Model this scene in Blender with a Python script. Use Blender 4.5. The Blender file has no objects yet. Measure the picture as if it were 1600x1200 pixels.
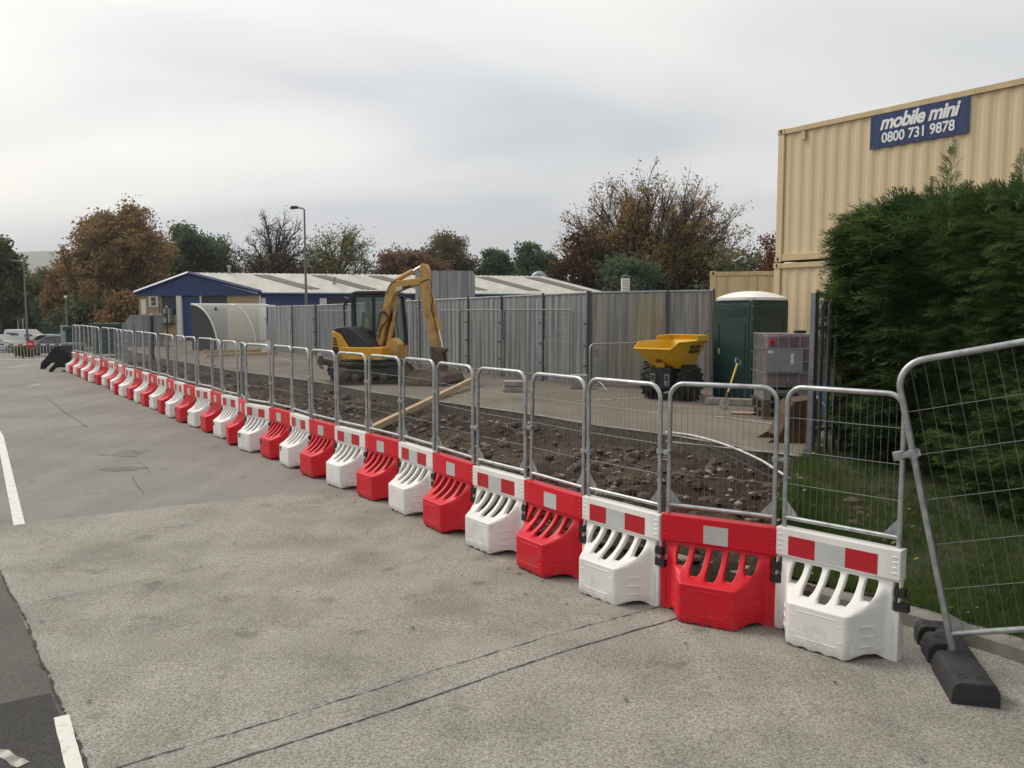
import bpy, bmesh, math, random
import numpy as np
from mathutils import Matrix, Vector
R = math.radians
random.seed(7)
SC = bpy.context.scene
COL = SC.collection

# ------------------------------------------------------------------ camera
CAM_H, FPX = 2.2, 1300.0
PITCH = math.atan(110 / 1300)
cam = bpy.data.cameras.new('camera')
cam.sensor_width = 36.0
cam.lens = 36.0 * FPX / 1600
cam.clip_end = 9000
cam.clip_start = 0.05
cam_o = bpy.data.objects.new('camera', cam)
cam_o.location = (0, 0, CAM_H)
cam_o.rotation_euler = (R(90) - PITCH, 0, 0)
COL.objects.link(cam_o)
SC.camera = cam_o

def ray(px, py):
    a = (px - 800) / FPX; b = (600 - py) / FPX
    return (a, math.cos(PITCH) + b * math.sin(PITCH), -math.sin(PITCH) + b * math.cos(PITCH))
def atz(px, py, z):            # where the sight line of a pixel meets height z
    r = ray(px, py); t = (z - CAM_H) / r[2]
    return Vector((r[0] * t, r[1] * t, z))
def atY(px, py, Y):            # ... or meets distance Y
    r = ray(px, py); t = Y / r[1]
    return Vector((r[0] * t, Y, CAM_H + r[2] * t))

# ------------------------------------------------------------------ terrain of the road
KN = [(-10, 0), (5, 0), (7.2, -.042), (9.5, -.015), (13, 0), (20, .035), (29, .09), (36, .0), (46, -.45),
      (55, -.8), (63, -.9), (80, -1.2), (120, -1.6), (400, -3), (6000, -3)]
def gz(y):
    for (a, za), (b, zb) in zip(KN, KN[1:]):
        if y <= b:
            t = max(0, (y - a) / (b - a)); t = t * t * (3 - 2 * t)
            return za + (zb - za) * t
    return -3
SITE = 0.4

# ------------------------------------------------------------------ mesh builder
class MB:
    def __init__(s): s.v = []; s.f = []
    def add(s, vs, fs):
        n = len(s.v); s.v += [tuple(p) for p in vs]; s.f += [tuple(i + n for i in f) for f in fs]
        return s
    def box(s, c, d, M=None):
        x, y, z = d[0] / 2, d[1] / 2, d[2] / 2
        P = [Vector((i * x, j * y, k * z)) for i in (-1, 1) for j in (-1, 1) for k in (-1, 1)]
        if M is not None: P = [M @ p for p in P]
        c = Vector(c)
        return s.add([p + c for p in P], [(0, 1, 3, 2), (4, 6, 7, 5), (0, 4, 5, 1), (2, 3, 7, 6), (0, 2, 6, 4), (1, 5, 7, 3)])
    def bb(s, x0, x1, y0, y1, z0, z1):
        return s.box(((x0 + x1) / 2, (y0 + y1) / 2, (z0 + z1) / 2), (x1 - x0, y1 - y0, z1 - z0))
    def tube(s, pts, r, n=8, closed=False, cap=True):
        pts = [Vector(p) for p in pts]; m = len(pts)
        rs = r if isinstance(r, (list, tuple)) else [r] * m
        rings = []; prev = None
        for i, p in enumerate(pts):
            if closed: d = pts[(i + 1) % m] - pts[i - 1]
            elif i == 0: d = pts[1] - p
            elif i == m - 1: d = p - pts[i - 1]
            else: d = (pts[i + 1] - p).normalized() + (p - pts[i - 1]).normalized()
            if d.length < 1e-9: d = Vector((0, 0, 1))
            d.normalize()
            if prev is None:
                a = Vector((0, 0, 1)) if abs(d.z) < .9 else Vector((1, 0, 0))
                prev = (a - d * a.dot(d)).normalized()
            else:
                prev = prev - d * prev.dot(d)
                if prev.length < 1e-6: prev = d.orthogonal()
                prev.normalize()
            w = d.cross(prev)
            rings.append([p + (prev * math.cos(2 * math.pi * k / n) + w * math.sin(2 * math.pi * k / n)) * rs[i] for k in range(n)])
        vs = [q for rg in rings for q in rg]; fs = []
        for i in range(m if closed else m - 1):
            j = (i + 1) % m
            for k in range(n):
                l = (k + 1) % n
                fs.append((i * n + k, i * n + l, j * n + l, j * n + k))
        if cap and not closed:
            fs.append(tuple(range(n - 1, -1, -1))); fs.append(tuple((m - 1) * n + k for k in range(n)))
        return s.add(vs, fs)
    def prism(s, poly, d0, d1, fn):
        """poly of (a,b); fn(a,b,d) -> point; solid between depths d0 and d1"""
        n = len(poly)
        vs = [fn(a, b, d0) for a, b in poly] + [fn(a, b, d1) for a, b in poly]
        fs = [tuple(range(n - 1, -1, -1)), tuple(range(n, 2 * n))]
        fs += [(i, (i + 1) % n, (i + 1) % n + n, i + n) for i in range(n)]
        return s.add(vs, fs)
    def lathe(s, prof, n=20, M=None, ang=2 * math.pi):
        vs = []; fs = []; m = len(prof)
        for k in range(n):
            a = 2 * math.pi * k / n
            for r_, z in prof:
                p = Vector((r_ * math.cos(a), r_ * math.sin(a), z)); vs.append(M @ p if M else p)
        for k in range(n):
            l = (k + 1) % n
            for i in range(m - 1): fs.append((k * m + i, l * m + i, l * m + i + 1, k * m + i + 1))
        fs.append(tuple(k * m for k in range(n - 1, -1, -1))); fs.append(tuple(k * m + m - 1 for k in range(n)))
        return s.add(vs, fs)
    def mesh(s, name, mat, smooth=True, ang=35, recalc=True):
        me = bpy.data.meshes.new(name)
        me.from_pydata(s.v, [], s.f)
        if recalc:
            bm = bmesh.new(); bm.from_mesh(me); bmesh.ops.recalc_face_normals(bm, faces=bm.faces); bm.to_mesh(me); bm.free()
        if smooth:
            me.polygons.foreach_set('use_smooth', [True] * len(me.polygons)); me.set_sharp_from_angle(angle=R(ang))
        if mat: me.materials.append(mat)
        return me
    def build(s, name, mat, parent=None, bevel=0, seg=2, **k):
        o = link(name, s.mesh(name, mat, **k), parent)
        if bevel:
            m = o.modifiers.new('edge', 'BEVEL'); m.width = bevel; m.segments = seg; m.limit_method = 'ANGLE'; m.angle_limit = R(40)
            m.harden_normals = False
        return o
def link(name, me, parent=None):
    o = bpy.data.objects.new(name, me); COL.objects.link(o)
    if parent: o.parent = parent
    return o
def tag(o, label=None, cat=None, group=None, kind=None):
    if label: o['label'] = label
    if cat: o['category'] = cat
    if group: o['group'] = group
    if kind: o['kind'] = kind
    return o
def thing(name, label, cat, loc=(0, 0, 0), rz=0, group=None):
    o = bpy.data.objects.new(name, None); COL.objects.link(o)
    o.location = loc; o.rotation_euler = (0, 0, rz); o.empty_display_size = .2
    return tag(o, label, cat, group)
def dup(root, loc, rot, label=None):
    r = root.copy(); COL.objects.link(r); r.location = loc; r.rotation_euler = rot
    if label: r['label'] = label
    for ch in list(root.children):
        c = ch.copy(); COL.objects.link(c); c.parent = r
        for g in list(ch.children):
            d = g.copy(); COL.objects.link(d); d.parent = c
    return r
def np_mesh(name, V, nper, mat, tri=False):
    """V: (n*nper,3) array, each consecutive nper vertices one face"""
    V = np.asarray(V, dtype=np.float32).reshape(-1, 3); n = len(V) // nper
    me = bpy.data.meshes.new(name)
    me.vertices.add(len(V)); me.vertices.foreach_set('co', V.ravel())
    me.loops.add(len(V)); me.loops.foreach_set('vertex_index', np.arange(len(V), dtype=np.int32))
    me.polygons.add(n); me.polygons.foreach_set('loop_start', np.arange(0, len(V), nper, dtype=np.int32))
    me.update(calc_edges=True); me.validate()
    me.materials.append(mat)
    return me
def text_mesh(body, size, mat, shear=0, offset=0, extrude=.002, space=1.0):
    cu = bpy.data.curves.new('lettering', 'FONT'); cu.body = body; cu.size = size; cu.shear = shear; cu.offset = offset
    cu.extrude = extrude; cu.align_x = 'CENTER'; cu.align_y = 'CENTER'; cu.space_character = space
    t = bpy.data.objects.new('lettering', cu); COL.objects.link(t)
    dg = bpy.context.evaluated_depsgraph_get(); dg.update()
    me = bpy.data.meshes.new_from_object(t.evaluated_get(dg))
    bpy.data.objects.remove(t); me.materials.clear(); me.materials.append(mat)
    return me
def frame(o, ux, uy):
    ux = Vector(ux).normalized(); uy = Vector(uy).normalized(); uz = ux.cross(uy)
    M = Matrix((ux, uy, uz)).transposed().to_4x4(); M.translation = Vector(o)
    return M

# ------------------------------------------------------------------ materials
def mat(name, col, rough=.6, metal=0, var=.0, vscale=3, col2=None, spec=.5, bump=0, bscale=40, stretch=None, mid=(.35, .65), detail=6, extra=None, trans=None):
    m = bpy.data.materials.new(name); m.use_nodes = True
    nt = m.node_tree; b = nt.nodes['Principled BSDF']
    b.inputs['Roughness'].default_value = rough; b.inputs['Metallic'].default_value = metal
    b.inputs['Specular IOR Level'].default_value = spec
    c1 = tuple(col) + (1,)
    b.inputs['Base Color'].default_value = c1
    if var or col2 or bump:
        tc = nt.nodes.new('ShaderNodeTexCoord'); mp = nt.nodes.new('ShaderNodeMapping')
        nt.links.new(tc.outputs['Object'], mp.inputs['Vector'])
        oi = nt.nodes.new('ShaderNodeObjectInfo'); cmb = nt.nodes.new('ShaderNodeMath'); cmb.operation = 'MULTIPLY'; cmb.inputs[1].default_value = 37.0
        nt.links.new(oi.outputs['Random'], cmb.inputs[0]); nt.links.new(cmb.outputs[0], mp.inputs['Location'])
        if stretch: mp.inputs['Scale'].default_value = stretch
        if var or col2:
            nz = nt.nodes.new('ShaderNodeTexNoise'); nz.inputs['Scale'].default_value = vscale; nz.inputs['Detail'].default_value = detail
            nz.inputs['Roughness'].default_value = .6
            nt.links.new(mp.outputs[0], nz.inputs['Vector'])
            rp = nt.nodes.new('ShaderNodeValToRGB'); e = rp.color_ramp.elements
            e[0].position, e[1].position = mid
            c2 = tuple(col2) + (1,) if col2 else tuple(min(1, x * (1 + var)) for x in col) + (1,)
            c0 = c1 if col2 else tuple(x * (1 - var) for x in col) + (1,)
            e[0].color = c0; e[1].color = c2
            nt.links.new(nz.outputs['Fac'], rp.inputs['Fac']); nt.links.new(rp.outputs['Color'], b.inputs['Base Color'])
        if bump:
            n2 = nt.nodes.new('ShaderNodeTexNoise'); n2.inputs['Scale'].default_value = bscale; n2.inputs['Detail'].default_value = 4
            nt.links.new(mp.outputs[0], n2.inputs['Vector'])
            bp = nt.nodes.new('ShaderNodeBump'); bp.inputs['Strength'].default_value = bump; bp.inputs['Distance'].default_value = .02
            nt.links.new(n2.outputs['Fac'], bp.inputs['Height']); nt.links.new(bp.outputs[0], b.inputs['Normal'])
    return m
def leafmat(name, cols, scale=.5, transl=.35):
    """foliage: colour by clump (noise in object space) and by leaf (random per island)"""
    m = bpy.data.materials.new(name); m.use_nodes = True
    nt = m.node_tree; b = nt.nodes['Principled BSDF']; b.inputs['Roughness'].default_value = .75; b.inputs['Specular IOR Level'].default_value = .15
    tc = nt.nodes.new('ShaderNodeTexCoord'); nz = nt.nodes.new('ShaderNodeTexNoise'); nz.inputs['Scale'].default_value = scale; nz.inputs['Detail'].default_value = 3
    nt.links.new(tc.outputs['Object'], nz.inputs['Vector'])
    ge = nt.nodes.new('ShaderNodeNewGeometry')
    ad = nt.nodes.new('ShaderNodeMath'); ad.operation = 'MULTIPLY_ADD'; ad.inputs[1].default_value = .45
    sb = nt.nodes.new('ShaderNodeMath'); sb.operation = 'SUBTRACT'; sb.inputs[1].default_value = .22
    nt.links.new(nz.outputs['Fac'], sb.inputs[0])
    nt.links.new(ge.outputs['Random Per Island'], ad.inputs[0]); nt.links.new(sb.outputs[0], ad.inputs[2])
    rp = nt.nodes.new('ShaderNodeValToRGB'); cr = rp.color_ramp
    while len(cr.elements) < len(cols): cr.elements.new(.5)
    for i, c in enumerate(cols):
        cr.elements[i].position = .22 + .56 * i / max(1, len(cols) - 1); cr.elements[i].color = tuple(c) + (1,)
    nt.links.new(ad.outputs[0], rp.inputs['Fac']); nt.links.new(rp.outputs['Color'], b.inputs['Base Color'])
    tr = nt.nodes.new('ShaderNodeBsdfTranslucent'); nt.links.new(rp.outputs['Color'], tr.inputs['Color'])
    mx = nt.nodes.new('ShaderNodeMixShader'); mx.inputs[0].default_value = transl
    out = nt.nodes['Material Output']
    nt.links.new(b.outputs[0], mx.inputs[1]); nt.links.new(tr.outputs[0], mx.inputs[2]); nt.links.new(mx.outputs[0], out.inputs['Surface'])
    return m
def surface(name, c_lo, c_hi, c_stain, fine=260, speck=.5, stain_scale=.55, bump=.5, rough=.9, c_speck=None):
    """road surfaces: fine aggregate speckle over broad stains"""
    m = bpy.data.materials.new(name); m.use_nodes = True
    nt = m.node_tree; L = nt.links.new; N = nt.nodes.new; b = nt.nodes['Principled BSDF']
    b.inputs['Roughness'].default_value = rough; b.inputs['Specular IOR Level'].default_value = .25
    tc = N('ShaderNodeTexCoord')
    n1 = N('ShaderNodeTexNoise'); n1.inputs['Scale'].default_value = fine; n1.inputs['Detail'].default_value = 3; n1.inputs['Roughness'].default_value = .7
    n3 = N('ShaderNodeTexNoise'); n3.inputs['Scale'].default_value = fine * .4; n3.inputs['Detail'].default_value = 4; n3.inputs['Roughness'].default_value = .75
    n2 = N('ShaderNodeTexNoise'); n2.inputs['Scale'].default_value = stain_scale; n2.inputs['Detail'].default_value = 7; n2.inputs['Roughness'].default_value = .62
    for n in (n1, n2, n3): L(tc.outputs['Object'], n.inputs['Vector'])
    mxn = N('ShaderNodeMix'); mxn.data_type = 'FLOAT'; mxn.inputs[0].default_value = .5
    L(n1.outputs['Fac'], mxn.inputs[2]); L(n3.outputs['Fac'], mxn.inputs[3])
    r1 = N('ShaderNodeValToRGB'); r1.color_ramp.elements[0].position = .5 - .22 / speck * .5; r1.color_ramp.elements[1].position = .5 + .22 / speck * .5
    r1.color_ramp.elements[0].color = tuple(c_lo) + (1,); r1.color_ramp.elements[1].color = tuple(c_hi) + (1,)
    L(mxn.outputs[0], r1.inputs['Fac'])
    r2 = N('ShaderNodeValToRGB'); r2.color_ramp.elements[0].position = .42; r2.color_ramp.elements[1].position = .68
    r2.color_ramp.elements[0].color = (0, 0, 0, 1); r2.color_ramp.elements[1].color = (1, 1, 1, 1)
    L(n2.outputs['Fac'], r2.inputs['Fac'])
    mul = N('ShaderNodeMix'); mul.data_type = 'RGBA'; mul.blend_type = 'MULTIPLY'
    L(r2.outputs['Color'], mul.inputs[0]); L(r1.outputs['Color'], mul.inputs[6]); mul.inputs[7].default_value = tuple(c_stain) + (1,)
    # tyre-polished streaks along the direction of travel, and oil spots
    mp = N('ShaderNodeMapping'); mp.inputs['Rotation'].default_value = (0, 0, R(-33)); mp.inputs['Scale'].default_value = (2.4, .16, 1); L(tc.outputs['Object'], mp.inputs[0])
    n4 = N('ShaderNodeTexNoise'); n4.inputs['Scale'].default_value = 1.0; n4.inputs['Detail'].default_value = 5; L(mp.outputs[0], n4.inputs['Vector'])
    r4 = N('ShaderNodeValToRGB'); r4.color_ramp.elements[0].position = .40; r4.color_ramp.elements[1].position = .62; r4.color_ramp.elements[0].color = (.90, .90, .90, 1); r4.color_ramp.elements[1].color = (1.0, 1.0, 1.0, 1); L(n4.outputs['Fac'], r4.inputs['Fac'])
    n5 = N('ShaderNodeTexNoise'); n5.inputs['Scale'].default_value = 2.6; n5.inputs['Detail'].default_value = 2; L(tc.outputs['Object'], n5.inputs['Vector'])
    r5 = N('ShaderNodeValToRGB'); r5.color_ramp.elements[0].position = .27; r5.color_ramp.elements[1].position = .36; r5.color_ramp.elements[0].color = (.72, .71, .69, 1); r5.color_ramp.elements[1].color = (1, 1, 1, 1); L(n5.outputs['Fac'], r5.inputs['Fac'])
    m4 = N('ShaderNodeMix'); m4.data_type = 'RGBA'; m4.blend_type = 'MULTIPLY'; m4.inputs[0].default_value = 1; L(mul.outputs[2], m4.inputs[6]); L(r4.outputs['Color'], m4.inputs[7])
    m5 = N('ShaderNodeMix'); m5.data_type = 'RGBA'; m5.blend_type = 'MULTIPLY'; m5.inputs[0].default_value = 1; L(m4.outputs[2], m5.inputs[6]); L(r5.outputs['Color'], m5.inputs[7])
    L(m5.outputs[2], b.inputs['Base Color'])
    bp = N('ShaderNodeBump'); bp.inputs['Strength'].default_value = bump; bp.inputs['Distance'].default_value = .006
    L(mxn.outputs[0], bp.inputs['Height']); L(bp.outputs[0], b.inputs['Normal'])
    return m

M = {}
M['asphalt'] = surface('asphalt', (.175, .166, .150), (.29, .276, .252), (.78, .78, .78), fine=110, speck=.8, stain_scale=.45, bump=.5)
M['asphalt_worn'] = surface('asphalt_worn', (.115, .107, .095), (.25, .237, .214), (.78, .78, .78), fine=90, speck=1.0, stain_scale=2, bump=.9)
M['asphalt_dark'] = surface('asphalt_dark', (.075, .07, .064), (.16, .15, .138), (.75, .75, .75), fine=110, speck=.9)
M['patch'] = surface('patch', (.028, .027, .027), (.08, .078, .075), (.8, .8, .8), fine=110, speck=.9)
M['concrete'] = surface('concrete', (.138, .130, .115), (.46, .437, .392), (.68, .675, .655), fine=150, speck=1.2, stain_scale=1.1, bump=.9)
M['concrete_band'] = surface('concrete_band', (.185, .172, .144), (.43, .405, .35), (.72, .71, .67), fine=150, speck=1.0, stain_scale=1.6, bump=.6)
M['crack'] = mat('crack', (.04, .037, .03), .95, var=.4, vscale=30)
M['tarmac'] = surface('tarmac', (.13, .112, .091), (.232, .203, .169), (.68, .66, .64), fine=120, speck=.5, stain_scale=.45, bump=.35)
M['tarmac_edge'] = mat('tarmac_edge', (.10, .085, .068), .95, var=.4, vscale=14, bump=.6)
M['paint'] = mat('paint', (.62, .61, .57), .8, col2=(.36, .34, .31), vscale=14, mid=(.55, .75))
M['paint_worn'] = mat('paint_worn', (.46, .44, .40), .85, col2=(.2, .185, .165), vscale=9, mid=(.4, .6))
M['kerb'] = surface('kerb', (.20, .19, .17), (.33, .31, .28), (.55, .55, .5), fine=150, speck=.6, stain_scale=3)
M['soil'] = None
def plastic(name, col, dirt, rough):
    """moulded plastic with scuffs, and road dirt that has settled towards the foot"""
    m = bpy.data.materials.new(name); m.use_nodes = True
    nt = m.node_tree; L = nt.links.new; N = nt.nodes.new; b = nt.nodes['Principled BSDF']; b.inputs['Specular IOR Level'].default_value = .35
    tc = N('ShaderNodeTexCoord'); oi = N('ShaderNodeObjectInfo'); mu = N('ShaderNodeMath'); mu.operation = 'MULTIPLY'; mu.inputs[1].default_value = 53
    mp = N('ShaderNodeMapping'); L(tc.outputs['Object'], mp.inputs['Vector']); L(oi.outputs['Random'], mu.inputs[0]); L(mu.outputs[0], mp.inputs['Location'])
    n1 = N('ShaderNodeTexNoise'); n1.inputs['Scale'].default_value = 2.2; n1.inputs['Detail'].default_value = 4
    n2 = N('ShaderNodeTexNoise'); n2.inputs['Scale'].default_value = 9; n2.inputs['Detail'].default_value = 9; n2.inputs['Roughness'].default_value = .72
    for n in (n1, n2): L(mp.outputs[0], n.inputs['Vector'])
    r1 = N('ShaderNodeValToRGB'); r1.color_ramp.elements[0].position = .3; r1.color_ramp.elements[1].position = .7
    r1.color_ramp.elements[0].color = tuple(c * .90 for c in col) + (1,); r1.color_ramp.elements[1].color = tuple(min(.85, c * 1.06) for c in col) + (1,)
    L(n1.outputs['Fac'], r1.inputs['Fac'])
    sp = N('ShaderNodeSeparateXYZ'); L(tc.outputs['Object'], sp.inputs[0])
    mr = N('ShaderNodeMapRange'); mr.inputs['From Min'].default_value = 0; mr.inputs['From Max'].default_value = .32; mr.inputs['To Min'].default_value = .16; mr.inputs['To Max'].default_value = 0
    L(sp.outputs['Z'], mr.inputs['Value'])
    ad = N('ShaderNodeMath'); ad.operation = 'ADD'; L(n2.outputs['Fac'], ad.inputs[0]); L(mr.outputs[0], ad.inputs[1])
    r2 = N('ShaderNodeValToRGB'); r2.color_ramp.elements[0].position = .60; r2.color_ramp.elements[1].position = .82
    r2.color_ramp.elements[0].color = (0, 0, 0, 1); r2.color_ramp.elements[1].color = (.6, .6, .6, 1); L(ad.outputs[0], r2.inputs['Fac'])
    mx = N('ShaderNodeMix'); mx.data_type = 'RGBA'; L(r2.outputs['Color'], mx.inputs[0]); L(r1.outputs['Color'], mx.inputs[6]); mx.inputs[7].default_value = tuple(dirt) + (1,)
    L(mx.outputs[2], b.inputs['Base Color'])
    rr = N('ShaderNodeMapRange'); rr.inputs['To Min'].default_value = rough; rr.inputs['To Max'].default_value = rough + .3; L(r2.outputs['Color'], rr.inputs['Value']); L(rr.outputs[0], b.inputs['Roughness'])
    bp = N('ShaderNodeBump'); bp.inputs['Strength'].default_value = .08; bp.inputs['Distance'].default_value = .02; L(n2.outputs['Fac'], bp.inputs['Height']); L(bp.outputs[0], b.inputs['Normal'])
    return m
M['white_plastic'] = plastic('white_plastic', (.75, .74, .715), (.42, .38, .32), .40)
M['red_plastic'] = plastic('red_plastic', (.58, .006, .020), (.30, .10, .085), .42)
M['refl_red'] = mat('refl_red', (.42, .008, .018), .35)
M['refl_grey'] = mat('refl_grey', (.47, .49, .49), .35, var=.08, vscale=6)
M['black_plastic'] = mat('black_plastic', (.012, .012, .013), .45)
M['galv'] = mat('galv', (.40, .413, .422), .42, .75, var=.22, vscale=12)
M['wire'] = mat('wire', (.20, .205, .205), .55, .5)
M['galv_dull'] = mat('galv_dull', (.20, .21, .215), .5, .6)
M['seam'] = mat('seam', (.15, .142, .127), .95, var=.3, vscale=20)
M['crack_soft'] = mat('crack_soft', (.085, .08, .074), .95, var=.4, vscale=20)
M['rubber'] = mat('rubber', (.022, .022, .024), .7, var=.35, vscale=5, bump=.3, bscale=70)
M['hoard'] = None
M['post_dark'] = mat('post_dark', (.09, .10, .11), .55, .4)
M['cream'] = mat('cream', (.60, .485, .305), .5, var=.05, vscale=.9, stretch=(1, 1, .25))
M['cream_rail'] = mat('cream_rail', (.53, .415, .235), .5, var=.10, vscale=4)
M['void'] = mat('void', (.01, .01, .01), .9)
M['sign_blue'] = mat('sign_blue', (.013, .034, .118), .35)
M['sign_white'] = mat('sign_white', (.74, .75, .76), .5)
M['yellow'] = mat('yellow', (.66, .33, .025), .42, var=.12, vscale=3.5)
M['yellow_boom'] = mat('yellow_boom', (.52, .31, .085), .5, col2=(.24, .145, .065), vscale=3.6, mid=(.46, .74), detail=9)
M['dump_yellow'] = mat('dump_yellow', (.66, .38, .008), .36, col2=(.45, .24, .03), vscale=2.6, mid=(.52, .8))
M['machine_black'] = mat('machine_black', (.018, .019, .02), .42)
M['hood'] = mat('hood', (.028, .029, .031), .55, var=.15, vscale=5)
M['steel_dirty'] = mat('steel_dirty', (.075, .05, .036), .7, .3, col2=(.16, .12, .085), vscale=6)
M['bucket'] = mat('bucket', (.09, .066, .048), .7, .3, col2=(.27, .21, .145), vscale=5)
M['track'] = mat('track', (.025, .023, .021), .85, col2=(.10, .083, .065), vscale=7, mid=(.45, .7))
M['chrome'] = mat('chrome', (.75, .75, .76), .15, 1)
M['glass'] = mat('glass', (.03, .045, .04), .06, 0, spec=.8)
M['tyre'] = mat('tyre', (.018, .018, .018), .85, col2=(.06, .053, .045), vscale=5, mid=(.5, .75))
M['hub'] = mat('hub', (.2, .2, .2), .55, .5)
M['wc_green'] = mat('wc_green', (.005, .032, .030), .42, var=.12, vscale=3)
M['wc_white'] = mat('wc_white', (.76, .755, .74), .5, var=.05, vscale=4)
M['wood'] = mat('wood', (.52, .39, .24), .75, col2=(.38, .26, .145), vscale=4, stretch=(1, 8, 8))
M['wood_grey'] = mat('wood_grey', (.13, .10, .072), .85, col2=(.07, .055, .04), vscale=6, stretch=(1, 6, 6))
M['cement'] = mat('cement', (.27, .255, .23), .9, var=.2, vscale=9, bump=.3, bscale=90)
M['bldg_blue'] = mat('bldg_blue', (.019, .042, .14), .55, var=.08, vscale=1)
M['brick'] = mat('brick', (.30, .22, .125), .85, var=.16, vscale=5)
M['beige'] = mat('beige', (.36, .28, .165), .85, var=.05, vscale=2)
M['white_wall'] = mat('white_wall', (.62, .61, .57), .7, var=.06, vscale=2)
M['dark_clad'] = mat('dark_clad', (.032, .035, .042), .6)
M['roof'] = mat('roof', (.63, .61, .55), .7, var=.10, vscale=1.2, stretch=(1, 1, 1))
M['rooflight'] = mat('rooflight', (.15, .14, .115), .5)
M['bldg_glass'] = mat('bldg_glass', (.02, .025, .03), .08, spec=.8)
M['grey_metal'] = mat('grey_metal', (.30, .31, .32), .5, .5, var=.15, vscale=4)
M['palisade'] = mat('palisade', (.17, .18, .195), .5, .6, var=.2, vscale=8)
M['rust'] = mat('rust', (.105, .055, .028), .85, col2=(.055, .032, .02), vscale=5)
M['bark'] = mat('bark', (.052, .043, .035), .95, var=.35, vscale=2)
M['bark_dark'] = mat('bark_dark', (.03, .026, .022), .95, var=.3, vscale=2)

# ------------------------------------------------------------------ world and light
w = bpy.data.worlds.new('World'); SC.world = w; w.use_nodes = True
nt = w.node_tree; L = nt.links.new; N = nt.nodes.new
bg = nt.nodes['Background']; bg.inputs['Strength'].default_value = .1
SUN_EL, SUN_AZ = R(48), R(-62)          # azimuth measured from +Y towards +X
sky = N('ShaderNodeTexSky'); sky.sky_type = 'NISHITA'; sky.sun_disc = False
sky.sun_elevation = SUN_EL; sky.sun_rotation = SUN_AZ
sky.air_density = 1.2; sky.dust_density = 3
tc = N('ShaderNodeTexCoord'); sp = N('ShaderNodeSeparateXYZ'); L(tc.outputs['Generated'], sp.inputs[0])
zc = N('ShaderNodeMath'); zc.operation = 'MAXIMUM'; zc.inputs[1].default_value = 0.0; L(sp.outputs['Z'], zc.inputs[0])
za = N('ShaderNodeMath'); za.operation = 'ADD'; za.inputs[1].default_value = .22; L(zc.outputs[0], za.inputs[0])
dx = N('ShaderNodeMath'); dx.operation = 'DIVIDE'; L(sp.outputs['X'], dx.inputs[0]); L(za.outputs[0], dx.inputs[1])
dy = N('ShaderNodeMath'); dy.operation = 'DIVIDE'; L(sp.outputs['Y'], dy.inputs[0]); L(za.outputs[0], dy.inputs[1])
cb = N('ShaderNodeCombineXYZ'); L(dx.outputs[0], cb.inputs[0]); L(dy.outputs[0], cb.inputs[1])
mp = N('ShaderNodeMapping'); mp.inputs['Rotation'].default_value = (0, 0, R(-24)); mp.inputs['Scale'].default_value = (.42, 1.0, 1); mp.inputs['Location'].default_value = (1.3, .35, 0)
L(cb.outputs[0], mp.inputs['Vector'])
nz = N('ShaderNodeTexNoise'); nz.inputs['Scale'].default_value = 1.05; nz.inputs['Detail'].default_value = 5; nz.inputs['Roughness'].default_value = .45
nz.inputs['Distortion'].default_value = .35
L(mp.outputs[0], nz.inputs['Vector'])
rp = N('ShaderNodeValToRGB'); cr = rp.color_ramp
cr.elements[0].position = .36; cr.elements[0].color = (.535, .555, .585, 1)
cr.elements[1].position = .64; cr.elements[1].color = (.85, .83, .785, 1)
cr.elements.new(.5).color = (.705, .712, .71, 1)
L(nz.outputs['Fac'], rp.inputs['Fac'])
# brighter towards the veiled sun at the upper left
sd = N('ShaderNodeVectorMath'); sd.operation = 'DOT_PRODUCT'; L(tc.outputs['Generated'], sd.inputs[0])
sd.inputs[1].default_value = (math.sin(SUN_AZ) * math.cos(SUN_EL), math.cos(SUN_AZ) * math.cos(SUN_EL), math.sin(SUN_EL))
gr = N('ShaderNodeMapRange'); gr.inputs['From Min'].default_value = .35; gr.inputs['From Max'].default_value = 1; gr.inputs['To Min'].default_value = 7.8; gr.inputs['To Max'].default_value = 11.6
L(sd.outputs['Value'], gr.inputs['Value'])
sc_ = N('ShaderNodeVectorMath'); sc_.operation = 'SCALE'; L(rp.outputs['Color'], sc_.inputs[0]); L(gr.outputs[0], sc_.inputs['Scale'])
wf = N('ShaderNodeMapRange'); wf.inputs['From Min'].default_value = .5; wf.inputs['From Max'].default_value = .98; L(sd.outputs['Value'], wf.inputs['Value'])
wm = N('ShaderNodeMix'); wm.data_type = 'RGBA'; wm.blend_type = 'MULTIPLY'; wm.inputs[7].default_value = (1.06, 1.0, .92, 1); L(wf.outputs[0], wm.inputs[0]); L(sc_.outputs[0], wm.inputs[6])
mx = N('ShaderNodeMix'); mx.data_type = 'RGBA'; mx.inputs[0].default_value = .93
L(sky.outputs[0], mx.inputs[6]); L(wm.outputs[2], mx.inputs[7]); L(mx.outputs[2], bg.inputs['Color'])
sun = bpy.data.lights.new('sun', 'SUN'); sun.energy = 1.5; sun.angle = R(26); sun.color = (1, .93, .82)
so = bpy.data.objects.new('sun', sun); COL.objects.link(so)
dv = Vector((math.sin(SUN_AZ) * math.cos(SUN_EL), math.cos(SUN_AZ) * math.cos(SUN_EL), math.sin(SUN_EL)))
so.rotation_euler = dv.to_track_quat('Z', 'Y').to_euler()
SC.view_settings.view_transform = 'Standard'; SC.view_settings.look = 'None'; SC.view_settings.exposure = .56; SC.view_settings.gamma = 1
SC.cycles.use_denoising = True
try: SC.cycles.denoiser = 'OPENIMAGEDENOISE'
except Exception: pass
SC.cycles.max_bounces = 6; SC.cycles.diffuse_bounces = 3; SC.cycles.transparent_max_bounces = 12
SC.cycles.use_adaptive_sampling = False

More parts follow.
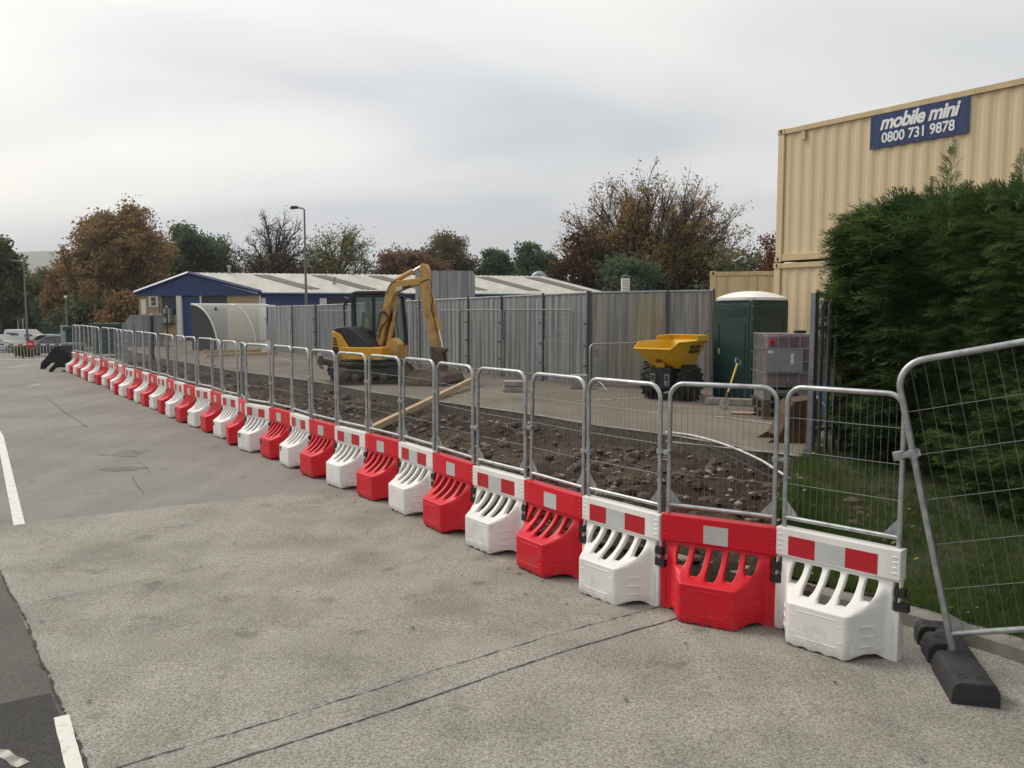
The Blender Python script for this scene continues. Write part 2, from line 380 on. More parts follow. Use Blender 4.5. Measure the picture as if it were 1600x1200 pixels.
# ------------------------------------------------------------------ ground, road
def ybreaks(y0, y1):
    ys = [y0]
    while ys[-1] < y1: ys.append(ys[-1] + (.3 if ys[-1] < 14 else .8 if ys[-1] < 40 else 3))
    return ys
def sheet(name, x0, x1, y0, y1, dz, mt, cuts=(), xs=None, kind='structure'):
    ys = ybreaks(y0, y1); nx = xs or 12
    bm = bmesh.new(); g = []
    for y in ys: g.append([bm.verts.new((x0 + (x1 - x0) * i / nx, y, gz(y) + dz)) for i in range(nx + 1)])
    for a, b in zip(g, g[1:]):
        for i in range(nx): bm.faces.new((a[i], a[i + 1], b[i + 1], b[i]))
    for p, n in cuts:        # keep the side the normal points to
        bmesh.ops.bisect_plane(bm, geom=bm.verts[:] + bm.edges[:] + bm.faces[:], plane_co=p, plane_no=n, clear_inner=True)
    me = bpy.data.meshes.new(name); bm.to_mesh(me); bm.free(); me.materials.append(mt)
    return tag(link(name, me), kind=kind)
def cutline(a, b, flip=False):
    a, b = Vector((a[0], a[1], 0)), Vector((b[0], b[1], 0)); d = b - a
    n = Vector((-d.y, d.x, 0)); n = -n if flip else n
    return (a, n)
def G(px, py): return atz(px, py, 0)
# the land all round, out to the horizon
bm = bmesh.new(); gx = [-4000, -1500, -600, -250, -120, -60, -30, 0, 30, 60, 120, 250, 600, 1500, 4000]
gy = [-4000, -800, -150, -30, -6, 6, 20, 29, 36, 41, 46, 50, 55, 63, 80, 120, 200, 400, 900, 2000, 6000]
gm = [[bm.verts.new((x, y, gz(y) - .12)) for x in gx] for y in gy]
for a, b in zip(gm, gm[1:]):
    for i in range(len(gx) - 1): bm.faces.new((a[i], a[i + 1], b[i + 1], b[i]))
me = bpy.data.meshes.new('ground'); bm.to_mesh(me); bm.free()
M['far_land'] = mat('far_land', (.05, .062, .03), .95, col2=(.085, .08, .045), vscale=.05)
me.materials.append(M['far_land']); tag(link('ground', me), kind='structure')
# road (asphalt) then the older concrete bays laid flush in it
sheet('road', -70, 12, -4, 122, 0, M['asphalt'], xs=24)
fl, fr = G(0, 819), G(500, 764)
jl0, jl1 = G(0, 886), G(139, 1200)
jl2 = jl1 + (jl1 - jl0) * .6
sheet('concrete_road', -9, 8, -4, 13, .004, M['concrete'], cuts=[cutline(fl, fr, True), cutline(jl0, jl2)], xs=20)
sheet('asphalt_strip', -12, 2, -4, 9, .0045, M['asphalt_dark'], cuts=[cutline(fl, fr, True), cutline(jl0, jl2, True)], xs=20)
p0, p1 = G(0, 1102), G(92, 1082)
sheet('tarmac_patch', -8, 2, -4, 5, .0085, M['patch'], cuts=[cutline(p0, p1, True), cutline(jl0 + Vector((-.035, 0, 0)), jl2 + Vector((-.035, 0, 0)), True)], xs=10)
def ribbon(name, pts, wd, dz, mt, jit=0, step=.12, kind='structure', wj=0, flat=None, gap=0):
    rng = random.Random(len(name) * 7 + int(pts[0][0] * 100)); P = []
    for a, b in zip(pts, pts[1:]):
        a, b = Vector((a[0], a[1], 0)), Vector((b[0], b[1], 0)); n = max(1, int((b - a).length / step))
        P += [a.lerp(b, i / n) for i in range(n)]
    P.append(Vector((pts[-1][0], pts[-1][1], 0)))
    mb = MB(); o = 0
    for i, p in enumerate(P):
        d = (P[min(i + 1, len(P) - 1)] - P[max(i - 1, 0)]).normalized(); n = Vector((-d.y, d.x, 0))
        o = o * .8 + rng.uniform(-jit, jit); q = p + n * o; ww = wd * (1 + rng.uniform(-wj, wj)) / 2
        z = gz(p.y) + dz if flat is None else flat
        mb.v += [(q.x - n.x * ww, q.y - n.y * ww, z), (q.x + n.x * ww, q.y + n.y * ww, z)]
        if i and not (gap and rng.random() < gap): k = 2 * i; mb.f.append((k - 2, k - 1, k + 1, k))
    return mb, name, mt, kind
def lay(r): return tag(r[0].build(r[1], r[2], smooth=False), kind=r[3])
# joint between bays: smooth screeded band with a crack down each side
c1 = [G(200, 1197), G(640, 1063), G(874, 990), G(1035, 944)]
c2 = [G(337, 1200), G(626, 1107), G(874, 1021), G(1080, 958)]
c1 = [c1[0] + (c1[0] - c1[1])] + c1; c2 = [c2[0] + (c2[0] - c2[1])] + c2
mb = MB()
for i in range(len(c1) - 1):
    for k in range(12):
        t0, t1 = k / 12, (k + 1) / 12
        q = [c1[i].lerp(c1[i + 1], t0), c1[i].lerp(c1[i + 1], t1), c2[i].lerp(c2[i + 1], t1), c2[i].lerp(c2[i + 1], t0)]
        mb.add([(p.x, p.y, gz(p.y) + .008) for p in q], [(3, 2, 1, 0)])
tag(mb.build('concrete_joint_band', M['concrete'], smooth=False), kind='structure')
lay(ribbon('joint_crack', c1, .008, .012, M['crack_soft'], .005, .035, wj=.9))
lay(ribbon('joint_seam', c2, .006, .012, M['seam'], .005, .03, wj=.9, gap=.06))
lay(ribbon('edge_crack', [jl0, jl2], .012, .012, M['crack'], .005, .04, wj=1.0, gap=.1))
lay(ribbon('faint_joint', [G(48, 938), G(176, 912), G(420, 855)], .005, .0082, M['crack_soft'], .005, .04, wj=1, gap=.35))
lay(ribbon('bay_joint', [G(255, 822), G(500, 790), G(690, 768)], .006, .0082, M['crack_soft'], .004, .05, wj=1, gap=.3))
# broken patch in the asphalt
rgp = random.Random(3)
def blotch(name, cx, cy, rx, ry, dz, mt, seed):
    rg = random.Random(seed); c = G(cx, cy); n_ = 26; mb = MB(); mb.v.append((c.x, c.y, gz(c.y) + dz)); ph = [rg.uniform(0, 6.28) for _ in range(5)]
    for k in range(n_):
        a_ = 2 * math.pi * k / n_; r_ = 1 + sum(.16 / (j + 1) ** .5 * math.sin((j + 2) * a_ + ph[j]) for j in range(5)); x, y = c.x + rx * r_ * math.cos(a_), c.y + ry * r_ * math.sin(a_); mb.v.append((x, y, gz(y) + dz))
    mb.f = [(0, 1 + k, 1 + (k + 1) % n_) for k in range(n_)]
    return tag(mb.build(name, mt, smooth=False), kind='structure')
blotch('worn_road_patch', 200, 709, .24, .26, .0036, M['asphalt_worn'], 5)
blotch('worn_road_patch', 194, 732, .26, .20, .0039, M['asphalt_worn'], 8)
for i, pl in enumerate([[(170, 737), (196, 733), (216, 736)], [(206, 742), (213, 757), (226, 770)], [(214, 722), (226, 727), (232, 738)], [(184, 706), (202, 703), (214, 707)]]):
    lay(ribbon('surface_crack', [G(*p) for p in pl], .008, .006 + .0004 * i, M['crack_soft'], .010, .04, wj=1.0))
lay(ribbon('far_crack', [G(72, 622), G(100, 645), G(135, 668)], .014, .006, M['crack_soft'], .012, .12, wj=.9))
# painted lines on the road
lay(ribbon('road_line', [G(30, 817), G(0, 682), G(-60, 590)], .105, .006, M['paint'], 0, .25))
e0 = G(98, 1120); e1 = jl2 + Vector((-.1, 0, 0))
lay(ribbon('edge_line', [G(96, 1122), G(117, 1205), jl2 + Vector((-.075, -.2, 0))], .075, .0125, M['paint'], .0006, .05, wj=.04))
lay(ribbon('road_marking', [G(-40, 1172), G(5, 1180), G(38, 1198)], .055, .0125, M['paint_worn'], .004, .04, wj=.3))
lay(ribbon('worn_marking', [G(10, 576), G(45, 570)], .25, .006, M['paint_worn'], .02, .3, wj=.3))
lay(ribbon('worn_dash', [G(45, 607), G(66, 603)], .14, .006, M['paint_worn'], .02, .2, wj=.3))

# ------------------------------------------------------------------ the site: car park behind the trench
EDGE = [atz(x, y, SITE) for x, y in [(250, 560), (300, 568), (360, 579), (496, 597), (578, 613), (687, 628), (830, 648), (930, 665), (1038, 679), (1192, 706), (1262, 716)]]
EDGE = [Vector((p.x, p.y, SITE)) for p in EDGE]
mb = MB()
out = [(-19.5, 42), (-28, 60), (-36, 80), (70, 80), (70, -3), (4.9, 3), (4.6, 9)]
poly = [(p.x, p.y) for p in reversed(EDGE)] + out
n = len(poly)
mb.v = [(x, y, SITE) for x, y in poly] + [(x, y, -2.2) for x, y in poly]
mb.f = [tuple(range(n))]
me = bpy.data.meshes.new('car_park'); me.from_pydata(mb.v, [], mb.f); me.validate()
bm = bmesh.new(); bm.from_mesh(me)
bmesh.ops.triangulate(bm, faces=bm.faces); bmesh.ops.recalc_face_normals(bm, faces=bm.faces)
if sum(f.normal.z for f in bm.faces) < 0: bmesh.ops.reverse_faces(bm, faces=bm.faces)
bm.to_mesh(me); bm.free(); me.materials.append(M['tarmac']); tag(link('car_park', me), kind='structure')
mb = MB()
rng = random.Random(4)
for i in range(n):
    a, b = Vector(poly[i] + (0,)), Vector(poly[(i + 1) % n] + (0,)); m_ = max(1, int((b - a).length / .12)) if i < len(EDGE) - 1 else 1
    for k in range(m_):
        p, q = a.lerp(b, k / m_), a.lerp(b, (k + 1) / m_)
        mb.add([(p.x, p.y, SITE), (q.x, q.y, SITE), (q.x, q.y, -2.2), (p.x, p.y, -2.2)], [(0, 1, 2, 3)])
tag(mb.build('car_park_edge', M['tarmac_edge'], smooth=False), kind='structure')
# the kept strip of concrete edging on the lip of the tarmac
lay(ribbon('edging_strip', [(p.x + .05, p.y + .03) for p in EDGE[1:]], .13, 0, M['kerb'], .006, .15, wj=.25, flat=SITE + .006))
for pl, wd in [([(904, 627), (1000, 622), (1042, 618)], .09), ([(1118, 651), (1250, 668)], .09), ([(432, 559), (456, 564)], .1), ([(462, 563), (482, 566)], .1), ([(690, 618), (760, 622)], .08),
               ([(340, 553), (352, 556)], .1), ([(1040, 690), (1280, 716)], .05)]:
    pts = [atz(x, y, SITE) for x, y in pl]
    lay(ribbon('parking_line', pts, wd, 0, M['paint_worn'], .002, .15, wj=.2, flat=SITE + .0095))

# ------------------------------------------------------------------ water-filled barriers
L_BAR, H_BAR = .85, .725
JX = [1413, 1225, 1041, 918, 826, 744, 681, 627, 574, 526, 486, 456, 423, 384.5, 375, 348, 331, 307, 289, 274, 262, 247.6, 234, 224, 211.5, 198, 192,
      187, 181, 171, 158, 150, 145, 139, 132.5, 126, 120, 114.5]
p = atz(1413, 858, H_BAR); JO = [Vector((p.x, p.y, 0))]
for x in JX[1:]:
    r_ = ray(x, 560); d = Vector((r_[0], r_[1], 0)).normalized(); p = JO[-1]
    b = d.dot(p); disc = b * b - p.dot(p) + L_BAR ** 2
    q = d * (b + math.sqrt(max(disc, 0)))
    q = p + (q - p).normalized() * L_BAR
    JO.append(q)
def smooth(a, b, t):
    t = max(0, min(1, (t - a) / (b - a))); return t * t * (3 - 2 * t)
SL0, SLW, SLP = .132, .084, .125
def slot_of(u):
    for k in range(5):
        if SL0 + k * SLP - 1e-4 <= u <= SL0 + k * SLP + SLW + 1e-4: return k
    return None
SLB = [.375, .33, .315, .33, .375]
ZST = .528
def Ff(u, z):
    c = .046 if (u < .075 or u > L_BAR - .075) else .040
    wl = max(0, min(1, (min(u, L_BAR - u) - .072) / .150))
    t = max(0, min(1, (z - .30) / (.53 - .30)))
    s_ = 1 - (t ** .8) * (1 + .55 * (1 - t) * t) if t > 0 else 1
    s_ = max(0, min(1, s_)); s_ = s_ * .55 + .45 * s_ * s_
    k = min(wl, s_)
    if z > ZST: return .056 if .06 < u < L_BAR - .06 else .05
    base = max(c if z < .47 else .034, 0)
    bot = .012 * (1 - smooth(0, .05, z))
    return base + (.252 - bot) * k
def Bf(u, z):
    f = Ff(u, z)
    if z > ZST: return -.05
    return -.05 + (max(-.05, f - .052) + .05) * smooth(.20, .28, z)
def barrier_mesh(mt):
    us = [0, .012, .042, .075, .105]
    for k in range(5):
        a = SL0 + k * SLP; us += [a, a + .02, a + SLW - .02, a + SLW]
        if k < 4: us += [a + SLW + (SLP - SLW) / 2]
    us += [.745, .775, .808, .838, L_BAR]
    zs = [0, .018, .05, .10, .15, .20, .25, .28, .30, .315, .33, .35, .375, .40, .43, .46, .485, .503, .515, .524, .531, .56, .62, .69, .714, H_BAR]
    nu, nz = len(us), len(zs)
    bm = bmesh.new()
    def zz(u, z, front):
        if z < .08 and (.085 < u < .16 or L_BAR - .16 < u < L_BAR - .085): return .045 + z * .5
        if z < .03 and .16 <= u <= L_BAR - .16: return z + .012 + .008 * math.sin(u * 60)
        return z
    def uu(u, z):          # rounds the slot ends
        k = slot_of(u)
        if k is None: return u
        a = SL0 + k * SLP; e = 1 if abs(u - a) < 1e-4 else -1 if abs(u - a - SLW) < 1e-4 else 0
        if abs(z - SLB[k]) < 1e-4: return u + e * .020
        if SLB[k] < z < SLB[k] + .03: return u + e * .006
        if abs(z - .503) < 1e-4 : return u + e * .007
        return u
    fv = [[bm.verts.new((uu(u, z), -Ff(u, z), zz(u, z, 1))) for u in us] for z in zs]
    bv = [[bm.verts.new((uu(u, z), -Bf(u, z), zz(u, z, 0))) for u in us] for z in zs]
    def solid(i, j):
        if not (0 <= i < nu - 1 and 0 <= j < nz - 1): return False
        um, zm = (us[i] + us[i + 1]) / 2, (zs[j] + zs[j + 1]) / 2
        k = slot_of(um)
        if k is not None and SLB[k] < zm < .509: return False
        if .33 < zm < .51 and (.018 < um < .042 or L_BAR - .042 < um < L_BAR - .012): return False
        return True
    for j in range(nz - 1):
        for i in range(nu - 1):
            if not solid(i, j): continue
            bm.faces.new((fv[j][i], fv[j][i + 1], fv[j + 1][i + 1], fv[j + 1][i]))
            bm.faces.new((bv[j][i], bv[j + 1][i], bv[j + 1][i + 1], bv[j][i + 1]))
            for di, dj, a, b in ((-1, 0, (j + 1, i), (j, i)), (1, 0, (j, i + 1), (j + 1, i + 1)), (0, -1, (j, i), (j, i + 1)), (0, 1, (j + 1, i + 1), (j + 1, i))):
                if not solid(i + di, j + dj):
                    bm.faces.new((fv[b[0]][b[1]], fv[a[0]][a[1]], bv[a[0]][a[1]], bv[b[0]][b[1]]))
    bmesh.ops.delete(bm, geom=[v for v in bm.verts if not v.link_faces], context='VERTS')
    bmesh.ops.recalc_face_normals(bm, faces=bm.faces)
    # crisper mouldings along the strip and the outer edges
    cl = bm.edges.layers.float.new('crease_edge')
    for e in bm.edges:
        a, b = e.verts
        if len(e.link_faces) == 2 and e.calc_face_angle(0) > R(60): e[cl] = .35
    me = bpy.data.meshes.new('shell'); bm.to_mesh(me); bm.free()
    o = link('shell', me); s_ = o.modifiers.new('s', 'SUBSURF'); s_.levels = 2; s_.render_levels = 2
    dg = bpy.context.evaluated_depsgraph_get(); dg.update()
    me2 = bpy.data.meshes.new_from_object(o.evaluated_get(dg)); bpy.data.objects.remove(o)
    mb = MB()
    # moulded mouldings: finger grooves on the chamfers and the ends, outline on the front
    for side in (0, 1):
        for z in (.10, .165, .23):
            a, b = (.115, .175) if side == 0 else (L_BAR - .175, L_BAR - .115)
            mb.tube([(a, -Ff(a, z) - .001, z), ((a + b) / 2, -Ff((a + b) / 2, z) - .003, z), (b, -Ff(b, z) - .001, z)], [.004, .008, .004], 6)
        for z in (.575, .61, .645, .68):
            u = .037 if side == 0 else L_BAR - .037
            mb.tube([(u - .02, -.050, z), (u, -.052, z), (u + .02, -.050, z)], [.003, .006, .003], 6)
        u = .037 if side == 0 else L_BAR - .037
        mb.tube([(u, -.0475, .06), (u, -.049, .16), (u, -.0475, .27)], [.002, .005, .002], 5)
    for pl in ([(.29, .262), (.56, .262)], [(.29, .085), (.56, .085)], [(.25, .225), (.285, .225)], [(.565, .225), (.60, .225)], [(.25, .12), (.285, .12)], [(.565, .12), (.60, .12)]):
        mb.tube([(u, -Ff(u, z) + .0015, z) for u, z in pl], .0045, 5)
    bm = bmesh.new(); bm.from_mesh(me2); t = mb.mesh('t', None); bm.from_mesh(t); bm.to_mesh(me2); bm.free()
    me2.polygons.foreach_set('use_smooth', [True] * len(me2.polygons)); me2.set_sharp_from_angle(angle=R(50))
    me2.materials.clear(); me2.materials.append(mt); me2.name = 'shell'
    return me2
ME_W, ME_R = barrier_mesh(M['white_plastic']), barrier_mesh(M['red_plastic'])
def refl(u0, u1, mt):
    mb = MB(); mb.bb(u0, u1, -.0585, -.045, .545, .678); return mb.mesh('reflector', mt, smooth=False)
RW = [refl(.10, .292, M['refl_red']), refl(.2921, .50, M['refl_grey']), refl(.5001, .71, M['refl_red'])]
RR = [refl(.325, .505, M['refl_grey'])]
mb = MB(); mb.bb(.822, .885, -.06, -.02, .43, .485)
mb.bb(.818, .905, -.056, -.012, .34, .395); mb.tube([(.826, -.004, .34), (.826, -.004, .53)], .007, 6)
ME_CLIP = mb.mesh('hinge_clip', M['black_plastic'], smooth=False)
ME_NUM = {n_: text_mesh(n_, .085, M['black_plastic'], offset=.004, extrude=.0012) for n_ in ('29', '28', '27')}
mb = MB(); mb.bb(-.035, .035, -.03, .03, -.001, .0012); ME_PATCH = mb.mesh('stencil_mark', M['machine_black'], smooth=False)
ORD = ['first', 'second', 'third', 'fourth', 'fifth', 'sixth', 'seventh', 'eighth', 'ninth', 'tenth', 'eleventh', 'twelfth', 'thirteenth', 'fourteenth', 'fifteenth', 'sixteenth',
       'seventeenth', 'eighteenth', 'nineteenth']
def make_barrier(kind):
    t = thing('water_barrier', 'x', 'barrier', group='red and white water-filled barriers along the trench')
    link('shell', ME_W if kind == 'white' else ME_R, t)
    for m_ in (RW if kind == 'white' else RR): link('reflector', m_, t)
    link('hinge_clip', ME_CLIP, t)
    return t
# mesh-topped fence panel that plugs into the barrier
def panel_meshes():
    mb = MB(); r_ = .0178; a, b, top, rc = .036, .812, 1.72 - r_, .105
    arc = lambda cx, cz, a0, a1: [(cx + rc * math.cos(R(t)), 0, cz + rc * math.sin(R(t))) for t in np.linspace(a0, a1, 7)]
    mb.tube([(a, 0, .69)] + arc(a + rc, top - rc, 180, 90) + arc(b - rc, top - rc, 90, 0) + [(b, 0, .69)], r_, 12)
    mb.tube([(a, 0, .79), (b, 0, .79)], .0155, 10)
    fr_ = mb.mesh('frame', M['galv'], ang=50)
    mb = MB()
    for i in range(1, 17):
        u = a + (b - a) * i / 17; h = top - .012
        for e in (a, b):
            dd = abs(u - e)
            if dd < rc: h = top - rc + math.sqrt(max(0, rc * rc - (rc - dd) ** 2))
        mb.tube([(u, -.006, .79), (u, -.006, h)], .00135, 4, cap=False)
    for z in (1.03, 1.26, 1.49): mb.tube([(a, -.009, z), (b, -.009, z)], .0018, 4, cap=False)
    wr = mb.mesh('mesh_infill', M['wire'], smooth=False)
    gs = []
    for s_, e in ((1, a), (-1, b)):
        mb = MB(); mb.prism([(e + s_ * .01, .80), (e + s_ * .105, .80), (e + s_ * .01, .915)], -.003, .003, lambda x, z, d: (x, d, z)); gs.append(mb.mesh('gusset', M['galv'], smooth=False))
    mb = MB(); mb.box((.847, 0, 1.2), (.10, .05, .014)); mb.tube([(.847, -.032, 1.2), (.847, .032, 1.2)], .007, 8)
    for u in (.812, .884): mb.lathe([(.027, -.016), (.027, .016)], 12, Matrix.Translation((u, 0, 1.2)))
    cl_ = mb.mesh('coupler', M['galv'])
    return fr_, wr, gs, cl_
PF, PW, PG, PC = panel_meshes()
rng = random.Random(11)
PANELS = []
for i in range(37):
    kind = 'white' if i % 2 == 0 else 'red'
    a, b = JO[i + 1], JO[i]
    rz = math.atan2(b.y - a.y, b.x - a.x)
    t = make_barrier(kind)
    t.location = (a.x, a.y, gz((a.y + b.y) / 2)); t.rotation_euler = (0, 0, rz)
    nn = ORD[i // 2]
    look = ('white barrier with red and grey reflector band' if kind == 'white' else 'red barrier with one grey reflector')
    t['label'] = f'{look}, {nn} {kind} one from the near right end' if i else 'white barrier with red and grey reflector band nearest the camera, beside the rubber foot'
    if i in (10, 12):
        o = link('stencil_number', ME_NUM['29' if i == 10 else '28'], t); o.location = (.30, -Ff(.30, .24) - .002, .245); o.rotation_euler = (R(90), 0, 0)
    elif 11 <= i <= 34 and i != 13:
        o = link('stencil_mark', ME_PATCH, t); o.location = (.27, -Ff(.30, .24) - .001, .235); o.rotation_euler = (R(90), 0, 0)
    f = thing('wire_mesh_fence', f'galvanised mesh panel plugged into the {nn} {kind} barrier from the near right end', 'fence panel', group='mesh fence panels standing in the barriers')
    f.location = t.location; f.rotation_euler = (R(rng.uniform(-1.0, 1.0)), R(rng.uniform(-.4, .4)), rz + R(rng.uniform(-1.2, 1.2)))
    link('frame', PF, f); link('mesh_infill', PW, f)
    for g in PG: link('gusset', g, f)
    if i: c = link('coupler', PC, f); c.location = (0, 0, rng.choice([-.1, 0, .12, .17]))

# ------------------------------------------------------------------ trench of soil between barriers and car park
M['soil'] = m = bpy.data.materials.new('soil'); m.use_nodes = True
nt = m.node_tree; L = nt.links.new; N = nt.nodes.new; b = nt.nodes['Principled BSDF']; b.inputs['Roughness'].default_value = .95; b.inputs['Specular IOR Level'].default_value = .2
tcx = N('ShaderNodeTexCoord'); n1 = N('ShaderNodeTexNoise'); n1.inputs['Scale'].default_value = 26; n1.inputs['Detail'].default_value = 8; n1.inputs['Roughness'].default_value = .75
n2 = N('ShaderNodeTexNoise'); n2.inputs['Scale'].default_value = .55; n2.inputs['Detail'].default_value = 5
for q in (n1, n2): L(tcx.outputs['Object'], q.inputs['Vector'])
r1 = N('ShaderNodeValToRGB'); r1.color_ramp.elements[0].position = .38; r1.color_ramp.elements[1].position = .68
r1.color_ramp.elements[0].color = (.022, .014, .010, 1); r1.color_ramp.elements[1].color = (.066, .043, .030, 1)
r3 = N('ShaderNodeValToRGB'); r3.color_ramp.elements[0].position = .36; r3.color_ramp.elements[1].position = .66
r3.color_ramp.elements[0].color = (.032, .023, .017, 1); r3.color_ramp.elements[1].color = (.165, .122, .088, 1)
L(n1.outputs['Fac'], r1.inputs['Fac']); L(n1.outputs['Fac'], r3.inputs['Fac'])
r2 = N('ShaderNodeValToRGB'); r2.color_ramp.elements[0].position = .42; r2.color_ramp.elements[1].position = .60; L(n2.outputs['Fac'], r2.inputs['Fac'])
mx_ = N('ShaderNodeMix'); mx_.data_type = 'RGBA'; L(r2.outputs['Color'], mx_.inputs[0]); L(r1.outputs['Color'], mx_.inputs[6]); L(r3.outputs['Color'], mx_.inputs[7])
L(mx_.outputs[2], b.inputs['Base Color'])
bp = N('ShaderNodeBump'); bp.inputs['Strength'].default_value = .9; bp.inputs['Distance'].default_value = .05; L(n1.outputs['Fac'], bp.inputs['Height']); L(bp.outputs[0], b.inputs['Normal'])
from mathutils import noise as NZ
def edge_at(t):
    """point t (0..1) along the tarmac edge, from right to left"""
    P = list(reversed(EDGE)); ls = [0]
    for a, b in zip(P, P[1:]): ls.append(ls[-1] + (b - a).length)
    s_ = t * ls[-1]
    for a, b, l0, l1 in zip(P, P[1:], ls, ls[1:]):
        if s_ <= l1 + 1e-9: return a.lerp(b, (s_ - l0) / (l1 - l0))
    return P[-1]
def row_at(t):
    f = t * (len(JO) - 1); i = min(int(f), len(JO) - 2); p = JO[i].lerp(JO[i + 1], f - i)
    return p
def soil_pt(t, s_):
    # quadratic in t so that the near part gets its share of rows
    a = row_at(t) + Vector((.30, .26, 0)) * (1 + 1.1 * (1 - smooth(0, .07, t))); b = edge_at(t) if t > 0 else edge_at(0)
    tt = t
    p = a.lerp(b, s_)
    h = .03 + .16 * smooth(0, .55, s_) + .05 * s_
    v = Vector((p.x, p.y, 0))
    h += .16 * (NZ.noise(v * .55) * .6 + .15) * math.sin(math.pi * min(1, s_ * 1.0)) ** .5
    h += .11 * NZ.noise(v * 1.7) + .07 * abs(NZ.noise(v * 3.9)) + .05 * NZ.noise(v * 6.3) + .03 * NZ.noise(v * 13)
    h -= .10 * smooth(.86, .97, s_)
    return Vector((p.x, p.y, max(gz(p.y) + .012, h + gz(p.y) * (1 - s_))))
nt_, ns_ = 420, 70
T = [(i / nt_) ** 1.5 for i in range(nt_ + 1)]
mb = MB()
for t in T:
    for j in range(ns_ + 1): mb.v.append(tuple(soil_pt(t, j / ns_)))
for i in range(nt_):
    for j in range(ns_):
        k = i * (ns_ + 1) + j; mb.f.append((k, k + 1, k + ns_ + 2, k + ns_ + 1))
tag(mb.build('soil', M['soil'], recalc=True, ang=60), kind='structure')
# loose stones and clods on it
ico = [Vector(v).normalized() for v in [(-1, 0, 1.6), (1, 0, 1.6), (-1, 0, -1.6), (1, 0, -1.6), (0, 1.6, 1), (0, 1.6, -1), (0, -1.6, 1), (0, -1.6, -1), (1.6, 1, 0), (-1.6, 1, 0), (1.6, -1, 0), (-1.6, -1, 0)]]
icf = [(1, 4, 0), (4, 9, 0), (4, 5, 9), (8, 5, 4), (1, 8, 4), (1, 10, 8), (10, 3, 8), (8, 3, 5), (3, 2, 5), (3, 7, 2), (3, 10, 7), (10, 6, 7), (6, 11, 7), (6, 0, 11), (6, 1, 0), (10, 1, 6), (11, 0, 9), (2, 11, 9), (5, 2, 9), (11, 2, 7)]
def stones(name, count, r0, r1, mt, seed, tmax=.85, kindlab=None, clump=True):
    rg = random.Random(seed); mb = MB()
    for _ in range(count):
        for _k in range(40):
            t = rg.random() ** 1.7 * tmax; s_ = rg.uniform(.06, .94); p = soil_pt(t, s_)
            if not clump or NZ.noise(Vector((p.x, p.y, 3)) * .8) > rg.uniform(-.5, .5): break
        r_ = r0 + (r1 - r0) * rg.random() ** 6
        A = Matrix.Rotation(rg.uniform(0, 6.28), 3, Vector((rg.uniform(-1, 1), rg.uniform(-1, 1), rg.uniform(-1, 1))).normalized())
        sx, sy, sz = rg.uniform(.7, 1.4), rg.uniform(.7, 1.2), rg.uniform(.45, .8)
        vs = []
        for v in ico:
            q = A @ v; q = Vector((q.x * sx, q.y * sy, q.z * sz)) * r_ * rg.uniform(.75, 1.15); vs.append(p + q + Vector((0, 0, r_ * .2)))
        mb.add(vs, icf)
    return tag(mb.build(name, mt, smooth=False, recalc=False), kind='stuff')
M['clod'] = mat('clod', (.05, .033, .023), .95, col2=(.10, .07, .05), vscale=6)
M['stone'] = mat('stone', (.14, .105, .078), .9, col2=(.34, .29, .23), vscale=2.5)
stones('soil_clods', 4200, .008, .11, M['clod'], 1)
stones('stones', 3000, .005, .06, M['stone'], 2)

# ------------------------------------------------------------------ kerb, verge and grass on the right
KERB = [Vector((3.75, 3.4, 0)), Vector((3.45, 4.55, 0))] + [Vector((p.x, p.y, 0)) for p in (atz(1600, 1012, .11), atz(1500, 980, .11), atz(1430, 956, .11), atz(1330, 932, .11), atz(1271, 917, .11), atz(1190, 898, .11), atz(1130, 884, .11), atz(1040, 862, .11))]
def curve(P, n=6):
    out = []
    for i in range(len(P) - 1):
        p0, p1, p2, p3 = P[max(i - 1, 0)], P[i], P[i + 1], P[min(i + 2, len(P) - 1)]
        for k in range(n):
            t = k / n; out.append(.5 * ((2 * p1) + (p2 - p0) * t + (2 * p0 - 5 * p1 + 4 * p2 - p3) * t * t + (3 * p1 - p0 - 3 * p2 + p3) * t ** 3))
    return out + [P[-1]]
KC = curve(KERB)
KALL = KC
mb = MB()
prof = [(0, -.1), (0, .09), (.02, .112), (.13, .115), (.13, -.1)]
for i, p in enumerate(KC):
    d = (KC[min(i + 1, len(KC) - 1)] - KC[max(i - 1, 0)]).normalized(); nrm = Vector((d.y, -d.x, 0))
    if nrm.x < 0: nrm = -nrm
    for a, z in prof: mb.v.append((p.x + nrm.x * a, p.y + nrm.y * a, z + gz(p.y)))
    if i:
        k = 5 * i
        for j in range(4): mb.f.append((k - 5 + j, k - 4 + j, k + j + 1, k + j))
tag(mb.build('kerb', M['kerb'], ang=30), kind='structure')
def kerb_in(i):
    p = KC[i]; d = (KC[min(i + 1, len(KC) - 1)] - KC[max(i - 1, 0)]).normalized(); nrm = Vector((d.y, -d.x, 0))
    return p + (nrm if nrm.x > 0 else -nrm) * .125
KV = KC[:43]
VB = [Vector(q + (0,)) for q in ((6.5, 1.8), (6.5, 4), (6.5, 6), (6.4, 8), (6.2, 9.8), (5.2, 11.2), (4.3, 11.3), (3.72, 10.5), (3.1, 9.1), (2.5, 7.7))]
VBc = curve(VB)
def verge_pt(t, s_):
    f = t * (len(KV) - 1); i = min(int(f), len(KV) - 2); a = kerb_in(i).lerp(kerb_in(i + 1), f - i)
    g = t * (len(VBc) - 1); j = min(int(g), len(VBc) - 2); b = VBc[j].lerp(VBc[j + 1], g - j)
    p = a.lerp(b, s_); v = Vector((p.x, p.y, 0))
    z = .112 + (.40 - .10) * smooth(0, .75, s_) + .035 * NZ.noise(v * 1.7) * smooth(0, .2, s_) + .015 * NZ.noise(v * 6) * smooth(0, .1, s_)
    return Vector((p.x, p.y, z))
mb = MB(); na, nb = 90, 40
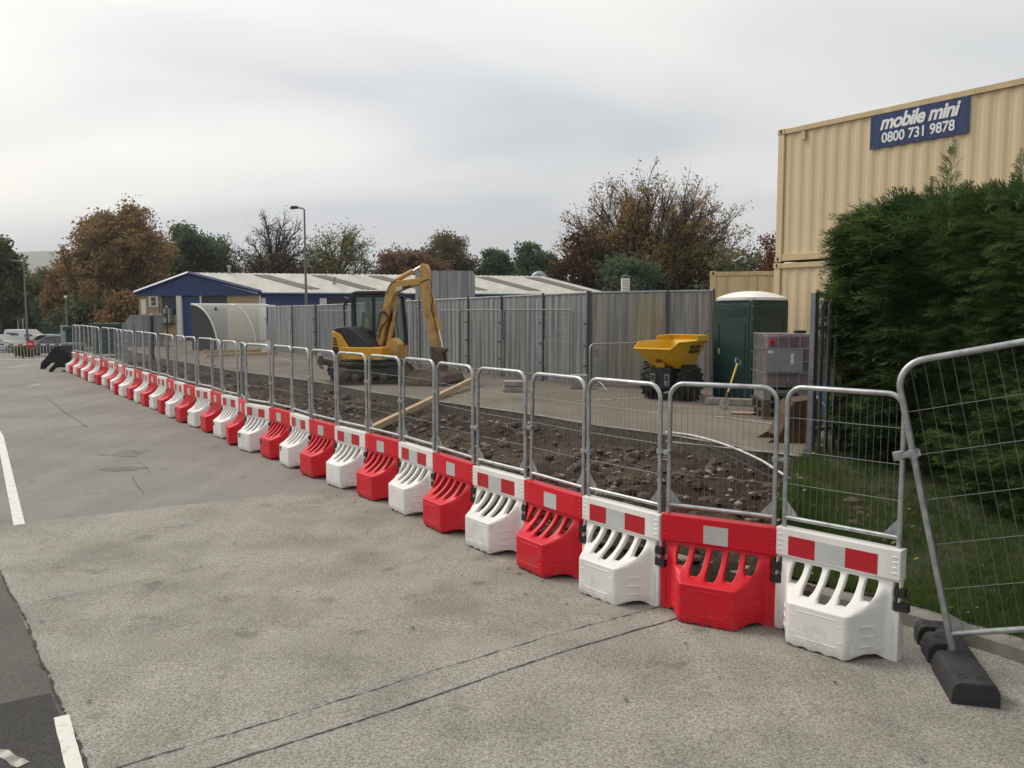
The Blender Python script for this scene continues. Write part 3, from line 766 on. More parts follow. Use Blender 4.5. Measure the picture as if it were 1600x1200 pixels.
for i in range(na + 1):
    for j in range(nb + 1): mb.v.append(tuple(verge_pt(i / na, j / nb)))
for i in range(na):
    for j in range(nb): k = i * (nb + 1) + j; mb.f.append((k, k + 1, k + nb + 2, k + nb + 1))
M['verge'] = mat('verge', (.026, .036, .012), .95, col2=(.045, .042, .02), vscale=3, bump=.5)
tag(mb.build('verge', M['verge'], recalc=True), kind='structure')
M['grass'] = leafmat('grass', [(.036, .074, .018), (.064, .12, .027), (.092, .15, .038), (.15, .165, .06)], 1.2, .45)
rs = np.random.RandomState(5); V = []
for _ in range(24000):
    t, s_ = rs.rand(), rs.rand() ** 1.1
    p = verge_pt(t, s_)
    if NZ.noise(Vector((p.x, p.y, 9)) * 1.3) < -.28 and rs.rand() < .7: continue
    if t > .8 and rs.rand() < (t - .8) * 4: continue
    h0 = .035 + .05 * rs.rand() * (1 + max(0, NZ.noise(Vector((p.x, p.y, 0)) * 1.1)))
    for _b in range(4):
        a = rs.rand() * 6.283; q = np.array(p) + np.array([rs.randn() * .022, rs.randn() * .022, -.004]); h = h0 * (.5 + rs.rand())
        wv = np.array([math.cos(a), math.sin(a), 0]) * .0035; ln = np.array([rs.randn(), rs.randn(), 0]) * h * .38
        V += [q - wv, q + wv, q + ln + np.array([0, 0, h])]
tag(link('grass', np_mesh('grass', np.array(V), 3, M['grass'])), kind='stuff')
M['litter'] = leafmat('litter', [(.16, .10, .03), (.30, .24, .07), (.45, .42, .30)], 3, .2)
V = []
for _ in range(95):
    p = np.array(verge_pt(rs.rand(), rs.rand())) + np.array([0, 0, .05]); a = rs.rand() * 6.28; r_ = .012 + .016 * rs.rand()
    e1 = np.array([math.cos(a), math.sin(a), rs.randn() * .3]) * r_; e2 = np.array([-math.sin(a), math.cos(a), rs.randn() * .3]) * r_ * .7
    V += [p - e1, p - e2, p + e1, p + e2]
tag(link('fallen_leaves', np_mesh('fallen_leaves', np.array(V), 4, M['litter'])), kind='stuff')
# scraps on the tarmac
V = []
for _ in range(150):
    x, y = rs.uniform(-6, 3), rs.uniform(3.2, 13)
    if rs.rand() < .6:
        q_ = row_at(rs.rand() * .5); x, y = q_.x - .3 + rs.randn() * .2, q_.y - .3 + rs.randn() * .2
    a = rs.rand() * 6.28; r_ = .008 + .014 * rs.rand(); p = np.array([x, y, gz(y) + .016])
    e1 = np.array([math.cos(a), math.sin(a), 0]) * r_; e2 = np.array([-math.sin(a), math.cos(a), .1]) * r_ * .6
    V += [p - e1, p - e2, p + e1, p + e2]
M['debris'] = mat('debris', (.05, .04, .03), .9)
tag(link('road_debris', np_mesh('road_debris', np.array(V), 4, M['debris'])), kind='stuff')

# ------------------------------------------------------------------ clipped conifer hedge
M['hedge'] = leafmat('hedge', [(.022, .045, .016), (.044, .088, .028), (.084, .142, .042), (.15, .195, .064)], 1.8, .38)
def spray(rg, n=11, arch=.12):
    """one flat, slightly drooping fan of scale leaves pointing along +x: thin kites"""
    out = []
    def kite(p, d, l, w_):
        d = d / np.linalg.norm(d); s_ = np.cross(d, [0, 0, 1.0]); s_ = s_ / (np.linalg.norm(s_) + 1e-6)
        out.extend([p, p + d * l * .45 + s_ * w_, p + d * l, p + d * l * .45 - s_ * w_])
    zc = lambda f: arch * f - arch * 1.4 * f * f
    for i in range(4): f0 = i / 4; kite(np.array([f0, 0, zc(f0)]), np.array([.25, 0, zc(f0 + .25) - zc(f0)]), .29, .016)
    for i in range(n):
        f = .06 + .86 * i / n
        for sg in (-1, 1):
            a = sg * (.50 + .25 * rg.rand()); d = np.array([math.cos(a), math.sin(a), rg.randn() * .16 - .1])
            l = (.46 * (1 - f) ** .8 + .11) * (.7 + .5 * rg.rand()); p = np.array([f, 0, zc(f)])
            kite(p, d, l, .015)
            for q in (.3, .6):
                b_ = a * (.35 if q < .5 else 1.5); kite(p + d * l * q, np.array([math.cos(b_), math.sin(b_), rg.randn() * .25]), l * (.6 if q < .5 else .42), .013)
    return np.array(out)
TPL = [spray(rs, 9) for _ in range(7)]
HX0, HX1, HY0, HY1, HZ0, HZ1 = 4.54, 6.5, 1.6, 10.85, .28, 3.40
def place(sprays, p, d, up, size):
    d = d / np.linalg.norm(d); s_ = np.cross(up, d); s_ = s_ / (np.linalg.norm(s_) + 1e-9); u2 = np.cross(d, s_)
    T_ = TPL[rs.randint(len(TPL))] * size
    sprays.append(p + T_[:, :1] * d + T_[:, 1:2] * s_ + T_[:, 2:3] * u2)
S_ = []
def topz(y): return HZ1 - .10 * (HY1 - y)
def bulge(y, z): return .17 * NZ.noise(Vector((0, y * .9, z * .9))) + .12 * NZ.noise(Vector((5, y * 2.3, z * 3.2)))
def edge_in(z):   # the foot is thinner than the shoulder
    return .12 * (1 - smooth(.2, .9, z)) - .08 * smooth(1.6, 2.9, z) + .12 * smooth(3.1, 3.4, z)
upv = lambda: np.array([rs.randn() * .3, rs.randn() * .3, 1.0])
for _ in range(10500):      # long face towards the road
    y = HY1 - (HY1 - HY0) * rs.rand() ** .8; z = HZ0 + (topz(y) - HZ0) * rs.rand()
    x = HX0 + edge_in(z) - bulge(y, z) + .05 + rs.rand() * .2
    d = np.array([-1.0, rs.randn() * .6 + .25, .10 + rs.randn() * .28]); place(S_, np.array([x, y, z]), d, upv(), .15 + .17 * rs.rand())
for _ in range(4200):      # the far end, towards the palisade
    x = HX0 + .1 + (HX1 - HX0) * rs.rand(); z = HZ0 + (HZ1 - HZ0) * rs.rand()
    y = HY1 - edge_in(z) + bulge(x, z) - .05 - rs.rand() * .3
    d = np.array([-.55 + rs.randn() * .5, .8, .10 + rs.randn() * .3]); place(S_, np.array([x, y, z]), d, upv(), .24 + .22 * rs.rand())
for _ in range(2300):      # the corner between them
    z = HZ0 + (HZ1 - HZ0) * rs.rand(); e = edge_in(z)
    x, y = HX0 + e + rs.rand() * .25, HY1 - e - rs.rand() * .3
    d = np.array([-1.0, .3 + rs.randn() * .4, .10 + rs.randn() * .24]); place(S_, np.array([x - bulge(y, z), y, z]), d, upv(), .28 + .30 * rs.rand())
for _ in range(420):       # long loose wisps standing out of the corner and the face
    z = .5 + (HZ1 - .6) * rs.rand(); far_ = rs.rand() < .6; y = HY1 - .1 - (.5 if far_ else 1.6) * rs.rand()
    d = np.array([-1.0, rs.randn() * .35, .14 + rs.randn() * .16]); place(S_, np.array([HX0 + edge_in(z) - bulge(y, z) + .05, y, min(z, topz(y))]), d, upv(), .5 + .22 * rs.rand())
for _ in range(2900):      # top
    y = HY1 - (HY1 - HY0) * rs.rand(); x = HX0 + .15 + (HX1 - HX0) * rs.rand() ** 1.3
    d = np.array([-.7 + rs.randn() * .5, rs.randn() * .6, .45 + rs.rand() * .4]); place(S_, np.array([x, y, topz(y) - .10 + .12 * rs.rand() + .7 * bulge(y, x)]), d, np.array([rs.randn() * .6, rs.randn() * .6, 1]), .24 + .2 * rs.rand())
for _ in range(170):       # wispy tips along the top edge
    y = HY1 - 5.5 * rs.rand(); d = np.array([-.75 + rs.randn() * .3, rs.randn() * .4, .75 + rs.rand() * .4]); place(S_, np.array([HX0 + .25 + .5 * rs.rand(), y, topz(y) - .02]), d, upv(), .34 + .18 * rs.rand())
def leader(x, y, z0, h):   # an unclipped shoot standing out of the top, side sprays getting shorter upwards
    for k in range(12):
        f = k / 12; z = z0 + h * f; a = (0 if k % 2 else math.pi) + rs.randn() * .5; sz = (.50 * (1 - f) ** .9 + .16) * h * .7
        d = np.array([math.cos(a), math.sin(a), .95 + .5 * f]); place(S_, np.array([x + .05 * f, y, z]), d, np.array([0, 0, 1.0]), sz)
    for k in range(4): place(S_, np.array([x + .05, y, z0 + h * (.6 + .1 * k)]), np.array([rs.randn() * .12 - .1, rs.randn() * .12, 1.0]), np.array([1.0, .3, 0]), h * .24)
for px, py, Y, h in [(1480, 232, 8.4, .95), (1588, 250, 7.4, .75), (1420, 296, 9.6, .35), (1450, 282, 9.0, .4), (1540, 284, 7.8, .3)]:
    p = atY(px, py, Y); leader(p.x, p.y, p.z - h, h)
hd = thing('conifer_hedge', 'tall clipped dark green conifer hedge behind the leaning mesh panel', 'hedge', (5.3, 6, .3))
o = link('foliage', np_mesh('foliage', np.concatenate(S_), 4, M['hedge']), hd); o.location = (-5.3, -6, -.3)
mb = MB()   # the tangle of inner branches: a lumpy solid that closes the view through
ny, nz2 = 40, 16
ring = []
for i in range(ny + 1):
    y = HY0 + (HY1 - HY0 - .38) * i / ny; row = []
    for j in range(nz2 + 1):
        z = .25 + (topz(y) - .45) * j / nz2; row.append((HX0 + edge_in(z) + .24 - bulge(y, z), y, z))
    row += [(HX1, y, topz(y) - .2), (HX1, y, .25)]
    ring.append(row)
m_ = len(ring[0])
mb.v = [q for r_ in ring for q in r_]
for i in range(ny):
    for j in range(m_): k = i * m_ + j; l = i * m_ + (j + 1) % m_; mb.f.append((k, l, l + m_, k + m_))
mb.f += [tuple(range(m_)), tuple(ny * m_ + k for k in range(m_))]
o = mb.build('inner_branches', M['hedge'], hd); o.location = (-5.3, -6, -.3)
mb = MB()
for k in range(9):
    y = 2.3 + k * 1.0; x = 5.3 + random.uniform(-.2, .2); mb.tube([(x, y, .2), (x + .03, y + .04, 1.2), (x, y, 2.6)], [.07, .055, .02], 7)
o = mb.build('stems', M['bark'], hd); o.location = (-5.3, -6, -.3)

# ------------------------------------------------------------------ leaning mesh fence panel on its rubber foot
foot_a, foot_b = atz(1462, 1000, .02), atz(1520, 1092, .02)
fd = (foot_b - foot_a); fl_ = fd.length + .12; fd.normalize()
ft = thing('rubber_block', 'black rubber block foot with holes standing on the road by the kerb', 'fence foot', ((foot_a.x + foot_b.x) / 2, (foot_a.y + foot_b.y) / 2, .0), math.atan2(fd.y, fd.x))
mb = MB()
hw, hh = .125, .135
def footseg(x0, x1, notch):
    y0 = -hw + (.085 if notch else 0)
    pr = [(y0, 0), (hw, 0), (hw, hh * .62), (hw - .022, hh - .008), (hw - .05, hh), (y0 + .045, hh), (y0 + .02, hh - .012), (y0, hh * .62)]
    mb.prism(pr, x0, x1, lambda a, z, d: (d, a, z))
a = -fl_ / 2
for x0, x1, nt2 in [(0, .13, 0), (.1305, .22, 1), (.2205, .43, 0), (.4305, .53, 1), (.5305, fl_, 0)]: footseg(a + x0, a + min(x1, fl_), nt2)
mb.bb(a + .02, a + fl_ - .02, -hw + .01, -hw + .06, 0, .035)
mb.build('body', M['rubber'], ft, bevel=.006, seg=2, smooth=True)
for x, y in [(.06, .03), (.07, -.06), (.31, -.045), (.37, .03), (fl_ - .09, -.05), (fl_ - .085, .045)]:
    mb = MB(); mb.lathe([(.026, hh - .02), (.026, hh + .0015), (.019, hh + .0015), (.019, hh - .03)], 16, Matrix.Translation((a + x, y, 0))); mb.build('socket', M['machine_black'], ft)
base = atz(1490, 1024, .10)
PH, PWD = 2.0, 3.45
phi, lean = R(-21), R(12.3)
ub = Vector((math.cos(phi), math.sin(phi), 0)); up = Vector((0, 0, 1))
wx = ub * math.cos(lean) + up * math.sin(lean); wz = up * math.cos(lean) - ub * math.sin(lean)
PH = 1.83
Mx = frame(base, wx, wz.cross(wx) * 1)
Mx = Matrix((wx, wz.cross(wx), wz)).transposed().to_4x4(); Mx.translation = base
hp = thing('wire_mesh_fence', 'wide galvanised mesh fence panel leaning over in front of the hedge', 'fence panel', (0, 0, 0))
hp.matrix_world = Mx
mb = MB(); rc = .16
arc = lambda cx, cz, a0, a1: [(cx + rc * math.cos(R(t)), 0, cz + rc * math.sin(R(t))) for t in np.linspace(a0, a1, 9)]
mb.tube([(0, 0, -.06)] + arc(rc, PH - rc, 180, 90) + arc(PWD - rc, PH - rc, 90, 0) + [(PWD, 0, -.06)], .0205, 14)
mb.tube([(0, 0, .135), (PWD, 0, .135)], .0185, 12)
mb.build('frame', M['galv'], hp, ang=50)
mb = MB()
for i in range(1, 44):
    u = PWD * i / 44; h = PH - .01
    for e in (0, PWD):
        dd = abs(u - e)
        if dd < rc: h = PH - rc + math.sqrt(max(0, rc * rc - (rc - dd) ** 2))
    mb.tube([(u, -.008, .12), (u, -.008, h)], .0017, 4, cap=False)
for z in (.42, .70, .98, 1.26, 1.53): mb.tube([(0, -.012, z), (PWD, -.012, z)], .0022, 4, cap=False)
mb.build('mesh_infill', M['wire'], hp, smooth=False)
for s_, e in ((1, 0), (-1, PWD)):
    mb = MB(); mb.prism([(e + s_ * .012, .145), (e + s_ * .16, .145), (e + s_ * .012, .27)], -.003, .003, lambda x, z, d: (x, d, z)); mb.build('gusset', M['galv'], hp, smooth=False)
mb = MB(); mb.box((-.035, 0, 1.27), (.15, .05, .03)); mb.lathe([(.032, -.025), (.032, .025)], 14, Matrix.Translation((0, 0, 1.27))); mb.lathe([(.032, -.025), (.032, .025)], 14, Matrix.Translation((-.085, 0, 1.27)))
mb.tube([(-.04, -.05, 1.27), (-.04, .05, 1.27)], .009, 8); mb.build('coupler', M['galv'], hp)

# ------------------------------------------------------------------ steel hoarding
def streaky(name, c1, c2, c3=None, metal=.55, rough=.42):
    m = bpy.data.materials.new(name); m.use_nodes = True
    nt = m.node_tree; L = nt.links.new; N = nt.nodes.new; b = nt.nodes['Principled BSDF']
    b.inputs['Roughness'].default_value = rough; b.inputs['Metallic'].default_value = metal
    tc = N('ShaderNodeTexCoord'); mp = N('ShaderNodeMapping'); mp.inputs['Scale'].default_value = (5.5, 5.5, .22); L(tc.outputs['Object'], mp.inputs[0])
    nz = N('ShaderNodeTexNoise'); nz.inputs['Scale'].default_value = 1.6; nz.inputs['Detail'].default_value = 5; L(mp.outputs[0], nz.inputs['Vector'])
    rp = N('ShaderNodeValToRGB'); rp.color_ramp.elements[0].position = .36; rp.color_ramp.elements[1].position = .66
    rp.color_ramp.elements[0].color = tuple(c1) + (1,); rp.color_ramp.elements[1].color = tuple(c2) + (1,)
    L(nz.outputs['Fac'], rp.inputs['Fac']); last = rp.outputs['Color']
    if c3:   # broad yellowish blotches mixed over the grey by noise
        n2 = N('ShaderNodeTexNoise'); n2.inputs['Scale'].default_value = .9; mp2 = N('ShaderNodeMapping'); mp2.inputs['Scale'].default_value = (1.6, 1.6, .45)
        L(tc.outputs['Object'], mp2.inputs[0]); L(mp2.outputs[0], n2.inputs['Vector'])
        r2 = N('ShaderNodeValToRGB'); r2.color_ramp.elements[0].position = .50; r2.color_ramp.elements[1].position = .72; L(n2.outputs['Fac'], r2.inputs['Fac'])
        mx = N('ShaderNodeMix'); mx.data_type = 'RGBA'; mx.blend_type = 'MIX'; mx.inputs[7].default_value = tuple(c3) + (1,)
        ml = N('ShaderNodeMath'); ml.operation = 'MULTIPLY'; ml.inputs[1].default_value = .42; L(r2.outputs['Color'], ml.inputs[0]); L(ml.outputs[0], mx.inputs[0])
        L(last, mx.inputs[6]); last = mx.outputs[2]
    oi = N('ShaderNodeObjectInfo'); mr = N('ShaderNodeMapRange'); mr.inputs['To Min'].default_value = .82; mr.inputs['To Max'].default_value = 1.28; L(oi.outputs['Random'], mr.inputs['Value'])
    vm = N('ShaderNodeVectorMath'); vm.operation = 'SCALE'; L(last, vm.inputs[0]); L(mr.outputs[0], vm.inputs['Scale'])
    L(vm.outputs[0], b.inputs['Base Color'])
    return m
M['hoard'] = streaky('hoard', (.165, .174, .18), (.33, .338, .342), metal=.35, rough=.5)
M['hoard_blue'] = streaky('hoard_blue', (.165, .185, .204), (.28, .304, .322), metal=.3, rough=.5)
M['hoard_yellowish'] = streaky('hoard_yellowish', (.18, .184, .178), (.345, .347, .335), (.38, .32, .13), metal=.35, rough=.45)
def corr(mb, a, b, z0, z1a, z1b, pitch=.24, depth=.020, th=.003, frac=(.14, .52, .66)):
    a = Vector((a[0], a[1], 0)); b = Vector((b[0], b[1], 0)); d = b - a; Ln = d.length; d.normalize(); n = Vector((d.y, -d.x, 0))
    pr = []; u = 0
    while u < Ln:
        for f, o in ((0, 0), (frac[0], depth), (frac[1], depth), (frac[2], 0)):
            if u + f * pitch < Ln: pr.append((u + f * pitch, o))
        u += pitch
    pr.append((Ln, 0)); k0 = len(mb.v)
    for u, o in pr:
        p = a + d * u + n * o; q = p - n * th; zt = z1a + (z1b - z1a) * u / Ln
        mb.v += [(p.x, p.y, z0), (p.x, p.y, zt), (q.x, q.y, zt), (q.x, q.y, z0)]
    for i in range(len(pr) - 1):
        k = k0 + 4 * i
        for j in range(4): mb.f.append((k + j, k + (j + 1) % 4, k + 4 + (j + 1) % 4, k + 4 + j))
    mb.f += [(k0, k0 + 1, k0 + 2, k0 + 3), (k0 + 4 * len(pr) - 4, k0 + 4 * len(pr) - 3, k0 + 4 * len(pr) - 2, k0 + 4 * len(pr) - 1)]
HA, HB, HC = atz(420, 547, SITE), atz(919, 603, SITE), atz(1112, 601, SITE)
def on_line(px, A=HA, B=HB):
    k = ray(px, 520); k = k[0] / k[1]; d = B - A
    t = (k * A.y - A.x) / (d.x - k * d.y); return A + d * t, t
def hoarding(A, B, cuts, h0, h1, label, mts, group='grey steel hoarding runs'):
    t = thing('steel_hoarding', label, 'hoarding', (A.x, A.y, SITE), 0, group)
    off = Vector((A.x, A.y, SITE)); d = (B - A).normalized(); n = Vector((d.y, -d.x, 0))
    pts = [A] + [on_line(px, A, B)[0] for px in cuts] + [B]; Ln = (B - A).length
    hh = lambda p: h0 + (h1 - h0) * (p - A).length / Ln
    for i, (p, q) in enumerate(zip(pts, pts[1:])):
        mb = MB(); g = d * .03
        corr(mb, p - off + g, q - off - g, .03, hh(p), hh(q)); mb.build('sheet', mts[i % len(mts)], t, smooth=False, recalc=True)
    for p in pts:
        mb = MB(); c = p - off + n * .035; mb.box((c.x, c.y, hh(p) / 2 + .03), (.05, .05, hh(p) + .06), Matrix.Rotation(math.atan2(d.y, d.x), 3, 'Z'))
        for z in (.5, 1.0, 1.55): mb.box((c.x + n.x * .09, c.y + n.y * .09, z), (.05, .03, .06), Matrix.Rotation(math.atan2(d.y, d.x), 3, 'Z'))
        mb.build('post', M['post_dark'], t, smooth=False)
    mb = MB(); a, b = A - off + n * .012, B - off + n * .012
    mb.tube([(a.x, a.y, hh(A) + .012), (b.x, b.y, hh(B) + .012)], .028, 6); mb.build('top_rail', M['grey_metal'], t)
    return t
hoarding(HA, on_line(494)[0], [458], 2.12, 2.13, 'darker grey hoarding run beside the curved shelter', [M['hoard'], M['hoard']])
hoarding(on_line(495.5)[0], HB, [540, 600, 657, 733, 785, 850], 2.13, 2.30, 'long grey hoarding run behind the yellow excavator', [M['hoard_blue'], M['hoard'], M['hoard'], M['hoard'], M['hoard'], M['hoard'], M['hoard']])
hoarding(HB + Vector((.03, .02, 0)), HC, [1042], 2.30, 2.36, 'grey hoarding run with yellowish patches behind the yellow dumper', [M['hoard_yellowish'], M['hoard']])
# tall sheeted enclosure behind
t = thing('sheet_metal_enclosure', 'tall dark grey sheet metal enclosure rising behind the hoarding', 'enclosure', (0, 0, SITE))
a, b = atY(650, 500, 31), atY(737, 500, 31); mb = MB()
ztop = atY(690, 423, 31).z - SITE
for p, q in (((a.x, 31), (b.x, 31)), ((b.x, 31), (b.x, 33.4)), ((b.x, 33.4), (a.x, 33.4)), ((a.x, 33.4), (a.x, 31))): corr(mb, p, q, 0, ztop, ztop, .5, .03)
mb.build('sheet', M['hoard'], t, smooth=False)
mb = MB(); mb.bb(a.x + .05, b.x - .05, 31.06, 33.35, ztop - .25, ztop - .2); mb.build('lid', M['grey_metal'], t, smooth=False)
# site mesh panels standing in front of the hoarding, on concrete blocks
dH = (HB - HA).normalized(); nH = Vector((dH.y, -dH.x, 0))
def site_panel(px0, px1, label, off=.45):
    a, b = on_line(px0)[0] + nH * off, on_line(px1)[0] + nH * off; Ln = (b - a).length
    t = thing('wire_mesh_fence', label, 'fence panel', (a.x, a.y, SITE), math.atan2(b.y - a.y, b.x - a.x), 'mesh fence panels lined up before the hoarding')
    top, rc = 1.90, .14
    arc = lambda cx, cz, a0, a1: [(cx + rc * math.cos(R(q)), 0, cz + rc * math.sin(R(q))) for q in np.linspace(a0, a1, 7)]
    mb = MB(); mb.tube([(.02, 0, .04)] + arc(.02 + rc, top - rc, 180, 90) + arc(Ln - .02 - rc, top - rc, 90, 0) + [(Ln - .02, 0, .04)], .019, 8)
    mb.tube([(.02, 0, .2), (Ln - .02, 0, .2)], .018, 8); mb.build('frame', M['galv_dull'], t)
    mb = MB(); n_ = int(Ln / .075)
    for i in range(1, n_): u = Ln * i / n_; mb.tube([(u, 0, .2), (u, 0, top - (.05 if min(u, Ln - u) < .1 else 0.0))], .0016, 3, cap=False)
    for z in (.5, .8, 1.1, 1.4, 1.7): mb.tube([(.02, 0, z), (Ln - .02, 0, z)], .002, 3, cap=False)
    mb.build('mesh_infill', M['wire'], t, smooth=False)
site_panel(515, 586, 'mesh panel standing behind the excavator tail, end one left of its cab')
site_panel(587, 656, 'mesh panel standing between the excavator cab and its arm')
site_panel(676, 740, 'mesh panel directly right of the excavator arm', .5)
site_panel(741, 808, 'mesh panel with rounded right corner over the low stacked blocks', .5)
site_panel(800, 910, 'mesh panel before the corner of the grey hoarding', .28)
def block(x0, x1, y0, y1, label, nlay=1):
    p = atz((x0 + x1) / 2, y1, SITE); wd = (x1 - x0) / 1300 * p.y; ht = (y1 - y0) / 1300 * p.y * .92
    t = thing('concrete_block', label, 'concrete block', (p.x, p.y + .2, SITE), R(random.uniform(-14, 10)), 'concrete blocks weighting the site fence')
    for k in range(nlay):
        h = ht / nlay; mb = MB(); mb.box((random.uniform(-.02, .02) * k, 0, h * (k + .5)), (wd * (1 - .06 * k), .42, h - .012)); mb.build('slab' if nlay > 1 else 'block', M['cement'], t, bevel=.012, smooth=False)
block(664, 683, 545, 567, 'squat concrete block under the mesh panel left of the excavator arm')
block(716, 739, 547, 577, 'tall concrete block right of the excavator bucket')
block(829, 857, 572, 590, 'pair of stacked concrete slabs before the middle of the hoarding', 2)
block(786, 818, 594, 613, 'low pair of concrete slabs nearest the trench', 2)
block(892, 919, 584, 608, 'large concrete block at the hoarding corner')
block(458, 479, 538, 550, 'pale block at the foot of the darker hoarding run')
# crowd barrier behind the dumper
a, b = atz(921, 612, SITE), atz(1040, 604, SITE); Ln = (b - a).length
t = thing('crowd_barrier', 'low galvanised barrier with rounded corners half behind the yellow dumper', 'barrier', (a.x, a.y, SITE), math.atan2(b.y - a.y, b.x - a.x))
arc4 = []
for cx, cz, a0 in ((.12, .98, 180), (Ln - .12, .98, 90), (Ln - .12, .27, 0), (.12, .27, -90)):
    seq = [(cx + .12 * math.cos(R(a0 - q)), 0, cz + .12 * math.sin(R(a0 - q))) for q in np.linspace(0, 90, 6)]; arc4 += seq
mb = MB(); mb.tube(arc4, .019, 8, closed=True); mb.build('frame', M['galv'], t)
mb = MB()
for i in range(1, 16): mb.tube([(Ln * i / 16, 0, .16), (Ln * i / 16, 0, 1.09)], .005, 5)
mb.build('bars', M['galv'], t)
for u in (.3, Ln - .3): mb = MB(); mb.tube([(u, -.32, 0), (u, -.03, .2), (u, .03, .2), (u, .32, 0)], .017, 6); mb.build('foot', M['galv'], t)
mb = MB(); mb.bb(.1, .26, -.03, -.022, .8, .98); mb.build('tag', M['grey_metal'], t, smooth=False)

# ------------------------------------------------------------------ shipping containers
def container(name, label, loc, rz, Lc, H, doors=False, sign=False):
    t = thing(name, label, 'container', loc, rz, 'cream shipping containers'); W_ = 2.44
    mb = MB(); corr(mb, (.17, .055), (Lc - .17, .055), .16, H - .12, H - .12, .278, .018, .003, (.25, .5, .75)); mb.build('side_wall', M['cream'], t, smooth=False)
    mb = MB(); corr(mb, (Lc - .17, W_ - .055), (.17, W_ - .055), .16, H - .12, H - .12, .278, .018, .003, (.25, .5, .75)); mb.build('side_wall', M['cream'], t, smooth=False)
    if not doors: mb = MB(); corr(mb, (.055, W_ - .17), (.055, .17), .16, H - .12, H - .12, .278, .018, .003, (.25, .5, .75)); mb.build('end_wall', M['cream'], t, smooth=False)
    mb = MB(); corr(mb, (Lc - .055, .17), (Lc - .055, W_ - .17), .16, H - .12, H - .12, .278, .018, .003, (.25, .5, .75)); mb.build('end_wall', M['cream'], t, smooth=False)
    mb = MB(); mb.bb(.05, Lc - .05, .06, W_ - .06, H - .06, H - .035); mb.build('roof', M['cream'], t, smooth=False)
    mb = MB(); mb.bb(.05, Lc - .05, .06, W_ - .06, .13, .155); mb.build('floor', M['wood_grey'], t, smooth=False)
    for q in [(.178, Lc - .178, y - .03, y + .03, H - .122, H - .012) for y in (.03, W_ - .03)] + [(.178, Lc - .178, y - .025, y + .025, .02, .165) for y in (.03, W_ - .03)] + [(x - .03, x + .03, .165, W_ - .165, H - .125, H - .015) for x in (.03, Lc - .03)] + [(x - .025, x + .025, .165, W_ - .165, .02, .165) for x in (.03, Lc - .03)]:
        mb = MB(); mb.bb(*q); mb.build('rail', M['cream_rail'], t, bevel=.006, smooth=False)
    for x in (0, Lc):
        for y in (0, W_): mb = MB(); mb.bb(abs(x - .004), abs(x - .165), abs(y - .004), abs(y - .165), .119, H - .119); mb.build('corner_post', M['cream'], t, bevel=.012, smooth=False)
    for x in (0, Lc):
        for y in (0, W_):
            for z in (0, H - .118):
                mb = MB(); hl = MB(); mb.bb(*((-.008, .178) if x == 0 else (Lc - .178, Lc + .008)), *((-.008, .162) if y == 0 else (W_ - .162, W_ + .008)), z, z + .118)
                sy = -.0095 if y == 0 else W_ + .0095; xx = .085 if x == 0 else Lc - .085
                c = mb.build('corner_casting', M['cream_rail'], t, bevel=.008, smooth=False)
                hl.lathe([(.032, -.001), (.032, .001)], 14, Matrix.Translation((xx, sy, z + .06)) @ Matrix.Rotation(R(90), 4, 'X') @ Matrix.Diagonal((.8, 1.25, 1, 1))); hl.build('casting_hole', M['void'], c, smooth=False)
                sx = -.0095 if x == 0 else Lc + .0095; yy = .08 if y == 0 else W_ - .08; hl = MB()
                hl.lathe([(.032, -.001), (.032, .001)], 14, Matrix.Translation((sx, yy, z + .06)) @ Matrix.Rotation(R(90), 4, 'Y') @ Matrix.Diagonal((1.25, .8, 1, 1))); hl.build('casting_hole', M['void'], c, smooth=False)
    if doors:
        for y0, y1 in ((.17, 1.215), (1.225, W_ - .17)):
            mb = MB(); mb.bb(.02, .07, y0, y1, .17, H - .13); d_ = mb.build('door', M['cream'], t, bevel=.01, smooth=False)
            for y in (y0 + .27, y1 - .27):
                mb = MB(); mb.tube([(-.01, y, .05), (-.01, y, H - .02)], .017, 8)
                for z in (.1, .7, 1.4, 2.1, H - .1): mb.box((.002, y, z), (.04, .11, .05))
                mb.box((-.03, y + .12, 1.1), (.025, .34, .035)); mb.build('lock_bar', M['cream_rail'], d_)
            mb = MB()
            for z in (.4, 1.0, 1.6, 2.2, H - .35): mb.bb(.0, .03, (y0 - .05) if y0 < 1 else (y1 - .03), (y0 + .03) if y0 < 1 else (y1 + .05), z - .06, z + .06)
            mb.build('hinge', M['cream_rail'], d_, smooth=False)
    return t
cdir = Vector((.57, -.8216, 0)).normalized(); crz = math.atan2(cdir.y, cdir.x); CL = atz(1210, 591, .43); 
c0 = atY(1209, 412, 18.8); CB = Vector((c0.x, 18.8, .43))
container('shipping_container', 'lower cream shipping container under the one with the blue sign', tuple(CB), crz, 9.1, 2.89)
up_ = container('shipping_container', 'upper cream shipping container carrying the blue sign with phone number', (CB.x + .02, CB.y, CB.z + 2.915), crz, 9.1, 2.9)
mb = MB()
for x in (.09, 9.01):
    for y in (.08, 2.36): mb.bb(x - .05, x + .05, y - .05, y + .05, -.024, 0)
mb.build('twist_lock', M['void'], up_, smooth=False)
sg = link('company_sign', None, up_) if False else None
s0, s1, sz0, sz1 = 2.22, 4.16, 2.12, 2.80
mb = MB()
ns = 40
vs = []
for i in range(ns + 1):
    u = s0 + (s1 - s0) * i / ns; o = .0035 * math.sin(u * 22.6)
    mb.v += [(u, .008 + o, sz0), (u, .008 + o, sz1), (u, .011 + o, sz1), (u, .011 + o, sz0)]
    if i:
        k = 4 * (i - 1)
        for j in range(4): mb.f.append((k + j, k + (j + 1) % 4, k + 4 + (j + 1) % 4, k + 4 + j))
mb.f += [(0, 1, 2, 3), (4 * ns, 4 * ns + 1, 4 * ns + 2, 4 * ns + 3)]
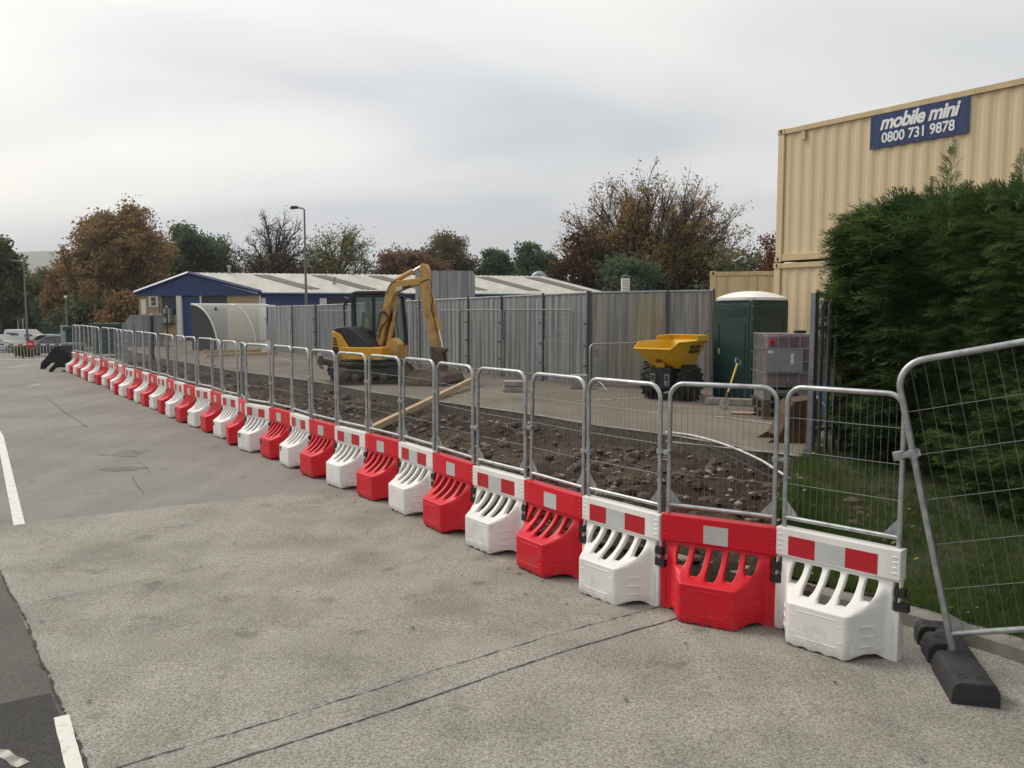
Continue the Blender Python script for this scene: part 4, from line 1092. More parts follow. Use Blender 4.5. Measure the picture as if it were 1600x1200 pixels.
sgn = thing('company_sign', 'blue rectangular sign with white lettering on the upper cream container', 'sign', (CB.x + .02, CB.y, CB.z + 2.915), crz)
mb.build('board', M['sign_blue'], sgn, smooth=False)
o = link('lettering', text_mesh('mobile mini', .375, M['sign_white'], shear=.28, offset=.012, extrude=.003, space=.93), sgn); o.location = ((s0 + s1) / 2, .002, sz0 + .465); o.rotation_euler = (R(90), 0, 0)
o.scale = (.93, 1, 1)
o = link('phone_number', text_mesh('0800 731 9878', .27, M['sign_white'], offset=.006, extrude=.003), sgn); o.location = ((s0 + s1) / 2, .002, sz0 + .175); o.rotation_euler = (R(90), 0, 0); o.scale = (.88, 1, 1)
mb = MB()
for u in (s0 + .06, (s0 + s1) / 2, s1 - .06):
    for z in (sz0 + .04, sz1 - .04): mb.lathe([(.012, -.003), (.009, .003)], 8, Matrix.Translation((u, .005, z)) @ Matrix.Rotation(R(90), 4, 'X'))
mb.build('fixing', M['grey_metal'], sgn)
mb = MB(); mb.bb(.62, .70, -.012, .03, 2.58, 2.76); mb.build('lashing_bracket', M['cream_rail'], up_, bevel=.006, smooth=False)
mb = MB(); mb.tube([(3.4, .04, .25), (3.4, .005, .6)], .02, 6); mb.build('drain_pipe', M['cream_rail'], up_)
# the container standing end-on behind the toilet
d0 = atY(1108, 500, 22.3); d1 = d0 + Vector((2.35, -.62, 0))
dz_ = math.atan2(d1.y - d0.y, d1.x - d0.x) + R(90)
cc = container('shipping_container', 'cream shipping container seen from its door end behind the green toilet', (d1.x, d1.y, .42), dz_, 6.06, 2.9, doors=True)
Wd = Vector((math.cos(dz_ + R(90)), math.sin(dz_ + R(90)), 0))
pL = Vector((d0.x, d0.y, .42)); cc.location = (pL - Wd * 2.44)

# ------------------------------------------------------------------ portable toilet
cn = atz(1173, 631, SITE); wcS = 1.06
wc = thing('portable_toilet', 'dark green portable toilet with white domed roof on the car park', 'portable toilet', (cn.x, cn.y, SITE), R(32))
mb = MB(); mb.bb(.0, wcS, .0, wcS, .06, 2.08); mb.build('cabin', M['wc_green'], wc, bevel=.035, seg=4)
mb = MB(); mb.bb(.04, wcS - .04, .04, wcS - .04, 0, .07); mb.build('skid', M['wc_green'], wc, smooth=False)
mb = MB(); nr = 9
prev = None
for k in range(nr + 1):   # rounded square dome
    f = max(0, (k - 2) / (nr - 2)); s_ = .585 * (1 - .96 * f) if k > 1 else .585 - .004 * (k == 0); z = 2.07 + (.055 if k else 0) + .135 * (1 - (1 - f) ** 2.4); ring = []
    for q in range(32):
        a = 2 * math.pi * q / 32; e = 4 - 1.8 * f; c_, s2 = math.cos(a), math.sin(a)
        rr = (abs(c_) ** e + abs(s2) ** e) ** (-1 / e) * s_; ring.append((wcS / 2 + rr * c_, wcS / 2 + rr * s2, z))
    mb.v += ring
    if k:
        for q in range(32): b0 = (k - 1) * 32; mb.f.append((b0 + q, b0 + (q + 1) % 32, b0 + 32 + (q + 1) % 32, b0 + 32 + q))
mb.f += [tuple(range(31, -1, -1)), tuple(nr * 32 + q for q in range(32))]
mb.build('roof', M['wc_white'], wc, ang=60)
for face in (0, 1):
    # face 0 looks to -y (right in the picture), face 1 to -x (left)
    fp = (lambda u, d, z: (u, d, z)) if face == 0 else (lambda u, d, z: (d, u, z))
    mb = MB(); prm = [(.09, .12), (.97, .12), (.97, 2.0), (.09, 2.0)]
    mb.prism(prm, -.012, .02, lambda a, z, d: fp(a, d, z)); dr = mb.build('door' if face else 'side_panel', M['wc_green'], wc, bevel=.01, smooth=False)
    mb = MB()
    for i in range(5):
        z = 1.78 + .035 * i; pts = [fp(.15 + .76 * k / 12, -.016, z - .05 * math.sin(math.pi * k / 12)) for k in range(13)]; mb.tube(pts, .007, 5)
    for u in (.18, .88): mb.tube([fp(u, -.016, .3), fp(u, -.016, 1.6)], .008, 5)
    mb.build('vent', M['wc_green'], dr)
mb = MB()
for z in (.35, .7, 1.05, 1.4, 1.7, 1.95): mb.box((-.004, -.004, z), (.03, .03, .02), Matrix.Rotation(R(45), 3, 'Z'))
mb.build('rivet', M['grey_metal'], wc, smooth=False)
mb = MB(); mb.box((-.02, .86, 1.02), (.04, .05, .12)); mb.build('latch', M['grey_metal'], wc, bevel=.006, smooth=False)
p = atz(1146, 633, SITE)
t = thing('concrete_kerb_stone', 'long grey concrete kerb stone lying at the foot of the toilet', 'kerb stone', (p.x - .05, p.y - .02, SITE), R(-22))
mb = MB(); mb.bb(-.5, .5, -.09, .09, 0, .14); mb.build('stone', M['cement'], t, bevel=.02, seg=2, smooth=False)
# shovel leaning on it
a, b = atz(1129, 640, SITE + .01), atY(1154, 562, cn.y - .15 + .12)
ax = (b - a); Ls = ax.length
sh = thing('shovel', 'shovel with yellow shaft and grey blade leaning against the toilet', 'shovel', tuple(a))
axn = ax.normalized(); sx = axn.cross(Vector((0, 1, 0))).normalized(); sn = sx.cross(axn)
P_ = lambda u, v, d: tuple(axn * u + sx * v + sn * d)
mb = MB(); mb.prism([(0, -.02), (.03, -.085), (.27, -.085), (.32, -.03), (.32, .03), (.27, .085), (.03, .085), (0, .02)], -.005, .005, lambda a_, b_, d: P_(a_, b_, d - .02 * (1 - abs(b_) / .09))); mb.build('blade', M['grey_metal'], sh, smooth=False)
mb = MB(); mb.tube([P_(.28, 0, 0), P_(.5, 0, .01)], [.017, .02], 8); mb.build('socket', M['machine_black'], sh)
M['shaft'] = mat('shaft', (.55, .36, .06), .5)
mb = MB(); mb.tube([P_(.48, 0, .01), P_(Ls - .14, 0, 0)], .019, 8); mb.build('shaft', M['shaft'], sh)
mb = MB(); mb.tube([P_(Ls - .15, 0, 0), P_(Ls - .1, -.055, 0), P_(Ls, -.06, 0), P_(Ls, .06, 0), P_(Ls - .1, .055, 0), P_(Ls - .15, 0, 0)], .012, 6); mb.build('grip', M['grey_metal'], sh)
M['pink_board'] = mat('pink_board', (.42, .27, .20), .8, col2=(.30, .22, .18), vscale=6)
p = atz(1165, 647, SITE)
t = thing('broken_board', 'broken pinkish board lying flat on the car park by the shovel', 'board', (p.x, p.y, SITE + .012), R(-12))
mb = MB(); mb.prism([(-.27, -.1), (.1, -.14), (.28, -.05), (.16, .1), (-.1, .13), (-.24, .05)], 0, .02, lambda x, y, d: (x, y, d)); mb.build('board', M['pink_board'], t, smooth=False)
mb = MB(); mb.prism([(.12, -.16), (.42, -.16), (.40, -.06), (.2, -.02)], .021, .035, lambda x, y, d: (x, y, d)); mb.build('splinter', M['wood_grey'], t, smooth=False)

# ------------------------------------------------------------------ liquid tank in a cage on pallets
pb = atz(1190, 656, SITE)
IX, IY = pb.x + .02, pb.y + .05; irz = R(-7)
M['tank'] = mat('tank', (.22, .17, .18), .3, col2=(.135, .085, .095), vscale=1.5, spec=.4)
M['cage'] = mat('cage', (.30, .31, .32), .45, .6)
for k in range(2):
    t = thing('timber_pallet', ['worn timber pallet on the ground, lowest under the caged tank', 'upper timber pallet between the caged tank and the lowest pallet'][k], 'pallet', (IX, IY, SITE + .165 * k), irz + R(2 * k), 'pallets under the caged tank')
    mb = MB()
    for i in range(6): y = .06 + i * .18; mb.bb(0, 1.25, y - .05, y + .05, .135, .158)
    mb.build('deck', M['wood_grey'], t, smooth=False)
    mb = MB()
    for y in (.07, .5, .93):
        mb.bb(0, 1.25, y - .05, y + .05, 0, .022)
        for x in (.07, .62, 1.18): mb.bb(x - .06, x + .06, y - .05, y + .05, .0225, .1345)
    mb.build('bearer', M['wood_grey'], t, smooth=False)
ibc = thing('caged_tank', 'square plastic tank of pinkish liquid in a steel cage on pallets', 'tank', (IX, IY, SITE + .33), irz)
mb = MB(); mb.bb(.05, 1.31, .05, .98, .20, 1.13); tk = mb.build('bottle', M['tank'], ibc, bevel=.07, seg=4)
mb = MB(); mb.bb(.60, .78, .42, .58, 1.13, 1.18); mb.build('cap', M['machine_black'], tk, bevel=.01)
mb = MB(); mb.bb(.02, 1.34, .02, 1.0, .12, .17); mb.bb(.02, .14, .02, 1.0, 0, .12); mb.bb(.6, .76, .02, 1.0, 0, .12); mb.bb(1.22, 1.34, .02, 1.0, 0, .12); mb.build('base_pallet', M['cage'], ibc, smooth=False)
mb = MB()
for z in (.24, .46, .66, .88, 1.12): mb.tube([(0, 0, z), (1.36, 0, z), (1.36, 1.02, z), (0, 1.02, z)], .010, 6, closed=True)
for u in np.linspace(.06, 1.30, 8):
    for y in (-.012, 1.03): mb.tube([(u, y, .16), (u, y, 1.13)], .009, 6)
for v in np.linspace(.1, .92, 6):
    for x in (-.012, 1.372): mb.tube([(x, v, .16), (x, v, 1.13)], .009, 6)
mb.build('cage', M['cage'], ibc)
mb = MB(); mb.bb(.03, .64, -.032, -.026, .48, .87); mb.build('label_plate', M['grey_metal'], ibc, smooth=False)
M['paper'] = mat('paper', (.6, .6, .6), .6)
for q in ((.06, .15, -.0355, -.0335, .80, .85), (.44, .49, -.0355, -.0335, .62, .80)): mb = MB(); mb.bb(*q); mb.build('paper_label', M['paper'], ibc, smooth=False)
mb = MB(); mb.bb(.10, .17, -.006, .046, .95, 1.02); mb.build('hazard_label', M['red_plastic'], ibc, smooth=False)
mb = MB(); mb.tube([(.42, .05, .27), (.42, -.06, .27), (.42, -.1, .22)], .035, 8); mb.build('valve', M['machine_black'], ibc)

# ------------------------------------------------------------------ palisade fence end, rusty bucket, blue board
pp = atz(1266, 716, SITE)
pal = thing('palisade_fence', 'grey steel palisade fence ending in a square post by the hedge', 'fence', (pp.x, pp.y, SITE - .06), R(33))
mb = MB(); mb.bb(-.035, .04, -.035, .04, 0, 2.12); mb.build('post', M['palisade'], pal, bevel=.008, smooth=False)
mb = MB(); mb.bb(.071, 1.5, .02, .055, .38, .43); mb.bb(.071, 1.5, .02, .055, 1.66, 1.71); mb.build('rail', M['palisade'], pal, smooth=False)
for i in range(9):
    u = .16 + i * .145; mb = MB()
    mb.prism([(u - .034, .1), (u + .034, .1), (u + .034, 1.95), (u, 2.06), (u - .034, 1.95)], -.004, .004, lambda a, z, d: (a, d - .016 + .6 * abs(a - u), z)); mb.build('pale', M['palisade'], pal, smooth=False)
mb = MB(); mb.tube([(-.052, -.02, 1.02), (-.10, -.03, 1.02), (-.10, -.03, 1.18), (-.052, -.02, 1.18)], .009, 6); mb.build('latch', M['palisade'], pal)
p = atz(1262, 701, SITE)
rb = thing('rusty_bucket', 'rusty brown curved digger bucket lying on the tarmac beside the palisade post', 'digger bucket', (p.x - .02, p.y + .5, SITE), 0)
s_ = 1300 / (p.y + .5)
prof = [(-.37, .0), (-.20, .10), (-.12, .26), (-.10, .42), (.0, .58), (.35, .62), (.40, .3), (.35, 0)]
for d_ in (0, .5): mb = MB(); mb.prism(prof, d_, d_ + .022, lambda a, z, d: (a, d, z)); mb.build('cheek', M['rust'], rb, smooth=False)
mb = MB()
for (a0, z0), (a1, z1) in zip(prof[1:-1], prof[2:]): mb.add([(a0, .023, z0), (a1, .023, z1), (a1, .499, z1), (a0, .499, z0), (a0 - .015, .023, z0 - .012), (a1 - .015, .023, z1 - .012), (a1 - .015, .499, z1 - .012), (a0 - .015, .499, z0 - .012)], [(0, 1, 2, 3), (4, 7, 6, 5), (0, 4, 5, 1), (1, 5, 6, 2), (2, 6, 7, 3), (3, 7, 4, 0)])
mb.build('shell', M['rust'], rb, smooth=False)
M['blue_board'] = mat('blue_board', (.03, .10, .19), .5, var=.3, vscale=5)
p = atz(1292, 668, SITE)
t = thing('blue_board', 'scuffed blue board leaning behind the palisade pales', 'board', (p.x, p.y, SITE), R(-20))
mb = MB(); mb.add([(-.3, 0, .04), (.3, 0, .04), (.3, .22, .62), (-.3, .22, .72), (-.3, .025, .03), (.3, .025, .03), (.3, .245, .61), (-.3, .245, .71)], [(0, 1, 2, 3), (4, 7, 6, 5), (0, 4, 5, 1), (1, 5, 6, 2), (2, 6, 7, 3), (3, 7, 4, 0)]); mb.build('board', M['blue_board'], t, smooth=False)
mb = MB(); mb.tube([(-.32, -.02, .66), (.1, -.04, .2)], .012, 6); mb.build('strap', M['paper'], t)

# ------------------------------------------------------------------ things lying in the trench
def hose(name, label, pxs, r_, mt):
    pts = curve([atz(x, y, z) for x, y, z in pxs], 8); mb = MB(); mb.tube(pts, r_, 8)
    return tag(mb.build(name, mt), label, name.replace('_', ' '))
M['conduit'] = mat('conduit', (.62, .61, .57), .5)
hose('conduit', 'white plastic conduit trailing over the tarmac lip into the trench', [(1040, 675, .43), (1075, 679, .43), (1109, 687, .43), (1147, 700, .42), (1189, 719, .37), (1214, 735, .36), (1250, 757, .34)], .014, M['conduit'])
hose('cable', 'thin dark cable sagging from the tarmac into the trench', [(1044, 676, .42), (1085, 683, .41), (1109, 699, .36), (1147, 716, .33), (1180, 733, .33), (1205, 746, .32), (1228, 754, .31)], .008, M['machine_black'])
a, b = atz(579, 671, .30), atY(741, 592, 20.6)
ax = (b - a).normalized(); sd_ = ax.cross(Vector((0, 0, 1))).normalized(); un = sd_.cross(ax)
pk = MB(); Lp = (b - a).length
for u0, u1 in ((0, Lp),):
    pk.add([tuple(ax * u + sd_ * s2 + un * h) for u in (0, Lp) for s2, h in ((-.05, -.055), (.05, -.055), (.05, .055), (-.05, .055))], [(0, 1, 2, 3), (4, 7, 6, 5), (0, 4, 5, 1), (1, 5, 6, 2), (2, 6, 7, 3), (3, 7, 4, 0)])
o = pk.build('timber_plank', M['wood'], None, bevel=.004, smooth=False); o.location = a
tag(o, 'long pale timber plank propped from the trench up onto the excavator bucket', 'plank')

# ------------------------------------------------------------------ mini excavator
eo = atz(590, 596, SITE); KX = .003117
ex = thing('mini_excavator', 'yellow and black mini excavator with its bucket resting on the tarmac', 'excavator', (eo.x, eo.y, SITE))
yw = R(15); ec, es = math.cos(yw), math.sin(yw)
def HP(f, r_, z): return (f * ec - r_ * es, -f * es - r_ * ec, z)
uw = R(15); uc, us_ = math.cos(uw), math.sin(uw)
def UP(f, r_, z): return (f * uc + r_ * us_ - .2, f * us_ - r_ * uc, z)
def poly_px(pts, roff): return [(((cx - 500) * KX + roff * es) / ec, (1070 - cy) * KX) for cx, cy in pts]
for side in (1, -1):
    tr = MB(); n_ = 40; outer = []; inner = []
    def stad(rr, n_=44, half=.80, zc=.275):
        out = []
        for k in range(n_):
            a = 2 * math.pi * k / n_
            out.append((half * (1 if math.cos(a) > 0 else -1) + rr * math.cos(a), zc + rr * math.sin(a)))
        return out
    o_, i_ = stad(.265), stad(.205)
    for d in (side * .58, side * .92):
        pass
    vs = []
    for a, z in o_: vs.append(UP(a, side * .58, z)); vs.append(UP(a, side * .92, z))
    for a, z in i_: vs.append(UP(a, side * .58, z)); vs.append(UP(a, side * .92, z))
    fs = []; n_ = 44
    for k in range(n_):
        j = (k + 1) % n_; fs += [(2 * k, 2 * k + 1, 2 * j + 1, 2 * j), (2 * n_ + 2 * k, 2 * n_ + 2 * j, 2 * n_ + 2 * j + 1, 2 * n_ + 2 * k + 1), (2 * k, 2 * j, 2 * n_ + 2 * j, 2 * n_ + 2 * k), (2 * k + 1, 2 * n_ + 2 * k + 1, 2 * n_ + 2 * j + 1, 2 * j + 1)]
    tr.add(vs, fs)
    # lugs
    per = [(a, z) for a, z in stad(.272, 44)]
    lug = []
    L0 = [(-.8 + 1.6 * k / 14, .275 + .27) for k in range(15)] + [(-.8 + 1.6 * k / 14, .275 - .262) for k in range(15)]
    for a, z in L0: tr.box(UP(a, side * .75, z), (.05, .33, .022), Matrix.Rotation(uw, 3, 'Z'))
    for k in range(-3, 4):
        for e in (-1, 1):
            a = math.radians(k * 25) + (0 if e > 0 else math.pi); q = UP(e * .8 + .272 * math.cos(a), side * .75, .275 + .272 * math.sin(a))
            tr.box(q, (.03, .33, .05), Matrix.Rotation(uw, 3, 'Z') @ Matrix.Rotation(-a, 3, 'Y'))
    tk = tr.build('track', M['track'], ex, smooth=False)
    fr2 = MB(); fr2.prism([(-.72, .2), (.72, .2), (.66, .40), (-.66, .40)], side * .63, side * .87, lambda a, z, d: UP(a, d, z)); fr2.build('track_frame', M['machine_black'], tk, smooth=False)
    wl = MB()
    for a, rr in ((-.8, .19), (.8, .2), (-.45, .1), (-.1, .1), (.25, .1)):
        zc = .275 if rr > .15 else .17
        Mt = Matrix.Translation(UP(a, side * .75, zc)) @ Matrix.Rotation(uw, 4, 'Z') @ Matrix.Rotation(R(90), 4, 'X'); wl.lathe([(rr * .4, -.16), (rr, -.13), (rr, .13), (rr * .4, .16)], 18, Mt)
    wl.build('roller', M['steel_dirty'], tk)
mb = MB(); mb.prism([(-.5, .25), (.5, .25), (.5, .5), (-.5, .5)], -.58, .58, UP_ := (lambda a, z, d: UP(a, d, z))); mb.lathe([(.42, .48), (.42, .62)], 24, Matrix.Translation((-.2, 0, 0))); mb.build('undercarriage', M['machine_black'], ex, smooth=False)
mb = MB(); mb.prism([(-1.32, .42), (-1.22, .40), (-1.26, .55), (-1.24, .74), (-1.34, .74), (-1.38, .58)], -.90, .90, UP_)
for r_ in (-.45, .45): mb.prism([(-1.25, .5), (-.5, .34), (-.5, .44), (-1.25, .62)], r_ - .05, r_ + .05, UP_)
mb.build('dozer_blade', M['steel_dirty'], ex, smooth=False)
# house: yellow lower body with rounded tail
bw = MB(); pr = []
def houseplan(z0, z1, fr, rr=.86, ff=.5, mbx=None, round_=.5):
    pts = [(ff, -rr), (ff, rr)]
    for k in range(13):
        a = math.pi / 2 * k / 12 * 2; pts.append((fr + round_ - round_ * math.sin(a) , rr * math.cos(a)))
    (mbx or bw).prism(pts, z0, z1, lambda a, b, d: HP(a, b, d))
houseplan(.62, .94, -.98)
bw.build('house_body', M['yellow'], ex, bevel=.02, ang=40)
R8 = .80
cw = poly_px([(155, 640), (175, 635), (235, 665), (312, 785), (312, 862), (158, 866)], R8); mb = MB(); mb.prism(cw, .30, R8 + .03, lambda a, z, d: HP(a, d, z))
mb.prism([(a, z) for a, z in cw], -.78, .30, lambda a, z, d: HP(a + .06, d, z)); mb.build('counterweight', M['yellow'], ex, bevel=.04, seg=3, smooth=False)
mb = MB(); mb.prism(poly_px([(312, 785), (478, 782), (478, 862), (312, 862)], R8), .35, R8 + .02, lambda a, z, d: HP(a, d, z)); mb.build('side_door', M['yellow'], ex, bevel=.015, smooth=False)
mb = MB()
for k in range(4): mb.prism(poly_px([(166, 690 + 18 * k), (196 + 4 * k, 690 + 18 * k), (199 + 4 * k, 702 + 18 * k), (166, 702 + 18 * k)], R8), R8 + .031, R8 + .035, lambda a, z, d: HP(a, d, z))
mb.prism(poly_px([(164, 765), (214, 765), (216, 828), (164, 832)], R8), R8 + .031, R8 + .035, lambda a, z, d: HP(a, d, z)); mb.build('side_grille', M['machine_black'], ex, smooth=False)
hd_ = poly_px([(158, 636), (172, 612), (215, 600), (300, 600), (352, 628), (420, 690), (482, 742), (486, 780), (312, 780), (236, 660)], R8)
mb = MB(); mb.prism(hd_, .12, R8, lambda a, z, d: HP(a, d, z)); mb.build('engine_hood', M['hood'], ex, bevel=.09, seg=4, ang=50)
# cab on the far side
cf0, cf1, cr0, cr1, cz0, cz1 = -.62, .50, .08, -.80, .95, 2.30
pill = MB()
for f, r_, lean in ((cf0, cr0, 0), (cf0, cr1, 0), (cf1, cr0, -.10), (cf1, cr1, -.10), (-.05, cr0, 0), (-.05, cr1, 0)):
    w_ = .055 if f != -.05 else .04
    vs = [HP(f + a, r_ + b, cz0) for a in (-w_, w_) for b in (-w_, w_)] + [HP(f + lean + a, r_ + b, cz1) for a in (-w_, w_) for b in (-w_, w_)]
    pill.add(vs, [(0, 1, 3, 2), (4, 6, 7, 5), (0, 2, 6, 4), (1, 5, 7, 3), (0, 4, 5, 1), (2, 3, 7, 6)])
for r_ in (cr0, cr1): pill.prism([(cf0 - .03, 1.30), (-.06, 1.30), (-.06, 1.36), (cf0 - .03, 1.36)], r_ - .03, r_ + .03, lambda a, z, d: HP(a, d, z))
for z in (cz1 - .03, cz0 + .03):
    o2 = -.09 if z > 2 else 0
    for (a, b), (c_, d_) in (((cf0, cr0), (cf1 + o2, cr0)), ((cf0, cr1), (cf1 + o2, cr1)), ((cf0, cr0), (cf0, cr1)), ((cf1 + o2, cr0), (cf1 + o2, cr1))): pill.tube([HP(a, b, z), HP(c_, d_, z)], .035, 6)
cab = pill.build('cab_frame', M['machine_black'], ex, bevel=.01, smooth=False)
mb = MB(); mb.prism([(cf0 - .06, cz1), (cf1 - .04, cz1), (cf1 - .05, cz1 + .07), (cf1 - .25, cz1 + .10), (cf0 + .1, cz1 + .10), (cf0 - .06, cz1 + .06)], cr1 - .05, cr0 + .05, lambda a, z, d: HP(a, d, z)); mb.build('cab_roof', M['machine_black'], ex, bevel=.025, seg=3, smooth=False)
M['cab_glass'] = m = bpy.data.materials.new('cab_glass'); m.use_nodes = True
b_ = m.node_tree.nodes['Principled BSDF']; b_.inputs['Base Color'].default_value = (.20, .27, .245, 1); b_.inputs['Roughness'].default_value = .04; b_.inputs['Alpha'].default_value = .34
for r_ in (cr0, cr1):
    for w_ in ([(cf0 + .03, 1.37), (-.08, 1.37), (-.08, cz1 - .06), (cf0 + .03, cz1 - .06)], [(-.02, 1.0), (cf1 - .04, 1.0), (cf1 - .13, cz1 - .06), (-.02, cz1 - .06)]):
        mb = MB(); mb.prism(w_, r_ - .004, r_ + .004, lambda a, z, d: HP(a, d, z)); mb.build('side_window', M['cab_glass'], ex, smooth=False)
mb = MB(); mb.add([HP(cf1, cr0 - .04, 1.0), HP(cf1, cr1 + .04, 1.0), HP(cf1 - .095, cr1 + .04, cz1 - .07), HP(cf1 - .095, cr0 - .04, cz1 - .07), HP(cf1 - .008, cr0 - .04, 1.0), HP(cf1 - .008, cr1 + .04, 1.0), HP(cf1 - .103, cr1 + .04, cz1 - .07), HP(cf1 - .103, cr0 - .04, cz1 - .07)], [(0, 1, 2, 3), (4, 7, 6, 5), (0, 4, 5, 1), (1, 5, 6, 2), (2, 6, 7, 3), (3, 7, 4, 0)])
mb.build('windscreen', M['cab_glass'], ex, smooth=False)
mb = MB(); mb.prism([(-.45, .97), (-.02, .97), (-.02, 1.25), (-.36, 1.32), (-.42, 1.85), (-.52, 1.85), (-.56, 1.2)], -.58, -.16, lambda a, z, d: HP(a, d, z)); mb.build('seat', M['machine_black'], ex, bevel=.03, smooth=False)
M['hi_vis'] = mat('hi_vis', (.55, .58, .20), .6)
mb = MB(); mb.prism([(-.40, 1.42), (-.30, 1.42), (-.30, 1.68), (-.40, 1.68)], -.14, -.12, lambda a, z, d: HP(a, d, z)); mb.build('safety_notice', M['hi_vis'], ex, smooth=False)
for r_ in (-.15, -.60): mb = MB(); mb.tube([HP(.1, r_, .97), HP(.14, r_, 1.4)], .015, 6); mb.lathe([(.02, -.04), (.025, .05)], 8, Matrix.Translation(HP(.14, r_, 1.42))); mb.build('control_lever', M['machine_black'], ex)
mb = MB(); mb.tube([HP(-.78, .3, 1.40), HP(-.80, .32, 2.0), HP(-.74, .32, 2.14)], .014, 6); q = HP(-.72, .34, 2.12); mb.box(q, (.05, .14, .20)); mb.build('mirror', M['machine_black'], ex, bevel=.01)
mb = MB(); mb.box(HP(-.72, .30, 2.2), (.10, .06, .07)); mb.build('lamp', M['grey_metal'], ex, bevel=.01)
# swing post, boom, arm
br = .20
mb = MB(); mb.lathe([(.17, .66), (.17, 1.05)], 18, Matrix.Translation(HP(.60, br, 0))); mb.prism([(.40, .66), (.75, .66), (.78, 1.0), (.62, 1.18), (.42, 1.0)], br - .20, br + .20, lambda a, z, d: HP(a, d, z)); mb.build('swing_post', M['yellow_boom'], ex, bevel=.02, ang=40)
boom = poly_px([(520, 705), (540, 615), (562, 520), (592, 385), (606, 325), (630, 270), (662, 236), (700, 222), (790, 212), (850, 206), (898, 200), (918, 214), (920, 240), (898, 254), (840, 266), (770, 288), (708, 314), (672, 344), (648, 398), (622, 500), (596, 604), (578, 718), (566, 762), (536, 758)], br)
mb = MB(); mb.prism(boom, br - .115, br + .115, lambda a, z, d: HP(a, d, z)); bm_ = mb.build('boom', M['yellow_boom'], ex, bevel=.015, seg=2, smooth=False)
def P2(cx, cy, r_=br): a, z = poly_px([(cx, cy)], r_)[0]; return HP(a, r_, z)
mb = MB(); mb.tube([P2(596, 806), P2(654, 560)], .062, 12); mb.tube([P2(654, 560), P2(694, 350)], .036, 12); mb.build('boom_cylinder', M['yellow_boom'], ex)
mb = MB(); mb.prism(poly_px([(640, 250), (690, 205), (720, 232), (690, 246)], br), br - .07, br + .07, lambda a, z, d: HP(a, d, z)); mb.tube([P2(678, 218), P2(832, 142)], .065, 12); mb.build('arm_cylinder', M['yellow_boom'], ex)
mb = MB(); mb.tube([P2(830, 143), P2(910, 98)], .032, 10); mb.build('cylinder_rod', M['chrome'], ex)
arm = poly_px([(898, 96), (916, 84), (944, 86), (966, 116), (974, 150), (968, 240), (982, 330), (994, 430), (1012, 560), (1036, 690), (1050, 775), (1044, 798), (1000, 796), (988, 760), (958, 600), (930, 480), (912, 380), (902, 262)], br)
mb = MB(); mb.prism(arm, br - .10, br + .10, lambda a, z, d: HP(a, d, z)); mb.build('arm', M['yellow_boom'], ex, bevel=.014, smooth=False)
mb = MB(); mb.tube([P2(992, 372), P2(1046, 632)], .058, 12); mb.prism(poly_px([(968, 330), (1000, 345), (1006, 380), (984, 400)], br), br - .05, br + .05, lambda a, z, d: HP(a, d, z)); mb.build('bucket_cylinder', M['yellow_boom'], ex)
mb = MB(); mb.tube([P2(1046, 632), P2(1076, 772)], .031, 10); mb.build('bucket_rod', M['chrome'], ex)
mb = MB()
for d in (-.12, .12):
    mb.prism(poly_px([(986, 762), (1048, 775), (1112, 782), (1108, 800), (1090, 812), (1098, 880), (1104, 950), (1004, 950), (1000, 880), (990, 820)], br), br + d - .03, br + d + .03, lambda a, z, d_: HP(a, d_, z))
mb.tube([P2(1000, 790, br - .17), P2(1000, 790, br + .17)], .04, 10); mb.tube([P2(1092, 792, br - .16), P2(1092, 792, br + .16)], .035, 10); mb.tube([P2(1020, 930, br - .17), P2(1020, 930, br + .17)], .035, 10); mb.build('linkage', M['steel_dirty'], ex, smooth=False)
# wide grading bucket
M['spoil'] = mat('spoil', (.30, .245, .17), .95, col2=(.17, .135, .095), vscale=5, bump=.8, bscale=12)
bp_ = [(1.16, .02), (1.27, .30), (1.42, .40), (1.66, .42), (1.95, .36), (2.16, .24), (2.24, .08), (2.2, .02)]
bk = MB(); w0, w1 = br - .78, br + .78
for (a0, z0), (a1, z1) in zip(bp_[2:], bp_[3:]):
    bk.add([HP(a0, w0, z0), HP(a1, w0, z1), HP(a1, w1, z1), HP(a0, w1, z0), HP(a0 - .01, w0, z0 - .03), HP(a1 - .025, w0, z1 - .015), HP(a1 - .025, w1, z1 - .015), HP(a0 - .01, w1, z0 - .03)], [(0, 1, 2, 3), (4, 7, 6, 5), (0, 4, 5, 1), (1, 5, 6, 2), (2, 6, 7, 3), (3, 7, 4, 0)])
bk.prism([(1.10, .0), (1.30, .0), (2.2, .0), (2.2, .025), (1.3, .03), (1.1, .012)], w0, w1, lambda a, z, d: HP(a, d, z))
bo = bk.build('bucket', M['steel_dirty'], ex, smooth=False)
for d in (w0, w1): sdm = MB(); sdm.prism(bp_, d - .014, d + .014, lambda a, z, d_: HP(a, d_, z)); sdm.build('bucket_cheek', M['bucket'], bo, smooth=False)
mb = MB(); mb.prism([(1.18, .03), (2.1, .03), (2.0, .20), (1.7, .26), (1.45, .20), (1.3, .21)], w0 + .02, w1 - .02, lambda a, z, d: HP(a, d, z)); mb.build('spoil', M['spoil'], bo, smooth=False)
